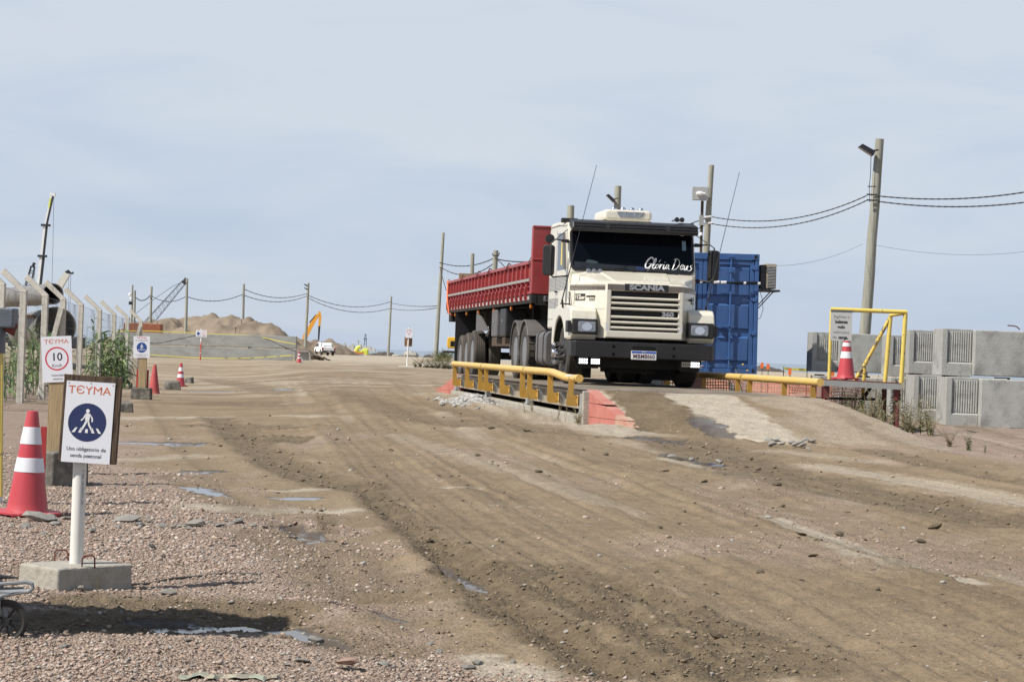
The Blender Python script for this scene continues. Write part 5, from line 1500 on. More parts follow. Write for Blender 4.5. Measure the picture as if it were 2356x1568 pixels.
# ------------------------------------------------------------------ orange netting, small things behind the right rail
def net(name, label, pts, z0, z1, pitch, wid, cat='netting', m_=None, sagz=0.03):
    P = [Vector((*p, 0)) for p in pts]
    seg = [(P[i], P[i + 1]) for i in range(len(P) - 1)]
    b = MB()
    tot = 0
    def pos(s, z):
        l = s
        for a, c in seg:
            d = (c - a).length
            if l <= d or c is seg[-1][1]:
                q = a + (c - a) * (l / d)
                break
            l -= d
        zz = z0(q.x, q.y) + z * (z1 + sagz * math.sin(s * 2.1) + 0.02 * math.sin(s * 5.3))
        n = (c - a).normalized()
        off = 0.06 * math.sin(s * 1.7 + z * 3) + 0.03 * math.sin(s * 4.1 + z * 5)
        return Vector((q.x - n.y * off, q.y + n.x * off, zz))
    Lg = sum((c - a).length for a, c in seg)
    n = int(Lg / pitch); k = int(z1 / pitch)
    for i in range(n + 1):
        s = i * pitch
        for j in range(6):
            za, zb = j / 6, (j + 1) / 6
            b.add([pos(s, za), pos(s + wid, za), pos(s + wid, zb), pos(s, zb)], [(0, 1, 2, 3)])
    for j in range(k + 1):
        z = j / k
        m = max(4, int(Lg / 0.3))
        for i in range(m):
            s0, s1 = Lg * i / m, Lg * (i + 1) / m
            dz = wid / z1
            b.add([pos(s0, z - dz / 2), pos(s1, z - dz / 2), pos(s1, z + dz / 2), pos(s0, z + dz / 2)], [(0, 1, 2, 3)])
    o = b.build(name, m_ or m_orange, None)
    return tag(o, label, cat)
net('safety_net', 'faded orange plastic safety netting stretched behind the right yellow rail', [(3.0, 42.5), (4.6, 42.0), (6.3, 41.7), (7.0, 42.5)], gz, 0.66, 0.055, 0.017)
net('safety_net', 'low orange netting along the bank between the container and concrete units', [(6.8, 75.0), (9.0, 72.0), (12.5, 70.0)], gz, 0.28, 0.09, 0.03)
for i, (vx, vy, Y) in enumerate([(1753, 845, 70), (1767, 848, 70), (1817, 860, 62), (1937, 868, 55), (1951, 872, 55), (1915, 867, 55)]):
    p = at(vx, vy, Y); g = gz(p.x, p.y)
    o = MB().tube([(0, 0, g - p.z - 0.05), (0.01, 0, 0.0)], 0.012, 6).build('stake', m_oldwood, None)
    o.location = p
    MB().box(-0.045, 0.045, -0.02, 0.02, -0.02, 0.16).build('marker', m_orangebright, o)
    tag(o, ['orange marker stake nearest the right edge of the blue container', 'orange marker stake just right of the one nearest the blue container', 'orange marker stake beside the yellow PARE tape', 'orange marker stake seen under the upper unit left of the diagonal brace', 'orange marker stake seen under the upper unit between the yellow posts', 'orange marker stake behind the base of the cone on the platform'][i], 'stake', 'orange marker stakes behind the netting')
p0 = at(1803, 850, 66)
tp = MB().grid([[(0, 0, 0), (0.24, 0.02, -0.015), (0.48, 0, -0.02), (0.72, 0.02, -0.03)], [(0, 0, 0.075), (0.24, 0.02, 0.06), (0.48, 0, 0.06), (0.72, 0.02, 0.055)]]).build('warning_tape', m_tape, None)
tp.location = p0
for tx, x in (('PARE', 0.17), ('PARE', 0.55)):
    letter(tx, 0.07, m_ink, tp, x, -0.012, 0.03, extrude=0.001)
tag(tp, 'short strip of yellow tape printed PARE above the orange netting', 'tape')
for (vx0, Y) in ((1803, 66), (1857, 66)):
    p = at(vx0, 855, Y)
    o = MB().tube([(0, 0, gz(p.x, p.y) - 0.05), (0, 0, p0.z + 0.1)], 0.015, 6).build('tape_post', m_oldwood, None)
    o.location = (p.x, Y + 0.03, 0)
    tag(o, 'thin post at the ' + ('container' if vx0 < 1830 else 'concrete unit') + ' end of the short yellow PARE tape', 'post', 'posts of the PARE tape')
p = at(1722, 890, 40.5)
bl = MB().box(-0.16, 0.16, -0.15, 0.15, 0, 0.2).box(-0.15, -0.02, -0.17, -0.15, 0.03, 0.17).box(0.02, 0.15, -0.17, -0.15, 0.03, 0.17).build('junction_box', m_conc, None, bevel=0.015)
bl.location = (p.x, p.y, gz(p.x, p.y) + 0.2)
tag(bl, 'grey box on a stand behind the right yellow rail', 'box')
o = MB().box(-0.06, 0.06, -0.06, 0.06, -0.25, 0.0).build('stand', m_conc, bl)

# ------------------------------------------------------------------ signs on the left
def disc(m_, cx, cz, r, y0, y1, n=40, r_in=None):
    if r_in is None:
        m_.prism([(cx + r * math.cos(2 * PI * k / n), cz + r * math.sin(2 * PI * k / n)) for k in range(n)], y0, y1, xz)
    else:
        for k in range(n):
            a, b = 2 * PI * k / n, 2 * PI * (k + 1) / n
            p = [(cx + q * math.cos(t), cz + q * math.sin(t)) for q, t in ((r_in, a), (r_in, b), (r, b), (r, a))]
            m_.add([(p[0][0], y0, p[0][1]), (p[1][0], y0, p[1][1]), (p[2][0], y0, p[2][1]), (p[3][0], y0, p[3][1])], [(0, 1, 2, 3)])
def walker(parent, cx, cz, s, y):
    """white figure stepping over a zebra crossing; s is the disc radius"""
    m_ = MB()
    Pz = lambda pts: m_.prism([(cx + a * s, cz + b * s) for a, b in pts], y, y + 0.0008, xz)
    disc(m_, cx - 0.0 * s, cz + 0.53 * s, 0.10 * s, y, y + 0.0008, 16)
    Pz([(-0.07, 0.42), (0.07, 0.42), (0.14, 0.34), (0.10, -0.02), (-0.10, -0.02), (-0.13, 0.3)])
    Pz([(-0.13, 0.36), (-0.05, 0.40), (-0.17, 0.12), (-0.30, -0.02), (-0.35, 0.04), (-0.24, 0.14)])
    Pz([(0.07, 0.42), (0.15, 0.36), (0.30, 0.14), (0.29, -0.04), (0.22, -0.04), (0.22, 0.11)])
    Pz([(-0.10, 0.0), (0.02, 0.0), (-0.04, -0.16), (-0.22, -0.50), (-0.34, -0.50), (-0.16, -0.16)])
    Pz([(0.0, 0.02), (0.10, 0.0), (0.16, -0.2), (0.34, -0.48), (0.24, -0.52), (0.06, -0.2)])
    m_.build('walker', m_white, parent)
    for k in range(5):
        x = -0.56 + 0.28 * k
        t = (k - 2) * 0.07
        if k == 2: pts = [(x - 0.06, -0.42), (x + 0.06, -0.42), (x + 0.08, -0.62), (x - 0.08, -0.62)]
        else: pts = [(x - 0.05 - t * 0.2, -0.36), (x + 0.05 - t * 0.2, -0.36), (x + 0.08 + t, -0.62), (x - 0.08 + t, -0.62)]
        MB().prism([(cx + a * s, cz + b * s) for a, b in pts], y, y + 0.0008, xz).build('stripe', m_white, parent)
BRAND = 'T\u0404YMA'

# nearest sign on a white pipe in a concrete foot
p = gp(190, 1340)
s1 = thing('crossing_sign', 'large white and blue pedestrian crossing sign on a white pipe, nearest the camera', 'sign', (-2.155, 10.76, sz(-2.155, 10.76)), 0)
ga = Matrix.Rotation(math.atan2(0.75, 0.66), 4, 'Z')
b = MB(); b.M = ga
b.hexa([(-0.235, -0.165, -0.03), (0.235, -0.165, -0.03), (0.235, 0.165, -0.03), (-0.235, 0.165, -0.03), (-0.23, -0.16, 0.115), (0.23, -0.16, 0.115), (0.23, 0.16, 0.115), (-0.23, 0.16, 0.115)])
foot = b.build('concrete_foot', m_concpale, s1, bevel=0.014, seg=3)
for x, y, r in ((-0.10, 0.10, 0.1), (0.085, -0.13, 0.4)):
    h = MB(); h.M = Matrix.Translation((x, y, 0.11)) @ Matrix.Rotation(r, 4, 'Z')
    h.tube([(-0.03, 0, -0.01), (-0.03, 0, 0.045), (-0.02, 0, 0.058), (0.025, 0.01, 0.058), (0.034, 0.01, 0.045), (0.036, 0.01, -0.01)], 0.0042, 6)
    h.build('lifting_loop', m_rust, foot, smooth=True)
MB().tube([(-0.0, 0, 0.08), (0.0, 0.0, 1.02)], 0.034, 20).build('pipe', m_pvc, s1, smooth=40)
letter('2  IND. URUGUAYA  500', 0.016, m_inkgrey, s1, 0.024, -0.0275, 0.50, rot=(PI / 2, PI / 2, 0.72), extrude=0.0003)
bdm = Matrix.Translation((0.052, -0.045, 0.845)) @ Matrix.Rotation(math.radians(1.6), 4, 'Y') @ Matrix.Rotation(math.radians(-3), 4, 'X')
bb = MB().box(-0.146, 0.146, 0.0, 0.028, -0.22, 0.218).build('wooden_backing', m_oldwood, s1, bevel=0.004)
bb.matrix_local = bdm
pn = MB().box(-0.122, 0.122, -0.004, -0.0005, -0.225, 0.182).build('sign_panel', m_signwhite, s1)
pn.matrix_local = bdm @ Matrix.Translation((-0.008, 0, 0.004))
letter(BRAND, 0.057, m_signorange, pn, -0.004, -0.0044, 0.137, extrude=0.0003, sx=1.12)
dm = MB(); disc(dm, -0.005, -0.022, 0.096, -0.0048, -0.004, 48); dm.build('disc', m_signblue, pn)
walker(pn, -0.005, -0.015, 0.096, -0.0056)
letter('Uso obligatorio de', 0.0262, m_ink, pn, 0.0, -0.0044, -0.157, extrude=0.0003, offset=0.0002, sx=1.0)
letter('senda peatonal', 0.0262, m_ink, pn, 0.0, -0.0044, -0.190, extrude=0.0003, offset=0.0002, sx=1.0)
for x, z in ((-0.11, 0.172), (0.112, 0.17), (0.0, 0.174), (0.055, 0.15), (0.016, -0.188)):
    q = MB(); disc(q, x, z, 0.0026, -0.0058, -0.004, 8); q.build('nail', m_rust, pn)

# speed sign
g = gp(142, 1112)
s2 = thing('speed_sign', 'white ten kilometres per hour speed sign on a pale plank behind the large cone', 'sign', (g.x, g.y, sz(g.x, g.y)))
b = MB(); b.M = Matrix.Rotation(0.9, 4, 'Z'); b.hexa([(-0.2, -0.12, -0.03), (0.2, -0.12, -0.03), (0.2, 0.12, -0.03), (-0.2, 0.12, -0.03), (-0.195, -0.115, 0.29), (0.195, -0.115, 0.29), (0.195, 0.115, 0.29), (-0.195, 0.115, 0.29)])
b.build('concrete_foot', m_concdark, s2, bevel=0.02, seg=3)
MB().box(-0.135, 0.02, -0.03, 0.02, 0.28, 1.22).build('plank', m_plank, s2, bevel=0.003)
pn = MB().box(-0.130, 0.130, -0.004, 0.0, -0.196, 0.196).build('sign_panel', m_signwhite, s2)
pn.matrix_local = Matrix.Translation((-0.072, -0.034, 1.075)) @ Matrix.Rotation(math.radians(-4.4), 4, 'Y')
letter(BRAND, 0.054, m_signorange, pn, 0.0, -0.0044, 0.150, extrude=0.0003, sx=1.15)
dm = MB(); disc(dm, 0.0, 0.005, 0.101, -0.0048, -0.004, 48, r_in=0.089); dm.build('red_ring', m_signred, pn)
letter('10', 0.094, m_ink, pn, 0.0, -0.0044, 0.018, extrude=0.0003, offset=0.0012, sx=1.05)
letter('Km/h', 0.036, m_ink, pn, 0.0, -0.0044, -0.055, extrude=0.0003, sx=1.1)
letter('Velocidad', 0.027, m_ink, pn, 0.003, -0.0044, -0.137, extrude=0.0003, sx=1.1)
letter('máxima.', 0.025, m_ink, pn, 0.003, -0.0044, -0.168, extrude=0.0003, sx=1.1)
rs = MB().box(-0.025, 0.02, -0.01, 0.01, -0.1, 0.55).build('red_stake', mat('stake_red', (0.36, 0.03, 0.03), 0.7, var=0.2), None)
g2 = at(100, 1040, 17.0); rs.location = (g2.x, 17.0, sz(g2.x, 17.0)); tag(rs, 'short red stake standing behind the tip of the large cone', 'stake')

# crossing sign further back
g = gp(326, 918)
s3 = thing('crossing_sign', 'smaller crossing sign on a wooden post in a dark block beside the plain cone', 'sign', (g.x, g.y, sz(g.x, g.y)))
k_ = g.y / 44.9
MB().box(-0.21 * k_, 0.20 * k_, -0.15, 0.15, -0.03, 0.245 * k_).build('concrete_foot', m_concdark, s3, bevel=0.02, seg=3)
MB().box(-0.085 * k_, 0.075 * k_, -0.04, 0.03, 0.24 * k_, 1.24 * k_).build('post', m_plank, s3, bevel=0.004)
for x in (-0.115, 0.10):
    box_obj('red_plank', bpy.data.materials['stake_red'], s3, (x - 0.018) * k_, (x + 0.022) * k_, 0.03, 0.05, 0.24 * k_, 0.62 * k_)
pn = MB().box(-0.172 * k_, 0.172 * k_, -0.006, 0.0, -0.228 * k_, 0.228 * k_).build('sign_panel', m_signwhite, s3)
pn.matrix_local = Matrix.Translation((-0.032 * k_, -0.046, 1.10 * k_)) @ Matrix.Rotation(math.radians(-1.4), 4, 'Y')
letter(BRAND, 0.056 * k_, m_signred, pn, 0.0, -0.0066, 0.190 * k_, extrude=0.0004, sx=1.1)
letter('IC CHEDIACK', 0.042 * k_, m_inkgrey, pn, 0.0, -0.0066, 0.138 * k_, extrude=0.0004, sx=1.0)
dm = MB(); disc(dm, 0.002, -0.01 * k_, 0.108 * k_, -0.0075, -0.006, 40); dm.build('disc', m_signblue2, pn)
walker(pn, 0.002, -0.004 * k_, 0.108 * k_, -0.0085)
letter('Uso obligatorio de la', 0.030 * k_, m_inkgrey, pn, 0.0, -0.0066, -0.160 * k_, extrude=0.0004)
letter('senda peatonal', 0.030 * k_, m_inkgrey, pn, 0.0, -0.0066, -0.196 * k_, extrude=0.0004)

# double sign before the wall, and the yield sign
g = at(461, 821.8, 150)
gg = gz(g.x, 150)
s4 = thing('double_sign', 'pair of small white signs on a red and white pole before the long wall', 'sign', (g.x, 150, gg))
MB().tube([(0, 0, 0), (0, 0, 1.3)], 0.05, 8).build('pole_red', mat('pole_red_white', (0.55, 0.08, 0.06), 0.6, var=0.1, col2=(0.7, 0.7, 0.7), thr=0.55, s2=7, soft=0.02, stretch=(0.1, 0.1, 1)), s4)
MB().tube([(0, 0, 1.3), (0, 0, 2.2)], 0.05, 8).build('pole', m_white, s4)
for x0, x1, c in ((-0.36, -0.02, 1), (0.02, 0.39, 0)):
    pn = box_obj('sign_panel', m_signwhite, s4, x0, x1, -0.07, -0.055, 1.62, 2.12)
    dm = MB(); disc(dm, (x0 + x1) / 2, 1.86, 0.11, -0.073, -0.071, 24, None if c else 0.085); dm.build('disc', m_signblue2 if c else m_signred, pn)
    letter(BRAND, 0.07, m_signorange, pn, (x0 + x1) / 2, -0.072, 2.06, extrude=0.0005)
    for z in (1.70, 1.65): box_obj('text_line', m_inkgrey, pn, x0 + 0.06, x1 - 0.06, -0.0725, -0.071, z, z + 0.02)
g = at(936.5, 845.7, 127); gg = gz(g.x, 127)
s5 = thing('yield_sign', 'white sign with a red inverted triangle on a white pole by the shrubs', 'sign', (g.x, 127, gg))
MB().tube([(0, 0, 0), (0.03, 0, 2.35)], 0.05, 8).build('pole', m_pvc, s5)
MB().box(-0.5, 0.6, -0.25, 0.25, -0.03, 0.04).build('base', m_white, s5)
box_obj('wooden_backing', m_plank, s5, -0.20, 0.24, -0.05, -0.03, 1.22, 1.75) if False else MB().box(-0.21, 0.25, 0.05, 0.09, 1.22, 1.80).build('wooden_backing', mat('brown_board', (0.22, 0.12, 0.06), 0.8, var=0.25), s5)
pn = box_obj('sign_panel', m_signwhite, s5, -0.16, 0.25, -0.08, -0.065, 1.72, 2.27)
tri = [(-0.11, 2.16), (0.21, 2.16), (0.05, 1.88)]; tin = [(-0.075, 2.14), (0.175, 2.14), (0.05, 1.92)]
t_ = MB()
for i in range(3):
    j = (i + 1) % 3
    t_.add([(tri[i][0], -0.082, tri[i][1]), (tri[j][0], -0.082, tri[j][1]), (tin[j][0], -0.082, tin[j][1]), (tin[i][0], -0.082, tin[i][1])], [(0, 1, 2, 3)])
t_.build('red_triangle', m_signred, pn)
letter('CEDA EL PASO', 0.035, m_inkgrey, pn, 0.05, -0.082, 2.22, extrude=0.0005)

# ------------------------------------------------------------------ barrier post at the left edge
bpz = thing('barrier_post', 'peeling yellow and white barrier post with a dark grey steel head at the left edge', 'post', (0, 0, 0))
Y = 16.0
c0 = at(-10, 745, Y); c1 = at(-12, 812, Y); c2 = at(-14, 1140, Y)
bpz.location = (c2.x, Y, sz(c2.x, Y))
bo = Vector(bpz.location)
m_headgrey = mat('peeling_grey', (0.11, 0.125, 0.15), 0.5, var=0.25, scale=8, col2=(0.4, 0.4, 0.4), thr=0.70, s2=24, soft=0.02, bump=0.2)
MB().tube([c0 - bo, c1 - bo], 0.078, 20).build('upper_tube', m_headgrey, bpz, smooth=40)
m_strip = mat('peeling_white', (0.74, 0.73, 0.68), 0.55, var=0.06, col2=(0.10, 0.09, 0.06), thr=0.72, s2=26, soft=0.02)
MB().tube([c1 - bo + Vector((0, 0, 0)), (c1 + c2) / 2 - bo, c2 - bo - Vector((0, 0, 0.05))], 0.066, 20).build('striped_tube', m_strip, bpz, smooth=40)
MB().tube([c1 - bo + Vector((0.058, -0.03, 0)), c2 - bo + Vector((0.058, -0.03, 0))], 0.014, 8).build('edge_strip', m_yellowchip, bpz, smooth=True)
hd_ = at(4, 731, Y) - bo
MB().box(hd_.x - 0.13, hd_.x + 0.108, -0.09, 0.09, hd_.z - 0.075, hd_.z + 0.075).build('head', m_headgrey, bpz, bevel=0.012)
MB().tube([(hd_.x + 0.05, -0.02, hd_.z - 0.07), (hd_.x + 0.085, -0.02, hd_.z - 0.10), (hd_.x + 0.085, 0.02, hd_.z - 0.05)], 0.035, 10).build('bracket', m_rust, bpz)

# ------------------------------------------------------------------ fence
FP = [(4.8, 652, 36.0), (55, 668, 39.7), (105, 678, 43.0), (146, 687, 46.5), (187, 699.4, 52.0), (229.4, 712.5, 57.0), (263, 722, 63.0), (293.7, 730, 69.0), (324.4, 737, 76.0)]
fence = thing('wire_fence', 'wire mesh fence on pale concrete posts with bent tops along the left side', 'fence', (at(55, 668, 39.7).x, 39.7, gz(-9.1, 39.7)))
fo = Vector(fence.location)
tops = []
for i, (vx, vy, Y) in enumerate(FP):
    t = at(vx, vy, Y); g = gz(t.x, Y) - 0.1
    tops.append(t)
    m_ = MB()
    x, y = t.x - fo.x, t.y - fo.y
    m_.box(x - 0.06, x + 0.06, y - 0.06, y + 0.06, g - fo.z, t.z - fo.z)
    po = m_.build('post', m_postconc, fence, bevel=0.008)
    a = Vector((x, y, t.z - fo.z))
    m_ = MB()
    m_.hexa([a + Vector(q) for q in [(-0.06, -0.055, -0.02), (0.06, -0.055, 0.0), (0.06, 0.055, 0.0), (-0.06, 0.055, -0.02), (-0.44, -0.045, 0.31), (-0.37, -0.045, 0.40), (-0.37, 0.045, 0.40), (-0.44, 0.045, 0.31)]])
    m_.build('arm', m_postconc, po, bevel=0.008)
for i, (dx, dy) in ((3, (-0.42, -0.25)), (8, (-0.40, -0.3))):
    t = tops[i] - fo
    m_ = MB()
    b0 = Vector((t.x + dx, t.y + dy, gz(t.x + dx + fo.x, t.y + dy + fo.y) - fo.z - 0.1))
    m_.tube([b0, t + Vector((-0.02, -0.07, -0.2))], 0.075, 4)
    m_.build('brace', m_postconc, fence)
for i in range(len(tops) - 1):
    a, b_ = tops[i] - fo, tops[i + 1] - fo
    ga_, gb_ = gz(tops[i].x, tops[i].y) - fo.z, gz(tops[i + 1].x, tops[i + 1].y) - fo.z
    n = int((b_ - a).length / 0.16)
    m_ = MB()
    rr = 0.0018
    def P3(s, t): # s along, t up 0..1
        x = a.x + (b_.x - a.x) * s; y = a.y + (b_.y - a.y) * s
        z0 = ga_ + (gb_ - ga_) * s + 0.03; z1 = a.z + (b_.z - a.z) * s - 0.03
        sag = -0.03 * math.sin(PI * s) * t
        return Vector((x + 0.03 * math.sin(s * 9 + t * 4), y, z0 + (z1 - z0) * t + sag))
    for k in range(n + 1):
        m_.tube([P3(k / n, 0), P3(k / n, 0.5), P3(k / n, 1)], rr, 3, cap=False)
    for k in range(13):
        t = (k / 12) ** 1.15
        m_.tube([P3(q / 6, t) for q in range(7)], rr if k % 4 else 0.004, 3, cap=False)
    o = m_.build('wire_mesh', m_wire, fence); o['kind'] = 'stuff'
    m_ = MB()
    for q_ in (0.33, 0.66, 0.97):
        off = Vector((-0.40 * q_, 0, 0.36 * q_))
        m_.tube([a + off, (a + b_) / 2 + off - Vector((0, 0, 0.04)), b_ + off], 0.003, 3, cap=False)
# more posts of another fence line beyond
for i, (vx, vy, Y) in enumerate([(272, 690, 110), (259, 700, 108)]):
    pass

# ------------------------------------------------------------------ reeds behind the fence
def leaf_mesh(name, ln, wd, droop, mt):
    b = MB(); rows = []
    n = 6
    for k in range(n + 1):
        t = k / n
        w_ = wd * (math.sin(PI * min(1, 0.15 + t * 0.85)) ** 0.7) * (1 - t * 0.4) + 0.0015
        x = ln * t * (1 - 0.25 * droop * t * t); z = ln * (0.55 * t - droop * t * t * 0.95)
        rows.append([(x, -w_, z + 0.3 * w_), (x, 0, z), (x, w_, z + 0.3 * w_)])
    b.grid(rows)
    o = b.build(name, mt, None, smooth='all')
    me = o.data
    bpy.data.objects.remove(o)
    return me
LEAF = [leaf_mesh('leaf', 0.62, 0.030, 0.9, m_leaf), leaf_mesh('leaf', 0.5, 0.026, 0.55, m_leaf), leaf_mesh('leaf', 0.55, 0.032, 1.25, m_leafdark), leaf_mesh('leaf', 0.42, 0.024, 0.7, m_leafdark), leaf_mesh('leaf', 0.5, 0.028, 1.0, m_leaf)]
STEM = MB().tube([(0, 0, 0), (0.02, 0.01, 0.6), (0.0, 0.03, 1.2), (0.05, 0.02, 1.8)], [0.012, 0.011, 0.009, 0.004], 6).build('stem', m_leaf, None)
STEMM = STEM.data; bpy.data.objects.remove(STEM)
rr = random.Random(3)
def reed(x, y, h, leaves, label, group, tilt=0.0):
    t = thing('reed', label, 'reed', (x, y, gz(x, y)), rr.uniform(0, 6.28), group)
    t.rotation_euler = (rr.gauss(0, 0.07), rr.gauss(0, 0.07) + tilt, rr.uniform(0, 6.28))
    t.scale = (1, 1, 1)
    so = bpy.data.objects.new('stem', STEMM); COL.objects.link(so); so.parent = t; so.scale = (1, 1, h / 1.8)
    for k in range(leaves):
        f = 0.12 + 0.86 * (k + rr.random() * 0.6) / leaves
        o = bpy.data.objects.new('leaf', LEAF[rr.randrange(5)]); COL.objects.link(o); o.parent = t
        o.location = (0.03 * f, 0.02 * f, h * f)
        sc = rr.uniform(0.75, 1.25) * (1.0 - 0.25 * f)
        o.scale = (sc, sc * rr.uniform(0.9, 1.6), sc)
        o.rotation_euler = (rr.gauss(0, 0.3), rr.uniform(-0.75, -0.1) if f > 0.75 else rr.uniform(-0.3, 0.25), k * 2.4 + rr.uniform(-0.5, 0.5))
def fence_x(Y):
    return float(np.interp(Y, [t.y for t in tops], [t.x for t in tops]))
tall = [(214, 711, 57.5), (258, 740, 58.5), (292, 752, 60.0)]
for i in range(40):
    vx = rr.uniform(190, 300); Y = rr.uniform(56.5, 61.5)
    x = (vx - 1178) / FPX * Y
    h = rr.uniform(1.25, 1.72) if vx < 262 else rr.uniform(0.9, 1.5)
    if i < 3: vx = tall[i][0]; Y = tall[i][2]; x = (vx - 1178) / FPX * Y; h = 2.0 - 0.2 * i
    reed(x, Y, h, rr.randrange(9, 13), 'green cane reed in the dense clump behind the right part of the fence', 'reeds in the dense clump')
for i in range(44):
    Y = rr.uniform(39.5, 54)
    x = fence_x(Y) - rr.uniform(0.25, 1.3)
    reed(x, Y, rr.uniform(0.95, 1.6), rr.randrange(6, 9), 'cane reed seen through the wire mesh of the left fence', 'reeds behind the mesh')

# ------------------------------------------------------------------ stones, clods and small litter
def stone_mesh(seed, flat=0.5):
    r_ = np.random.default_rng(seed)
    bm_v = ICO * r_.uniform(0.75, 1.25, (12, 1)) * np.array([1.25, 0.85, flat])
    b = MB().add([tuple(v) for v in bm_v], [tuple(f) for f in ICF])
    o = b.build('stone', m_stone, None, bevel=0.0)
    me = o.data; bpy.data.objects.remove(o)
    return me
SM = [stone_mesh(k, 0.32 + 0.06 * (k % 4)) for k in range(8)]
def stone(name, vx, vy, size, label, cat, group, mt=None, k=None, lift=0.3):
    g = gp(vx, vy)
    me = SM[rr.randrange(8) if k is None else k]
    o = bpy.data.objects.new(name, me); COL.objects.link(o)
    o.location = (g.x, g.y, sz(g.x, g.y) + size * 0.5 * lift)
    o.scale = (size / 2 * rr.uniform(0.85, 1.15),) * 3
    o.rotation_euler = (rr.gauss(0, 0.15), rr.gauss(0, 0.15), rr.uniform(0, 6.28))
    if mt:
        if me.users > 1 or True:
            o.data = me.copy(); o.data.materials.clear(); o.data.materials.append(mt)
    return tag(o, label, cat, group)
row = [(25, 1208, .09), (90, 1197, .20), (60, 1212, .1), (130, 1207, .12), (160, 1194, .1), (118, 1190, .08), (185, 1210, .1), (210, 1222, .07), (225, 1205, .06), (268, 1213, .08), (292, 1197, .17),
       (322, 1207, .10), (345, 1200, .08), (340, 1190, .06), (402, 1190, .07), (372, 1210, .09), (398, 1214, .07), (420, 1212, .08), (452, 1212, .15), (478, 1205, .06), (505, 1218, .08), (530, 1210, .07), (545, 1208, .12),
       (520, 1203, .05), (580, 1219, .09), (610, 1222, .05), (240, 1188, .05), (300, 1222, .06), (436, 1220, .05), (560, 1221, .05), (15, 1222, .06), (150, 1222, .06), (100, 1225, .05), (200, 1195, .05), (380, 1198, .05)]
for vx, vy, s_ in row:
    stone('stone', vx, vy, s_ * 0.9, 'flat pale grey stone in the line across the gravel behind the near sign', 'stone', 'grey stones in a line across the gravel')
m_pinkstone = mat('pink_stone', (0.40, 0.27, 0.21), 0.9, var=0.2, scale=9, bump=0.6, bscale=30)
m_clod = mat('mud_clod', (0.155, 0.118, 0.074), 0.95, var=0.3, scale=12, bump=0.7, bscale=30)
stone('stone', 800, 1546, .085, 'single angular pink rock at the lower middle edge of the gravel', 'stone', None, m_pinkstone, 1, 0.9)
stone('stone', 388, 1372, .075, 'dark flat slate stone right of the concrete foot of the near sign', 'stone', None, m_stone, 2)
stone('stone', 350, 1264, .055, 'dark rough stone on the gravel, left of two behind the near sign', 'stone', None, m_darkstone, 3, 0.7)
stone('stone', 376, 1281, .05, 'flat dark lump on the gravel, right of two behind the near sign', 'stone', None, m_darkstone, 4)
stone('stone', 530, 1395, .04, 'small pale stone at the upper edge of the big shadow', 'stone', None, m_stone, 5)
stone('stone', 187, 1362, .04, 'small round stone in front of the concrete foot', 'stone', None, m_stone, 6, 0.8)
stone('stone', 728, 1468, .07, 'flat grey stone beside the lower puddle', 'stone', None, m_stone, 7)
stone('stone', 536, 1262, .05, 'thin dark flake of stone on the pink gravel', 'stone', None, m_darkstone, 0)
for vx, vy, s_ in [(1078, 1534, .10), (1100, 1525, .08), (695, 1530, .08), (1010, 1505, .06), (885, 1535, .07), (540, 1487, .07), (150, 1305 + 190, .07), (720, 1545, .06), (660, 1535, .05), (1180, 1528, .06), (990, 1490, .05), (430, 1492, .06)]:
    stone('stone', vx, vy, s_ * 0.65, 'pale flat stone among the gravel along the bottom edge', 'stone', 'pale stones near the bottom edge')
for vx, vy, s_ in [(988, 1254, .10), (876, 1127, .08), (1787, 1123, .13), (1650, 1473, .09), (2150, 1217, .16), (1845, 1240, .10), (1395, 1045, .10), (645, 1020, .12), (770, 1127, .06), (1540, 1238, .06), (1930, 1230, .10),
                   (1870, 1285, .1), (1750, 1325, .09), (1510, 1320, .06), (2070, 1290, .06), (1240, 1090, .12), (1130, 990, .14), (1215, 995, .16), (1845, 1340, .05), (1520, 1215, .06), (1405, 1245, .05), (2120, 1245, .12), (1650, 1370, .05),
                   (1620, 1108, .1), (1800, 1160, .1), (1530, 1080, .1), (900, 1040, .08), (1010, 1100, .07), (1100, 1050, .1)]:
    stone('mud_clod', vx, vy, s_ * 0.72, 'dark flat clod of mud lying on the churned road', 'clod', 'dark mud clods on the road', m_clod)
for vx, vy, s_ in [(1768, 1023, .14), (1785, 1017, .12), (1812, 1011, .14), (1822, 1024, .12), (1835, 1028, .16), (1800, 1028, .1), (1852, 1018, .1), (1846, 1030, .12), (1868, 1020, .09), (1775, 1032, .1), (1860, 1036, .08), (1655, 1067, .12), (1590, 1062, .09), (1545, 1052, .09)]:
    stone('stone', vx, vy, s_, 'pale broken stone at the foot of the concrete ramp', 'stone', 'broken stones at the ramp foot', None, None, 0.7)
def lump(vx, vy, w_, d_, h_, label, rz, mt):
    g = gp(vx, vy)
    r_ = np.random.default_rng(int(vx))
    m_ = MB()
    j = lambda: r_.uniform(-0.12, 0.12)
    m_.hexa([(-w_ / 2 * (1 + j()), -d_ / 2 * (1 + j()), -0.03), (w_ / 2 * (1 + j()), -d_ / 2, -0.03), (w_ / 2, d_ / 2 * (1 + j()), -0.03), (-w_ / 2, d_ / 2, -0.03),
             (-w_ / 2 * (0.8 + j()), -d_ / 2 * (0.8 + j()), h_ * (0.75 + j())), (w_ / 2 * (0.9 + j()), -d_ / 2 * (.8 + j()), h_ * (1 + j())), (w_ / 2 * (.9 + j()), d_ / 2 * (.9 + j()), h_ * (1 + j())), (-w_ / 2 * (.8 + j()), d_ / 2 * .9, h_ * (.95 + j()))])
    o = m_.build('concrete_lump', mt, None, bevel=0.03, seg=3)
    o.location = (g.x, g.y, sz(g.x, g.y)); o.rotation_euler = (0, 0, rz)
    return tag(o, label, 'concrete lump')
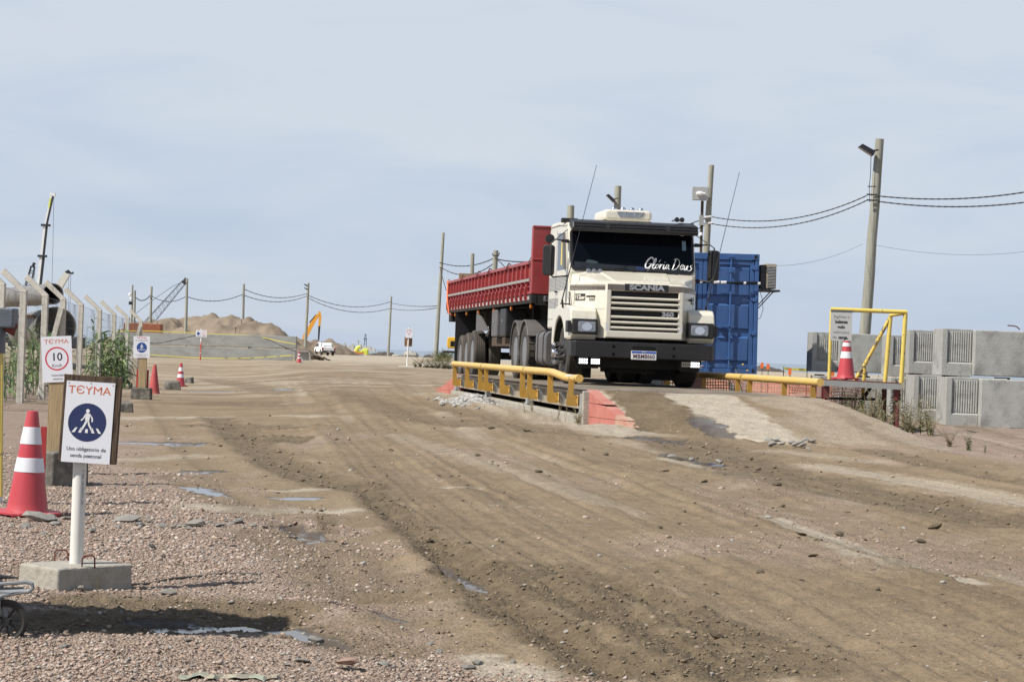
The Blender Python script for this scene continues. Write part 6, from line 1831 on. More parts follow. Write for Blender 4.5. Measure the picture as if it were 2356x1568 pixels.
lump(396, 896, 0.42, 0.36, 0.24, 'broken pale topped concrete lump left of the banded cone', 0.3, m_concdark)
lump(434, 881, 0.30, 0.3, 0.22, 'dark square concrete lump half hidden behind the banded cone', -0.2, m_concdark)
lump(284, 948, 0.30, 0.3, 0.18, 'dark block of concrete just right of the wooden sign backing', 0.4, m_concdark)
def shadeline(name, pts, r, label):  # dark tube laid on the ground in place of an overhead wire's shadow
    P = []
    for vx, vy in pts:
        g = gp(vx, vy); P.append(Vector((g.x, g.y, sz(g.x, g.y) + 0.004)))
    return tag(MB().tube(P, r, 6).build(name, m_wireshadow, None), label, 'shadeline')
shadeline('wire_shadow', [(300, 1341), (340, 1338), (395, 1330), (454, 1326), (520, 1322), (592, 1328)], 0.007, 'thin dark cord standing in for a wire shadow on gravel, running right from the near concrete foot')
shadeline('wire_shadow', [(213, 1091), (270, 1091), (330, 1090), (395, 1089)], 0.008, 'thin dark cord standing in for a wire shadow on the gravel behind the white sign pipe')
wr = MB(); rows = []
for k in range(15):
    t = k / 14
    g = gp(415 + 225 * t, 1562 + 2 * math.sin(k * 1.7))
    rows.append([(g.x, g.y + d, sz(g.x, g.y) + 0.004 + 0.008 * abs(math.sin(k * 1.3 + d * 60)) + 0.005 * (i == 1)) for i, d in enumerate((-0.05, -0.02, 0.015, 0.05))])
wr.grid(rows)
tag(wr.build('wrapper', mat('plastic_wrapper', (0.40, 0.34, 0.25), 0.6, var=0.3, scale=14, col2=(0.26, 0.32, 0.25), thr=0.55, s2=9), None), 'crumpled pale green plastic wrapper at the bottom edge of the gravel', 'litter')

# ------------------------------------------------------------------ wheel of a folding cart at the lower left
Y = 8.75
cc = at(14, 1428, Y)
fc = thing('folding_cart', 'grey folding cart with a black spoked wheel at the lower left edge', 'cart', (cc.x, Y, sz(cc.x, Y)))
h0 = cc.z - fc.location.z
fw = lambda x, y, h: (x, h, h0 + y)
tr = MB().lathe([(0.089, -0.012), (0.0905, 0.0), (0.089, 0.012), (0.078, 0.016), (0.068, 0.012), (0.066, 0.0), (0.068, -0.012), (0.078, -0.016)], 40, fw, close=True).build('wheel', mat('cart_tyre', (0.016, 0.016, 0.016), 0.7, var=0.2, dust=0.08), fc, smooth=True)
rm = MB().lathe([(0.067, -0.010), (0.067, 0.010), (0.060, 0.010), (0.060, -0.010)], 36, fw, close=True).lathe([(0.018, -0.02), (0.018, 0.02)], 16, fw)
rm.build('rim', m_black, tr, smooth=40)
for k in range(8):
    q = 2 * PI * (k + 0.3) / 8
    MB().tube([fw(0.015 * math.cos(q), 0.015 * math.sin(q), 0), fw(0.063 * math.cos(q), 0.063 * math.sin(q), 0)], 0.005, 6).build('spoke', m_black, tr)
def cp_(vx, vy, dy=0.0): 
    q = at(vx, vy, Y + dy); return (q.x - cc.x, dy, q.z - fc.location.z)
m_cart = mat('cart_grey', (0.20, 0.21, 0.22), 0.45, var=0.15)
MB().tube([cp_(-30, 1382, -0.03), cp_(10, 1368, -0.03), cp_(45, 1362, -0.03), cp_(66, 1360, -0.03), cp_(76, 1352, -0.03), cp_(74, 1342, -0.03), cp_(60, 1338, -0.03), cp_(20, 1341, -0.03), cp_(-30, 1345, -0.03)], 0.0085, 8).build('handle', m_cart, fc, smooth=True)
MB().add([cp_(-60, 1392, -0.02), cp_(0, 1375, -0.035), cp_(28, 1362, -0.04), cp_(66, 1357, -0.035), cp_(50, 1349, -0.02), cp_(-60, 1352, -0.02)], [(0, 1, 2, 3, 4, 5)]).build('bracket', m_cart, fc)
MB().tube([cp_(-60, 1320, 0.03), cp_(0, 1326, 0.0), cp_(42, 1328, -0.02)], [0.03, 0.022, 0.006], 8, flat=0.45).build('fabric_cover', m_black, fc)
MB().tube([cp_(14, 1428), cp_(8, 1385), cp_(-5, 1350)], 0.010, 8).build('strut', m_cart, fc)
MB().tube([cp_(-3, 1370, -0.025), cp_(-2, 1410, -0.025), cp_(-8, 1432, -0.02)], 0.008, 6).build('stay', m_cart, fc)
MB().hexa([(-0.5, 0.0, 0.16), (-0.08, 0.0, 0.16), (-0.08, 0.3, 0.16), (-0.5, 0.3, 0.16), (-0.5, 0.0, 0.2), (-0.09, 0.0, 0.2), (-0.09, 0.3, 0.2), (-0.5, 0.3, 0.2)]).build('tray', m_black, fc, bevel=0.01)

# unseen sun shelter added left of the frame: its flat roof throws the shadow at the lower left
bz = thing('shadow_roof', 'small white unseen sun shelter with a flat roof left of the cart', 'blocker', (-4.56, 8.44, gz(-4.56, 8.44)))
MB().box(-1.6, 1.72, -0.52, 0.42, 2.42, 2.52).build('roof', m_white, bz)
for x in (-1.5, 0.6):
    for y in (-0.45, 0.35):
        MB().box(x - 0.04, x + 0.04, y - 0.04, y + 0.04, 0, 2.42).build('post', m_white, bz)
MB().box(-1.5, 0.6, 0.38, 0.42, 0.0, 2.42).build('back_wall', m_white, bz)

# ------------------------------------------------------------------ utility poles
def floodlight(parent, p, dirx, s=1.0, tilt=-0.5, kind='flat'):
    """box floodlight on a short bracket; p is relative to the pole base"""
    M_ = Matrix.Translation(p) @ Matrix.Rotation(tilt, 4, 'Y') if dirx < 0 else Matrix.Translation(p) @ Matrix.Rotation(-tilt, 4, 'Y')
    b = MB(); b.M = M_
    b.hexa([(-0.26 * s, -0.15 * s, -0.06 * s), (0.2 * s, -0.15 * s, -0.06 * s), (0.2 * s, 0.15 * s, -0.06 * s), (-0.26 * s, 0.15 * s, -0.06 * s),
            (-0.22 * s, -0.12 * s, 0.06 * s), (0.18 * s, -0.12 * s, 0.09 * s), (0.18 * s, 0.12 * s, 0.09 * s), (-0.22 * s, 0.12 * s, 0.06 * s)])
    fl = b.build('floodlight', m_black, parent, bevel=0.01)
    b = MB(); b.M = M_
    b.box(-0.23 * s, 0.17 * s, -0.13 * s, 0.13 * s, -0.068 * s, -0.06 * s)
    b.build('lens', m_lens, fl)
    MB().tube([p + Vector((0.16 * s if dirx < 0 else -0.16 * s, 0, 0)), p + Vector((0.30 * s if dirx < 0 else -0.30 * s, 0, 0.02))], 0.022 * s, 6).build('bracket', m_black, fl)
    return fl
def pole(label, base, top, Y, r0, r1, Yt=None, group='wooden utility poles'):
    b = at(base[0], base[1], Y); t = at(top[0], top[1], Yt or Y)
    g = gz(b.x, Y)
    if b.z > g:       # hidden foot: carry the lean on down to the ground
        d = (t - b) / (t.z - b.z)
        b = b + d * (g - b.z)
    b.z = g - 0.05 if abs(b.z - g) < 0.6 else b.z
    v = t - b
    m_ = MB(); n = 9
    rr_ = random.Random(int(top[0]))
    m_.tube([v * (k / (n - 1)) + Vector((rr_.gauss(0, 0.006), rr_.gauss(0, 0.006), 0)) * (0 < k < n - 1) for k in range(n)], [r0 + (r1 - r0) * k / (n - 1) for k in range(n)], 12)
    o = m_.build('wooden_pole', m_pole, None, smooth=50)
    o.location = b
    return tag(o, label, 'utility pole', group), b
PO = {}
def P(key, *a, **k):
    PO[key] = pole(*a, **k); return PO[key]
P(13, 'tall leaning pole with a floodlight behind the concrete units', (1990, 770), (2024, 320), 50, 0.145, 0.10)
P(12, 'pole with a square white floodlight rising behind the blue container', (1622, 620), (1637, 380), 70, 0.14, 0.09)
P(11, 'pole top with a black floodlight rising above the truck roof', (1419, 520), (1422, 428), 74, 0.13, 0.12)
P(10, 'short bare pole top showing left above the truck cab', (1312, 520), (1313.5, 473), 78, 0.14, 0.13)
P(9, 'pole with a two armed insulator bracket above the red trailer', (1138, 640), (1141, 576), 98, 0.14, 0.12)
P(8, 'bare pole top above the rear half of the red trailer', (1086, 640), (1087.5, 583), 112, 0.12, 0.10)
P(7, 'tall grey pole left of the red trailer with grass round its foot', (1002, 832), (1020, 535), 150, 0.17, 0.10)
P(6, 'thin pole standing at the shore between the yield sign and the pickup', (893, 817.5), (900.5, 681), 340, 0.22, 0.15)
P(5, 'pole with two black floodlights just left of the white pickup', (702, 808), (709.5, 651), 250, 0.2, 0.14)
P(4, 'bare pole rising behind the middle of the long concrete wall', (558, 775), (561, 653), 190, 0.14, 0.10)
P(3, 'pole beside the lattice crane tip with a small floodlight', (427, 770), (430.5, 641), 178, 0.15, 0.10)
P(2, 'bare thin pole behind the left end of the long wall', (345, 770), (349, 659), 190, 0.13, 0.10)
P(1, 'left pole of the pair carrying white cameras behind the fence end', (302, 775), (305, 655), 185, 0.11, 0.08)
P(0, 'shorter right pole of the pair behind the fence end', (308, 775), (310.5, 668), 186, 0.12, 0.09)
def rel(k, vx, vy, Y): return at(vx, vy, Y) - PO[k][1]
o13 = PO[13][0]
floodlight(o13, rel(13, 1996, 346, 49.8), -1, 0.86, 0.55)
MB().tube([rel(13, 2004, 357, 49.85), rel(13, 2003, 400, 49.85), rel(13, 2000, 430, 49.85), rel(13, 2001, 465, 49.85)], 0.008, 5).build('lamp_cable', m_cable, o13)
m_ = MB()
for y_ in (447, 460): m_.tube([rel(13, 1994, y_, 49.8), rel(13, 2012, y_ + 1, 49.8), rel(13, 2018, y_, 49.8)], 0.018, 6)
m_.tube([rel(13, 1996, 429, 49.8), rel(13, 2016, 429, 49.8)], 0.012, 5)
m_.build('insulator_bracket', m_black, o13)
o12 = PO[12][0]
b = MB(); c = rel(12, 1611.5, 446, 69.6)
b.hexa([c + Vector(q) for q in [(-0.26, -0.1, -0.22), (0.26, -0.1, -0.22), (0.26, 0.2, -0.2), (-0.26, 0.2, -0.2), (-0.26, -0.1, 0.22), (0.26, -0.1, 0.22), (0.26, 0.2, 0.2), (-0.26, 0.2, 0.2)]])
fl = b.build('floodlight', m_greysteel, o12, bevel=0.01)
b = MB(); b.hexa([c + Vector(q) for q in [(-0.235, -0.106, -0.195), (0.235, -0.106, -0.195), (0.235, -0.101, -0.195), (-0.235, -0.101, -0.195), (-0.235, -0.106, 0.195), (0.235, -0.106, 0.195), (0.235, -0.101, 0.195), (-0.235, -0.101, 0.195)]])
b.build('reflector', mat('reflector_grey', (0.42, 0.42, 0.40), 0.4, 0.2, var=0.12), fl)
MB().lathe([(0, -0.13), (0.05, -0.11), (0.075, -0.04), (0.07, 0.03), (0.04, 0.1), (0.035, 0.16), (0, 0.17)], 16, lambda x, y, h: tuple(c + Vector((-0.02 + h, -0.15 + x * 0.6, y)))).build('bulb', m_white, fl, smooth=True)
b = MB(); b.tube([rel(12, 1616, 462, 69.7), rel(12, 1613, 560, 69.7), rel(12, 1612, 625, 69.7)], 0.05, 8); pst = b.build('lamp_post', m_oldwood, o12)
q_ = rel(12, 1613.5, 507, 69.6); box_obj('ballast_box', m_greysteel, o12, q_.x - 0.075, q_.x + 0.075, q_.y - 0.05, q_.y + 0.05, q_.z - 0.16, q_.z + 0.16, 0.008)
q_ = rel(12, 1613, 538, 69.6); MB().lathe([(0.06, -0.05), (0.055, 0.03), (0, 0.06)], 10, lambda x, y, h: (q_.x + x, q_.y + y, q_.z + h)).build('sensor', m_white, o12, smooth=True)
for y_ in (497, 512): MB().tube([rel(12, 1620, y_ + 3, 69.7), rel(12, 1640, y_, 69.7)], 0.03, 6).build('insulator_bracket', m_white, o12)
floodlight(PO[11][0], rel(11, 1406, 457, 73.8), -1, 0.8, 0.75)
m_ = MB(); m_.tube([rel(9, 1133, 583, 97.8), rel(9, 1135, 588, 97.8), rel(9, 1147, 588, 97.8), rel(9, 1149, 581, 97.8)], 0.03, 6); m_.build('insulator_bracket', m_black, PO[9][0])
floodlight(PO[5][0], rel(5, 704, 656, 249.5), -1, 1.0, 0.6); floodlight(PO[5][0], rel(5, 704, 664, 249.5), -1, 0.9, 0.6)
floodlight(PO[3][0], rel(3, 425, 650, 177.5), -1, 0.85, 0.8)
for vy, s_ in ((677, .3), (686, .26)):
    q_ = rel(1, 299.5 + (vy > 680) * 2.5, vy, 184.5)
    MB().lathe([(0, -s_ / 2), (s_ / 2, -s_ / 4), (s_ / 2, s_ / 4), (0, s_ / 2)], 10, lambda x, y, h, q_=q_: (q_.x + x, q_.y + y, q_.z + h)).build('camera', m_white, PO[1][0], smooth=True)
q_ = rel(1, 302, 697, 184.5); box_obj('loudspeaker', m_black, PO[1][0], q_.x - 0.2, q_.x + 0.12, q_.y - 0.1, q_.y + 0.1, q_.z - 0.14, q_.z + 0.14)
for y_ in (604, 615): MB().tube([rel(7, 1011, y_, 149.5), rel(7, 1018, y_ + 2, 149.5)], 0.03, 5).build('insulator_bracket', m_black, PO[7][0])

# ------------------------------------------------------------------ overhead cables
def cable(label, pts, Ys, r, name='overhead_cable', group=None, n=26, twist=True):
    """three pixels on the line give a parabola between the two ends"""
    (x0, y0), (x1, y1), (x2, y2) = pts
    P_ = []; R_ = []
    tm = (x1 - x0) / (x2 - x0)
    for k in range(n + 1):
        t = k / n
        x = x0 + (x2 - x0) * t
        l0 = (t - tm) * (t - 1) / (tm); l1 = t * (t - 1) / (tm * (tm - 1)); l2 = t * (t - tm) / (1 - tm)
        P_.append(at(x, y0 * l0 + y1 * l1 + y2 * l2, Ys[0] + (Ys[1] - Ys[0]) * t))
        R_.append(r * (1 + (0.18 * (1 if k % 2 else -1) if twist else 0)))
    return tag(MB().tube(P_, R_, 6).build(name, m_cable, None, smooth=True), label, 'cable', group)
cable('upper black twisted cable from the container pole to the tall leaning pole', [(1634, 498), (1800, 505.5), (1994, 450)], (70, 50), 0.0145, n=60)
cable('lower black twisted cable from the container pole to the tall leaning pole', [(1634, 514), (1780, 522), (1994, 461)], (70, 50), 0.0145, n=60)
cable('upper black twisted cable running out of the frame at the right', [(2012, 450), (2150, 458), (2480, 417)], (50, 44), 0.0145, n=60)
cable('lower black twisted cable running out of the frame at the right', [(2012, 462), (2160, 475), (2480, 444)], (50, 44), 0.0145, n=60)
cable('thin wire from the tall leaning pole down towards the air conditioner', [(1782, 611), (1890, 597), (1985, 561)], (46.5, 50), 0.003, twist=False)
cable('thin wire sagging right from the tall leaning pole at half height', [(2012, 563), (2200, 585.5), (2480, 558)], (50, 44), 0.003, twist=False)
cable('black cable from the container pole to behind the truck roof, upper of two', [(1590, 514), (1610, 507), (1634, 499)], (72, 70), 0.018, twist=False)
cable('black cable from the container pole to behind the truck roof, lower of two', [(1590, 535), (1610, 524), (1634, 514)], (72, 70), 0.018, twist=False)
cable('upper cable from the pole at the trailer tail to the insulator pole', [(1016, 605), (1080, 611), (1138, 593)], (150, 98), 0.028)
cable('lower cable crossing behind the red trailer board to the insulator pole', [(1016, 616), (1075, 632), (1138, 604)], (150, 98), 0.028)
cable('cable from the insulator pole going right behind the red headboard', [(1143, 596), (1175, 601), (1216, 602)], (98, 90), 0.026)
cable('short cable dropping from the insulator pole behind the trailer side', [(1143, 596), (1155, 607), (1168, 622)], (98, 94), 0.02)
cable('slack wire hanging down the pole at the trailer tail to the red boards', [(1013, 618), (1020, 645), (1027, 668)], (150, 120), 0.022)
cable('upper cable from the floodlight pole to the thin shore pole', [(711, 680), (810, 705.5), (899, 694)], (250, 340), 0.04)
cable('lower cable from the floodlight pole to the thin shore pole', [(711, 686), (805, 716.5), (898, 709)], (250, 340), 0.04)
cable('upper cable from the thin shore pole to the pole at the trailer tail', [(900, 697), (960, 704.5), (1010, 703)], (340, 150), 0.032)
cable('lower cable from the thin shore pole to the pole at the trailer tail', [(900, 710), (955, 713.5), (1010, 707)], (340, 150), 0.032)
cable('upper cable between the wall pole and the floodlight pole', [(562, 665), (636, 684.5), (706, 675)], (190, 250), 0.034)
cable('lower cable between the wall pole and the floodlight pole', [(562, 679), (640, 694), (706, 681)], (190, 250), 0.034)
cable('cable between the crane tip pole and the bare wall pole', [(430, 682), (500, 692), (558, 677)], (178, 190), 0.03)
cable('cable passing behind the lattice crane between two poles', [(348, 680), (390, 693.5), (427, 682)], (190, 178), 0.03)
cable('short cable between the camera poles and the bare thin pole', [(311, 683), (328, 691), (345, 680)], (186, 190), 0.04)

# ------------------------------------------------------------------ long precast wall with tape
wl = at(262, 815, 158); wr_ = at(680, 829.6, 153)
def wall_beam(label, zb, h):
    a = Vector((wl.x, wl.y, 0)); c = Vector((wr_.x, wr_.y, 0))
    za = gz(wl.x, wl.y) + zb; zc = gz(wr_.x, wr_.y) + zb
    n = Vector((0, 1, 0)) * 0.5
    m_ = MB().hexa([Vector((0, 0, 0)), c - a + Vector((0, 0, zc - za)), c - a + n + Vector((0, 0, zc - za)), n, Vector((0, 0, h)), c - a + Vector((0, 0, zc - za + h)), c - a + n + Vector((0, 0, zc - za + h)), n + Vector((0, 0, h))])
    o = m_.build('concrete_beam', m_beamconc, None, bevel=0.03)
    o.location = (wl.x, wl.y, za)
    return tag(o, label, 'concrete beam', 'long stacked concrete beams')
m_beamconc = mat('beam_concrete', (0.245, 0.25, 0.235), 0.9, var=0.12, scale=0.8, bump=0.2, bscale=8, col2=(0.17, 0.17, 0.155), thr=0.6, s2=0.9, soft=0.15, stretch=(1, 1, 2.2))
wb1 = wall_beam('long grey concrete beam lying on the ground, lower of the stacked pair', 0.0, 0.84)
wb2 = wall_beam('long grey concrete beam resting on top of the stacked pair', 0.90, 0.86)
letter('33', 0.28, m_ink, wb1, (at(345, 797, 156).x - wl.x), -0.02, 0.62, rot=(PI / 2, 0, -0.01), extrude=0.004)
for i, t in enumerate((0.1, 0.5, 0.75, 0.95)):
    m_ = MB().box(-0.1, 0.1, -0.0, 0.5, 0, 0.075).build('timber_bearer', m_oldwood, None)
    q_ = wl.lerp(wr_, t); m_.location = (q_.x, q_.y + 0.01, gz(q_.x, q_.y) + 0.832)
    tag(m_, 'timber bearer between the long concrete beams ' + ['at the fence end', 'near the middle', 'below the loose tape', 'at the trough end'][i], 'timber', 'bearers between the long beams')
def tape(label, pts, Ys):
    b_ = MB(); rows = []
    m = len(pts)
    for i, (x, y) in enumerate(pts):
        Y = Ys[0] + (Ys[1] - Ys[0]) * i / (m - 1)
        p_ = at(x, y, Y)
        rows.append([p_ + Vector((0, 0, 0.032)), p_ - Vector((0, 0, 0.032))])
    b_.grid(rows)
    o = b_.build('warning_tape', m_tape, None)
    tag(o, label, 'tape', 'yellow warning tapes on the long wall')
    return o
t1 = tape('yellow warning tape along the top of the long concrete wall', [(262, 762), (300, 761), (345, 761), (420, 764), (500, 768), (560, 770.5), (590, 773), (620, 779), (650, 786), (680, 791)], (157.5, 152.5))
t2 = tape('yellow warning tape stretched low in front of the long concrete wall', [(265, 809), (300, 811), (345, 815.5), (420, 821), (470, 823), (540, 824), (600, 822), (640, 819), (672, 817)], (157, 152))
for i, vx in enumerate((400, 430, 460, 490, 520, 550, 580, 610, 640)):
    vy = float(np.interp(vx, [345, 420, 470, 540, 600, 640, 672], [815.5, 821, 823, 824, 822, 819, 817])); Y = 156 - 4 * i / 9
    p_ = at(vx, vy, Y - 0.3)
    o = letter('PARE', 0.075, m_ink, t2, p_.x, p_.y + 0.1, p_.z, extrude=0.002, offset=0.002, sx=1.4)
tape('loose yellow tape bunched at the right end of the long wall', [(674, 817), (677, 821), (675, 826), (679, 831)], (152, 151.5))
tr = thing('precast_trough', 'small grey precast concrete trough at the right end of the long wall', 'trough', at(701, 829, 150))
px_m = FPX / 150
MB().box(-0.50, 0.46, 0.0, 0.08, 0.02, 0.62).box(-0.52, 0.40, -0.3, 0.1, 0.60, 0.66).build('shell', m_conc, tr, bevel=0.01)
MB().hexa([(0.34, -0.3, 0.0), (0.46, -0.3, 0.0), (0.46, 0.1, 0.0), (0.34, 0.1, 0.0), (0.27, -0.3, 0.66), (0.38, -0.3, 0.66), (0.38, 0.1, 0.66), (0.27, 0.1, 0.66)]).build('end_wall', m_concpale, tr)

# ------------------------------------------------------------------ sand heaps
def heap(name, label, peaks, x0, x1, y0, y1, mt, slope=0.62, nseed=1, step=0.4, rough=0.25, base=None, cat='sand heap'):
    xs = np.arange(x0, x1, step); ys = np.arange(y0, y1, step * 1.5)
    X, Yg = np.meshgrid(xs, ys)
    H = np.full(X.shape, -9.0)
    wx = (fbm(X * 0.25, Yg * 0.25, nseed, 4) - 0.5) * 2.0
    for (px, py, pz, sl) in peaks:
        d = np.hypot(X - px + wx, (Yg - py) * 0.8)
        H = np.maximum(H, pz - sl * np.sqrt(d * d + 0.35))
    g = G(X, Yg)
    H = H + rough * (fbm(X * 0.9, Yg * 0.9, nseed + 5, 4) - 0.5) - 0.1 * rough
    Z = np.maximum(H, g - 0.25)
    V = np.stack([X.ravel(), Yg.ravel(), Z.ravel()], 1)
    n = len(xs); i = (np.arange(len(ys) - 1)[:, None] * n + np.arange(n - 1)[None, :]).ravel()
    F = np.stack([i, i + 1, i + n + 1, i + n], 1)
    zz = Z.ravel(); gg = g.ravel()
    keep = (zz[F] > gg[F] - 0.2).any(1)
    o = arr_mesh(name, V, F[keep], mt, smooth=True)
    return tag(o, label, cat)
def pk(vx, vy, Y, sl=0.55):
    p_ = at(vx, vy, Y); return (p_.x, p_.y, p_.z + 0.3, sl)
heap('sand_heap', 'large brown sand heap with several rounded tops behind the long wall',
     [pk(300, 762, 188), pk(352, 730, 192), pk(392, 728, 190), pk(440, 729, 191), pk(487, 718, 190), pk(527, 721, 189), pk(562, 729, 188), pk(592, 733, 187, .6), pk(622, 740, 186, .75), pk(650, 752, 186, .95)],
     -42, -14, 176, 206, m_sand, nseed=3, step=0.2, rough=1.15)
heap('sand_heap', 'low brown sand heap behind the white pickup', [pk(672, 772, 318), pk(700, 779, 316), pk(728, 781, 318), pk(757, 776.5, 315, .6), pk(772, 784, 316, .6)], -42, -14, 304, 332, m_sand, nseed=9, step=0.25, rough=1.0)
for i, (pts, Y, lab) in enumerate([([(860, 812), (880, 809.5), (893, 811), (912, 813.5)], 344, 'dark rubble bank at the shore left of the thin pole'),
                               ([(987, 814), (1000, 813), (1012, 813)], 340, 'dark rubble bank at the shore by the trailer tail'),
                               ([(1730, 848), (1752, 842), (1768, 843), (1790, 850)], 262, 'dark rubble bank on the shore right of the blue container')]):
    X = [at(x, y, Y).x for x, y in pts]
    heap('rubble_bank', lab, [pk(x, y, Y, .5) for x, y in pts], min(X) - 4, max(X) + 4, Y - 5, Y + 6, m_rubble, nseed=20 + i, step=0.22, rough=1.1, cat='rubble bank')
for vx, vy, s_, k in [(912, 815, 1.0, 1), (921, 816, 0.8, 2), (946, 813.5, 1.9, 3), (955, 816, 1.2, 4), (963, 818, .8, 5), (938, 817, .7, 6), (820, 816, .8, 2), (790, 815, .7, 1), (770, 813.5, .9, 3)]:
    o = bpy.data.objects.new('boulder', SM[k]); COL.objects.link(o)
    p_ = at(vx, vy, 338); o.location = (p_.x, 338, max(gz(p_.x, 338), p_.z - 0.2)); o.scale = (s_ * .6, s_ * .5, s_ * .9)
    tag(o, 'pale boulder on the shore bank near the thin pole', 'boulder', 'boulders along the shore')

# ------------------------------------------------------------------ white pickup, seen from behind
pu = thing('pickup_truck', 'white double cab pickup parked with its tail to the yard beside the sand heap', 'pickup', (0, 0, 0), math.radians(17))
q_ = at(756, 816.3, 272)
pu.location = (q_.x, 272, gz(q_.x, 272))
prof = [(0.0, 0.45), (0.0, 1.02), (1.55, 1.05), (1.62, 1.10), (1.95, 1.62), (2.15, 1.68), (3.2, 1.64), (3.85, 1.12), (4.85, 0.98), (5.0, 0.75), (5.0, 0.42)]
bodym = MB().prism(prof, -0.87, 0.87, yz).build('body', m_white, pu, bevel=0.06, seg=3)
MB().prism(rrect(-0.68, 0.68, 1.10, 1.58, 0.08, 3), 1.58, 1.60, xz).build('rear_window', m_glass, pu)
bpy.data.objects['rear_window'].rotation_euler = (math.radians(-12), 0, 0); bpy.data.objects['rear_window'].location = (0, 0.33, 0.33)
for s_ in (-1, 1):
    f = lambda a, b_, d, s_=s_: (s_ * (0.87 + d), a, b_)
    MB().prism([(2.12, 1.12), (2.2, 1.56), (2.6, 1.58), (2.62, 1.12)], -0.02, 0.012, f).build('side_window', m_glass, pu)
    MB().prism([(2.72, 1.12), (2.72, 1.58), (3.15, 1.56), (3.62, 1.12)], -0.02, 0.012, f).build('side_window', m_glass, pu)
    x0, x1 = sorted((s_ * 0.66, s_ * 0.89))
    box_obj('tail_lamp', m_redshade, pu, x0, x1, -0.03, 0.12, 0.66, 1.0, 0.02)
    for y in (0.95, 4.05):
        MB().lathe([(0.34, -0.12), (0.34, 0.1), (0.2, 0.12), (0.0, 0.10)], 20, lambda a, b_, h, y=y: (s_ * (0.76 + h), y + a, 0.34 + b_)).build('wheel', m_tyre, pu, smooth=40)
        MB().prism(arch(y, 0.36, 0.43, 0, 180, 12), 0.0, 0.012, f).build('arch_trim', m_black, pu)
    MB().box(s_ * 0.9 - 0.12, s_ * 0.9 + 0.12, 3.3, 3.42, 1.1, 1.28).build('mirror', m_black, pu, bevel=0.02)
box_obj('tailgate', m_white, pu, -0.66, 0.66, -0.035, 0.0, 0.62, 1.03, 0.015)
box_obj('bumper', m_black, pu, -0.88, 0.88, -0.12, 0.1, 0.38, 0.60, 0.03)
box_obj('number_plate', m_signgrey, pu, -0.2, 0.2, -0.125, -0.12, 0.42, 0.54)
MB().tube([(-0.7, 1.1, 1.05), (-0.62, 1.6, 1.7), (0.62, 1.6, 1.7), (0.7, 1.1, 1.05)], 0.04, 8).build('roll_bar', m_black, pu, smooth=True)
box_obj('roof_rack', m_black, pu, -0.6, 0.6, 2.1, 3.0, 1.70, 1.74, 0.01)
# heap of branches by the trough
bh = MB()
for k in range(26):
    a = rr.uniform(0, PI); c_ = Vector((rr.gauss(0, 0.35), rr.gauss(0, 0.2), rr.uniform(0.05, 0.32)))
    d_ = Vector((math.cos(a) * 0.45, math.sin(a) * 0.2, rr.uniform(-0.1, 0.1)))
    bh.tube([c_ - d_, c_ + d_], rr.uniform(0.02, 0.06), 5)
o = bh.build('branch_heap', m_oldwood, None); p_ = at(725, 824, 170); o.location = (p_.x, 170, gz(p_.x, 170))
tag(o, 'small heap of broken wood between the trough and the pickup', 'wood heap')

# ------------------------------------------------------------------ machines far away
ex = thing('excavator', 'yellow excavator raising its boom behind the low sand heap', 'excavator', (at(690, 800, 336).x, 336, gz(-33, 336)))
eo = Vector(ex.location)
E = lambda vx, vy: at(vx, vy, 336) - eo
m_exy = mat('machine_yellow', (0.72, 0.33, 0.03), 0.5, var=0.08)
def flatbar(name, pts, ws, th, mt, par):
    """flat plate beam through points in the x-z plane with widths"""
    L_, R_ = [], []
    for i, p_ in enumerate(pts):
        t = (pts[min(i + 1, len(pts) - 1)] - pts[max(i - 1, 0)]).normalized()
        n_ = Vector((-t.z, 0, t.x))
        L_.append(p_ + n_ * ws[i] / 2); R_.append(p_ - n_ * ws[i] / 2)
    y = pts[0].y
    return MB().prism([(q.x, q.z) for q in L_ + R_[::-1]], y - th / 2, y + th / 2, xz).build(name, mt, par)
flatbar('boom', [E(698, 792), E(703, 772), E(718, 745), E(733, 722)], [0.7, 0.75, 0.6, 0.4], 0.4, m_exy, ex)
flatbar('stick', [E(735, 716), E(736.5, 728), E(735, 750)], [0.3, 0.42, 0.3], 0.35, m_exy, ex)
flatbar('stick_cylinder', [E(735, 748), E(733, 782)], [0.32, 0.22], 0.3, m_black, ex)
MB().tube([E(712, 742), E(727, 724)], 0.1, 8).build('ram', m_black, ex)
box_obj('cab', m_exy, ex, -1.2, 1.2, -0.9, 1.6, 0.9, 2.0, 0.08)
box_obj('track', m_darkchassis, ex, -1.6, 1.6, -1.3, -0.7, 0.0, 0.8, 0.2); box_obj('track', m_darkchassis, ex, -1.6, 1.6, 0.9, 1.5, 0.0, 0.8, 0.2)

m_cranewhite = mat('crane_white', (0.74, 0.75, 0.74), 0.5, var=0.05)
m_craneblack = mat('crane_black', (0.02, 0.024, 0.03), 0.6, var=0.1)
m_craneblue = mat('crane_blue_grey', (0.13, 0.155, 0.19), 0.6, var=0.1)
def crane(label, base, tip, Y, name='crane'):
    g = at(base[0], 800, Y)
    c = thing(name, label, 'crane', (g.x, Y, gz(g.x, Y)), 0, 'cranes beyond the fence')
    return c, (lambda vx, vy, c=c, Y=Y: at(vx, vy, Y) - Vector(c.location))
def crane_body(c, mt):
    box_obj('carrier', m_craneblack, c, -3, 2, -1.2, 1.2, 0.5, 1.3, 0.1)
    box_obj('cabin', mt, c, -1.4, 0.3, -1.0, 1.0, 1.3, 2.4, 0.1)
c1_, Q = crane('tall white telescopic crane boom with its shaded side painted black rising behind the fence', (88, 660), (121, 447), 200)
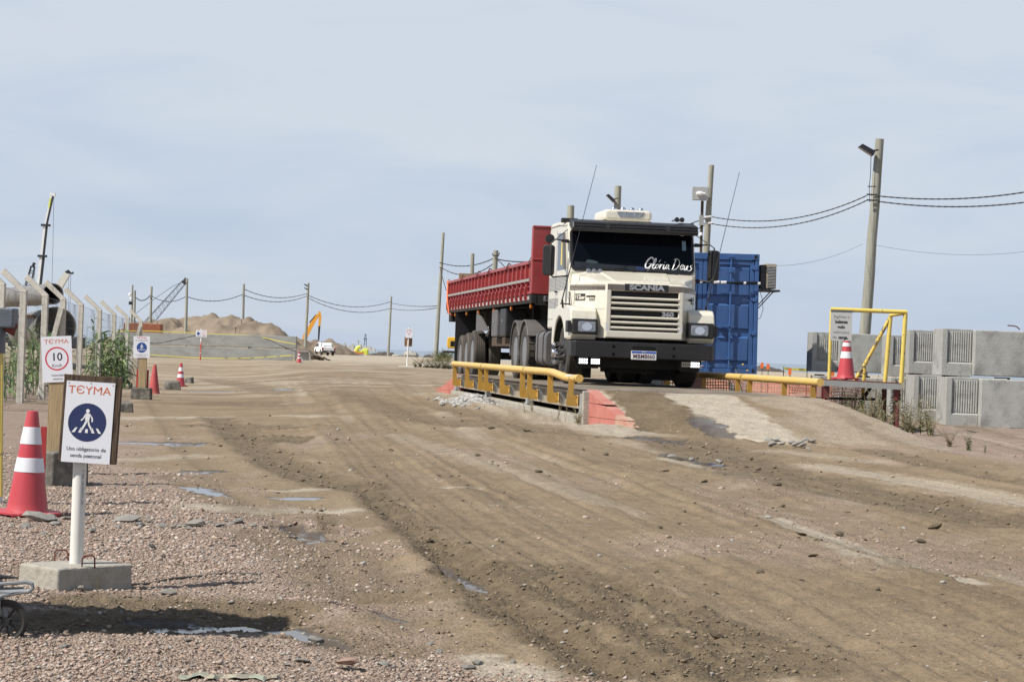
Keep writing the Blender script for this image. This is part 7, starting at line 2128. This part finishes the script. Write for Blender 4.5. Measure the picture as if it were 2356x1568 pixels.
for i, (a, b_, w0) in enumerate([((86, 690), (97.5, 589), .44), ((97.5, 589), (105.3, 518), .36), ((105.3, 518), (120, 451), .28)]):
    A_, B2 = Q(*a), Q(*b_)
    s_ = MB().prism([(A_.x - w0 / 2, A_.z), (A_.x + w0 * .1, A_.z), (B2.x + w0 * .1, B2.z), (B2.x - w0 / 2, B2.z)], -0.2, 0.2, xz).build('boom_section', m_cranewhite, c1_)
    MB().prism([(A_.x + w0 * .1, A_.z), (A_.x + w0 / 2, A_.z), (B2.x + w0 / 2, B2.z), (B2.x + w0 * .1, B2.z)], -0.2, 0.2, xz).build('painted_shade_side', m_craneblack, s_)  # right half coloured black to imitate the boom's shaded face
    if i: box_obj('collar', m_craneblack, c1_, A_.x - 0.4, A_.x + 0.4, -0.3, 0.3, A_.z - 0.1, A_.z + 0.1)
q_ = Q(121, 448); MB().box(q_.x - 0.25, q_.x + 0.25, -0.2, 0.2, q_.z - 0.15, q_.z + 0.15).box(q_.x + 0.25, q_.x + 0.4, -0.1, 0.1, q_.z, q_.z + 0.1).build('head', m_cranewhite, c1_)
q_ = Q(116, 467); MB().prism([(q_.x - 0.15, q_.z - 0.45), (q_.x, q_.z - 0.45), (q_.x + 0.1, q_.z + 0.45), (q_.x - 0.05, q_.z + 0.45)], -0.21, -0.2, xz).build('yellow_mark', m_lime, c1_)
MB().tube([Q(124, 452), Q(122, 560), Q(119, 680)], 0.02, 4).build('hoist_line', m_cable, c1_)
crane_body(c1_, m_cranewhite)
def lattice(c, Q, a, b_, w0, w1, n, mt, r=0.045):
    A_, B2 = Q(*a), Q(*b_)
    d = (B2 - A_); t = d.normalized(); nn = Vector((-t.z, 0, t.x)); yy = Vector((0, 1, 0))
    m_ = MB()
    co = []
    for k in range(n + 1):
        f_ = k / n; w_ = w0 + (w1 - w0) * f_
        p_ = A_ + d * f_
        co.append([p_ + nn * w_ / 2 + yy * w_ / 2, p_ + nn * w_ / 2 - yy * w_ / 2, p_ - nn * w_ / 2 - yy * w_ / 2, p_ - nn * w_ / 2 + yy * w_ / 2])
    for q in range(4):
        m_.tube([co[0][q], co[n][q]], r * 1.5, 4)
    for k in range(n):
        for q in range(4):
            q2 = (q + 1) % 4
            m_.tube([co[k][q], co[k + 1][q2]] if k % 2 else [co[k][q2], co[k + 1][q]], r * 0.7, 3)
    return m_.build('lattice_boom', mt, c)
c2_, Q = crane('small dark lattice crane tip left of the tall white boom', (64, 650), (79, 605), 190)
lattice(c2_, Q, (60, 680), (76, 612), 0.55, 0.32, 10, m_craneblack, 0.03)
MB().tube([Q(75, 614), Q(79, 604)], 0.13, 6).tube([Q(78, 606), Q(82, 607)], 0.06, 5).build('head', m_craneblack, c2_)
MB().tube([Q(80, 607), Q(79, 690)], 0.015, 4).tube([Q(72, 622), Q(52, 660)], 0.015, 4).build('hoist_line', m_cable, c2_)
crane_body(c2_, m_craneblue)
c3_, Q = crane('cream telescopic crane head with a dark pulley above the steel pipe', (124, 690), (156, 627), 150)
flatbar('boom', [Q(122, 690), Q(137, 658), Q(155, 629)], [0.55, 0.5, 0.42], 0.4, mat('crane_cream', (0.62, 0.61, 0.54), 0.5), c3_)
MB().tube([Q(151, 628), Q(157, 624), Q(164, 629), Q(169, 627)], [0.12, 0.13, 0.06, 0.09], 6).build('head', m_craneblack, c3_)
MB().tube([Q(163, 629), Q(161, 720)], 0.015, 4).tube([Q(158, 627), Q(158, 720)], 0.012, 4).tube([Q(150, 632), Q(128, 660)], 0.012, 4).build('hoist_line', m_cable, c3_)
crane_body(c3_, m_cranewhite)
c4_, Q = crane('long blue grey lattice crane boom leaning over the sand heap', (340, 745), (428, 642), 215)
lattice(c4_, Q, (336, 750), (424, 648), 0.8, 0.42, 22, m_craneblue, 0.022)
MB().tube([Q(421, 652), Q(430, 641)], 0.22, 6).tube([Q(427, 646), Q(431, 650)], 0.1, 5).build('head', m_craneblack, c4_)
MB().tube([Q(426, 645), Q(395, 660), Q(360, 684), Q(320, 715), Q(296, 735)], 0.035, 4).build('pendant_line', m_craneblue, c4_)
MB().tube([Q(429, 645), Q(429, 700)], 0.015, 4).build('hoist_line', m_cable, c4_)
crane_body(c4_, m_craneblue)

# big steel pipes behind the fence
def big_pipe(label, mouth, back, Ym, Yb, r):
    a = at(*mouth, Ym); b_ = at(*back, Yb)
    c = thing('steel_pipe', label, 'steel pipe', (a.x, a.y, a.z), 0, 'steel pipes behind the fence')
    v = b_ - a; t = v.normalized(); n_ = t.cross(Vector((0, 0, 1))).normalized(); u_ = n_.cross(t)
    fn = lambda x, y, h: tuple(n_ * x + u_ * y + t * h)
    l = v.length
    MB().lathe([(r, 0), (r, l), (r - 0.04, l), (r - 0.04, 0)], 40, fn, close=True).build('shell', m_steelpipe, c, smooth=40)
    for k in range(1, 5):
        MB().lathe([(r + 0.003, l * k / 5 - 0.03), (r + 0.02, l * k / 5), (r + 0.003, l * k / 5 + 0.03)], 40, fn).build('weld_seam', m_steelpipe, c, smooth=40)
    return c
big_pipe('dark mouthed steel pipe lying on top behind the bent fence posts', (122, 676), (-60, 690), 92, 108, 0.46)
big_pipe('wide steel pipe with its dark mouth low behind the fence mesh', (128, 752), (60, 764), 96, 112, 0.92)
rk = MB().box(-1.6, 1.6, -0.15, 0.15, 0, 0.16).build('pipe_cradle', m_oldwood, None)
q_ = at(60, 760, 97); rk.location = (q_.x - 1, 96.5, q_.z + 0.55)
tag(rk, 'timber cradle between the two steel pipes', 'timber')
box_obj('x', m_rust, None, 0, 1, 0, 1, 0, 1)
o = bpy.data.objects['x']; bpy.data.objects.remove(o)
sk = MB().box(-1.4, 1.4, -0.6, 0.6, 0.0, 0.8).build('rusty_skip', mat('skip_rust', (0.30, 0.10, 0.05), 0.8, var=0.3), None, bevel=0.03)
q_ = at(262, 762, 150); sk.location = (q_.x, 162, q_.z); sk.scale = (1, 1, 0.9)
tag(sk, 'rusty orange steel skip seen through the fence above the long wall', 'skip')

# orange float with a lime green arm at the water
lm = thing('lime_machine', 'small lime green machine arm beside an orange float at the shore', 'machine', (at(825, 815, 342).x, 342, gz(-24, 342)))
lo = Vector(lm.location); Q = lambda vx, vy: at(vx, vy, 342) - lo
MB().tube([Q(818, 808), Q(824, 799), Q(829, 797)], [0.3, 0.35, 0.25], 8).build('arm', m_lime, lm, smooth=True)
MB().tube([Q(820, 807), Q(830, 809), Q(838, 805)], 0.2, 8).build('arm', m_lime, lm, smooth=True)
MB().tube([Q(836, 804), Q(842, 807), Q(844, 816)], [0.4, 0.5, 0.4], 8).build('bucket', m_lime, lm, smooth=True)
of = MB().prism([(-1.3, 0.0), (1.3, 0.0), (1.15, 0.38), (-1.1, 0.38)], -0.5, 0.5, xz).build('orange_float', m_orangebright, None, bevel=0.05)
q_ = at(821, 812.5, 343.5); of.location = (q_.x, 343.5, q_.z - 0.05); of.scale = (0.95, 1, 1)
tag(of, 'flat orange float lying below the lime green machine', 'float')
mt_ = MB().tube([(0, 0, 0), (0, 0, 2.1)], 0.05, 6).tube([(0.1, 0, 1.25), (0.4, 0, 1.1), (0.7, 0, 1.25)], 0.07, 6).box(-0.1, 0.1, -0.1, 0.1, 2.0, 2.35).build('light_mast', m_greysteel, None)
q_ = at(822, 815, 343); mt_.location = (q_.x, 344.5, gz(q_.x, 343)); tag(mt_, 'thin mast with a small lamp above the orange float', 'mast')
# breakwater
bw = MB()
rows = []
r_ = np.random.default_rng(4)
Yb = 2300
xa, xb = at(735, 800, Yb).x, at(861, 803, Yb).x
heap('breakwater', 'long low stone breakwater across the water left of the shore pole', [(xa + (xb - xa) * k / 40, Yb, 2.6 + 1.8 * r_.random() - 2.5 * (k > 37), 0.35) for k in range(41)], xa - 20, xb + 12, Yb - 14, Yb + 14, m_stone, nseed=50, step=1.5, rough=2.0, cat='breakwater') if False else None
b_ = MB()
for k in range(60):
    x = xa + (xb - xa) * k / 59
    h = 3.0 + 1.2 * r_.random() - 2.2 * (k > 55) + (2.5 if k in (27, 36, 44) else 0)
    b_.hexa([(x - 1.6, Yb - 6, -2), (x + 1.6, Yb - 6, -2), (x + 1.6, Yb + 6, -2), (x - 1.6, Yb + 6, -2), (x - 1.0, Yb - 2, h), (x + 1.1, Yb - 2, h * .95), (x + 1.1, Yb + 2, h), (x - 1.0, Yb + 2, h)])
tag(b_.build('breakwater', m_stone, None), 'long low stone breakwater across the water left of the shore pole', 'breakwater')
lt = thing('beacon_tower', 'tiny lattice beacon tower at the end of the breakwater', 'tower', (at(840, 800, Yb).x, Yb, 0))
q0 = lt.location
b_ = MB()
for sx_ in (-1, 1): b_.tube([(sx_ * 1.6, 0, 0), (sx_ * 0.4, 0, 17)], 0.5, 4)
for k in range(5): b_.box(-1.6 + k * .2, 1.6 - k * .2, -0.3, 0.3, 3 + k * 3, 3.6 + k * 3)
b_.build('mast', m_craneblue, lt); box_obj('platform', m_craneblue, lt, -2, 2, -1, 1, 11, 12)
# yellow machine behind the trailer tail
ym = thing('yellow_machine', 'yellow machine with a dark base half hidden behind the trailer tail', 'machine', (at(1062, 815, 85).x, 85, gz(-2, 85)))
Q = lambda vx, vy: at(vx, vy, 85) - Vector(ym.location)
a, c = Q(1030, 775), Q(1095, 803)
MB().prism(rrect(a.x, c.x, c.z, a.z, 0.08, 3), -0.5, 0.5, xz).build('body', mat('machine_amber', (0.72, 0.42, 0.03), 0.5, var=0.08), ym, bevel=0.03)
a, c = Q(1021, 806), Q(1095, 814); box_obj('base', m_darkchassis, ym, a.x, c.x, -0.6, 0.6, c.z, a.z, 0.02)
for x in (0.2, 1.0): MB().lathe([(0.38, -0.2), (0.38, 0.2)], 18, lambda p, q, h, x=x: (x + p, h, 0.38 + q)).build('wheel', m_tyre, ym, smooth=40)

# ------------------------------------------------------------------ weeds, grass, shrubs
def weed_mesh(seed, h, stems, nl, ll, spread, wd=0.16):
    r_ = random.Random(seed)
    s_ = MB(); f_ = MB()
    for k in range(stems):
        a = r_.uniform(0, 6.28); lean = r_.uniform(0.05, spread)
        hh = h * r_.uniform(0.55, 1.0)
        p = lambda t: Vector((math.cos(a) * lean * t * (0.4 + 0.6 * t) * hh, math.sin(a) * lean * t * (0.4 + 0.6 * t) * hh, hh * t * (1 - 0.1 * lean * t)))
        s_.tube([p(0), p(0.5), p(1)], [0.006, 0.0045, 0.002], 4, cap=False)
        for j in range(nl):
            t = 0.08 + 0.92 * (j + r_.random()) / nl
            c = p(t); q = r_.uniform(0, 6.28); l = ll * r_.uniform(0.5, 1.2) * (1.1 - 0.6 * t)
            d = Vector((math.cos(q), math.sin(q), r_.uniform(-0.35, 0.6))).normalized()
            n_ = d.cross(Vector((r_.uniform(-.3, .3), r_.uniform(-.3, .3), 1))).normalized() * l * wd
            m_ = c + d * l * 0.5
            f_.add([c, m_ + n_, c + d * l - Vector((0, 0, l * 0.2)), m_ - n_], [(0, 1, 2, 3)])
    so = s_.build('stem', m_weeddry, None); fo_ = f_.build('foliage', m_weed, None)
    r = (so.data, fo_.data)
    bpy.data.objects.remove(so); bpy.data.objects.remove(fo_)
    return r
WM = [weed_mesh(1, 0.6, 9, 20, 0.10, 0.5), weed_mesh(2, 0.6, 7, 24, 0.085, 0.35), weed_mesh(3, 0.6, 12, 18, 0.08, 0.8), weed_mesh(4, 0.6, 5, 16, 0.10, 0.3), weed_mesh(5, 0.6, 4, 8, 0.07, 0.35)]
def weed(x, y, h, k, label, group=None, foliage=None, name='weed', z=None, wide=1.0):
    t = thing(name, label, 'weed' if name == 'weed' else name.replace('_', ' '), (x, y, gz(x, y) - 0.01 if z is None else z), rr.uniform(0, 6.28), group)
    for nm, me in zip(('stem', 'foliage'), WM[k]):
        o = bpy.data.objects.new(nm, me); COL.objects.link(o); o.parent = t
        o.scale = (h / 0.6 * wide, h / 0.6 * wide, h / 0.6)
        if nm == 'foliage':
            o['kind'] = 'stuff'
            if foliage:
                o.data = me.copy(); o.data.materials.clear(); o.data.materials.append(foliage)
    return t
WG = 'weeds round the red platform legs'
for vx, vy, Y, h, k in [(1935, 950, 33.5, .75, 0), (1947, 955, 32.6, .6, 2), (1962, 962, 33.2, .8, 1), (1975, 968, 32.3, .55, 2), (1990, 973, 32.8, .6, 0), (2003, 980, 32.0, .6, 2), (2018, 985, 33, .7, 1), (2030, 988, 32.2, .55, 0),
                        (2044, 992, 32.4, .5, 2), (2056, 996, 33.6, .9, 1), (2078, 1000, 32.6, .8, 3), (2088, 1004, 32.0, .6, 0), (2100, 1006, 31.8, .5, 2), (2117, 1008, 31.9, .62, 1), (2133, 1012, 31.6, .72, 3), (2142, 1014, 31.4, .4, 2), (2010, 960, 34.5, .9, 1), (1950, 945, 34.6, .85, 3)]:
    p_ = at(vx, vy, Y)
    z_ = max(gz(p_.x, Y), float(ramp_z(np.array(-((p_.x - WO.x) * WA.x + (Y - WO.y) * WA.y)), np.array((p_.x - WO.x) * WR.x + (Y - WO.y) * WR.y)))) if Y < 30.5 else gz(p_.x, Y)
    weed(p_.x, Y, h, k, 'grey green weed growing round the red legs of the steel platform', WG, z=z_)
for vx, vy, h, k, lab, fm_ in [(2185, 1026, .34, 2, 'dark dried weed on the gravel, first plant right of the weed belt', m_weeddry), (2228, 1037, .30, 0, 'small leafy green weed on the right gravel between the dried weed and the last sprig', m_leaf), (2266, 1041, .17, 3, 'smallest green sprig at the far right end of the weeds', m_leaf)]:
    g = gp(vx, vy); weed(g.x, g.y, h, k, lab, None, fm_, z=sz(g.x, g.y) - 0.01)
for vx, vy, h, k, lab in [(1207, 968, .25, 4, 'thin weed below the yellow rail, leftmost of four'), (1224, 964, .42, 4, 'tall thin weed below the rail, second from the left'), (1283, 977, .38, 4, 'upright weed on the sand below the rail bend'), (1329, 983, .32, 2, 'spreading dark weed beside the pale corner pillar')]:
    g = gp(vx, vy); weed(g.x, g.y, h, k, lab, 'weeds on the sand below the yellow rail', z=sz(g.x, g.y) + 0.06)
fl_ = thing('umbel_flower', 'tall white umbel flower by the bent end of the yellow rail', 'flower', tuple(wb(0.15, -0.30, 0.28)))
MB().tube([(0, 0, 0), (0.02, 0, 0.35), (0.03, 0, 0.68)], 0.004, 5).tube([(0.02, 0, 0.35), (0.09, 0, 0.55), (0.12, 0, 0.66)], 0.003, 5).build('stem', m_weeddry, fl_)
u_ = MB()
for k in range(14):
    q = k * 2.4; d_ = 0.013 * math.sqrt(k)
    u_.lathe([(0, -0.005), (0.016, 0), (0.012, 0.010), (0, 0.014)], 6, lambda x, y, h, q=q, d_=d_: (0.03 + d_ * math.cos(q) + x, d_ * math.sin(q) + y, 0.69 - d_ * 0.1 + h))
u_.build('bloom', m_white, fl_); MB().lathe([(0, -0.01), (0.016, 0), (0, 0.014)], 6, lambda x, y, h: (0.12 + x, y, 0.67 + h)).build('bud', m_weed, fl_)
for i in range(12):
    u = rr.uniform(-0.5, 5.5); v = rr.uniform(3.9, 5.2) if i % 3 else rr.uniform(3.55, 3.8)
    p_ = wb(u, v, 0); weed(p_.x, p_.y, rr.uniform(.28, .55), rr.randrange(4), 'low green weed between the right rail and the orange netting', 'weeds behind the right rail')
for i, (u, v) in enumerate(((5.2, 3.62), (6.6, 3.66))):
    p_ = wb(u, v, 0)
    t = weed(p_.x, p_.y, 1.0 - 0.2 * i, 4, ('taller' if i == 0 else 'shorter') + ' yellow flowered weed standing by the right front wheel of the truck')
    for k in range(6):
        MB().lathe([(0, -0.012), (0.022, 0.0), (0, 0.015)], 7, lambda x, y, h, k=k: (rr.gauss(0, 0.0) + 0.14 * math.cos(k * 2.1) + x, 0.12 * math.sin(k * 2.1) + y, 0.45 + 0.1 * k + h)).build('flower', m_flower, t)
# shrubs and tall grass round the pole at the trailer tail
gm = MB()
for k in range(260):
    a = rr.uniform(0, 6.28); l = rr.uniform(0.8, 1.7); sp_ = rr.uniform(0.2, 0.95)
    P_ = [Vector((math.cos(a) * sp_ * l * t * t + 0.1 * math.cos(a), math.sin(a) * sp_ * l * t * t + 0.1 * math.sin(a), l * (t - 0.42 * sp_ * t * t * t))) for t in (0, 0.35, 0.7, 1.0)]
    gm.add([P_[0] + Vector((-0.02, 0, 0)), P_[0] + Vector((0.02, 0, 0)), P_[1] + Vector((0.022, 0, 0)), P_[1] - Vector((0.022, 0, 0)), P_[2] + Vector((0.016, 0, 0)), P_[2] - Vector((0.016, 0, 0)), P_[3]],
           [(0, 1, 2, 3), (3, 2, 4, 5), (5, 4, 6)])
pg = thing('pampas_grass', 'drooping tuft of tall grass round the foot of the pole at the trailer tail', 'grass tuft', tuple(PO[7][1] + Vector((0.55, -0.4, -0.1))))
o = gm.build('blades', mat('grass_blade', (0.15, 0.18, 0.085), 0.7, var=0.35, scale=2), pg); o['kind'] = 'stuff'
for i, (vx, vy, Y, h) in enumerate([(955, 848, 126, .5), (968, 846, 128, .65), (982, 848, 125, .6), (995, 849, 124, .7), (1008, 851, 122, .75), (1022, 852, 121, .8), (1032, 853, 120, .7), (1015, 845, 130, .9), (990, 843, 134, .6), (1028, 846, 128, .9)]):
    p_ = at(vx, vy, Y)
    weed(p_.x, Y, h * 1.25, 2, 'low bushy green shrub at the foot of the pole by the trailer tail', 'shrubs by the pole at the trailer tail', mat('shrub_leaf', (0.17, 0.20, 0.095), 0.7, var=0.3) if i == 0 else bpy.data.materials['shrub_leaf'], name='shrub', wide=1.7)
for vx, vy, s_ in ((1020, 846, 1.1), (990, 847, .7)):
    o = bpy.data.objects.new('boulder', SM[3]); COL.objects.link(o)
    p_ = at(vx, vy, 127); o.location = (p_.x, 127, gz(p_.x, 127) + 0.1); o.scale = (s_ * .7, s_ * .5, s_ * .7)
    tag(o, ('larger' if s_ > 1 else 'smaller') + ' pale boulder among the shrubs by the trailer tail', 'boulder')
p_ = at(969, 846, 128)
g = gp(253, 1364)
sp_ = weed(-1.98, 10.42, 0.10, 4, 'thin grass sprig in front of the near concrete foot', None, m_leaf, z=sz(-1.98, 10.42))
for i in range(7):
    Y = rr.uniform(40, 70); x = fence_x(Y) + rr.uniform(-0.5, 0.25)
    weed(x, Y, rr.uniform(.2, .4), rr.randrange(4), 'small green weed at the foot of the fence posts', 'weeds at the foot of the fence', m_leaf)
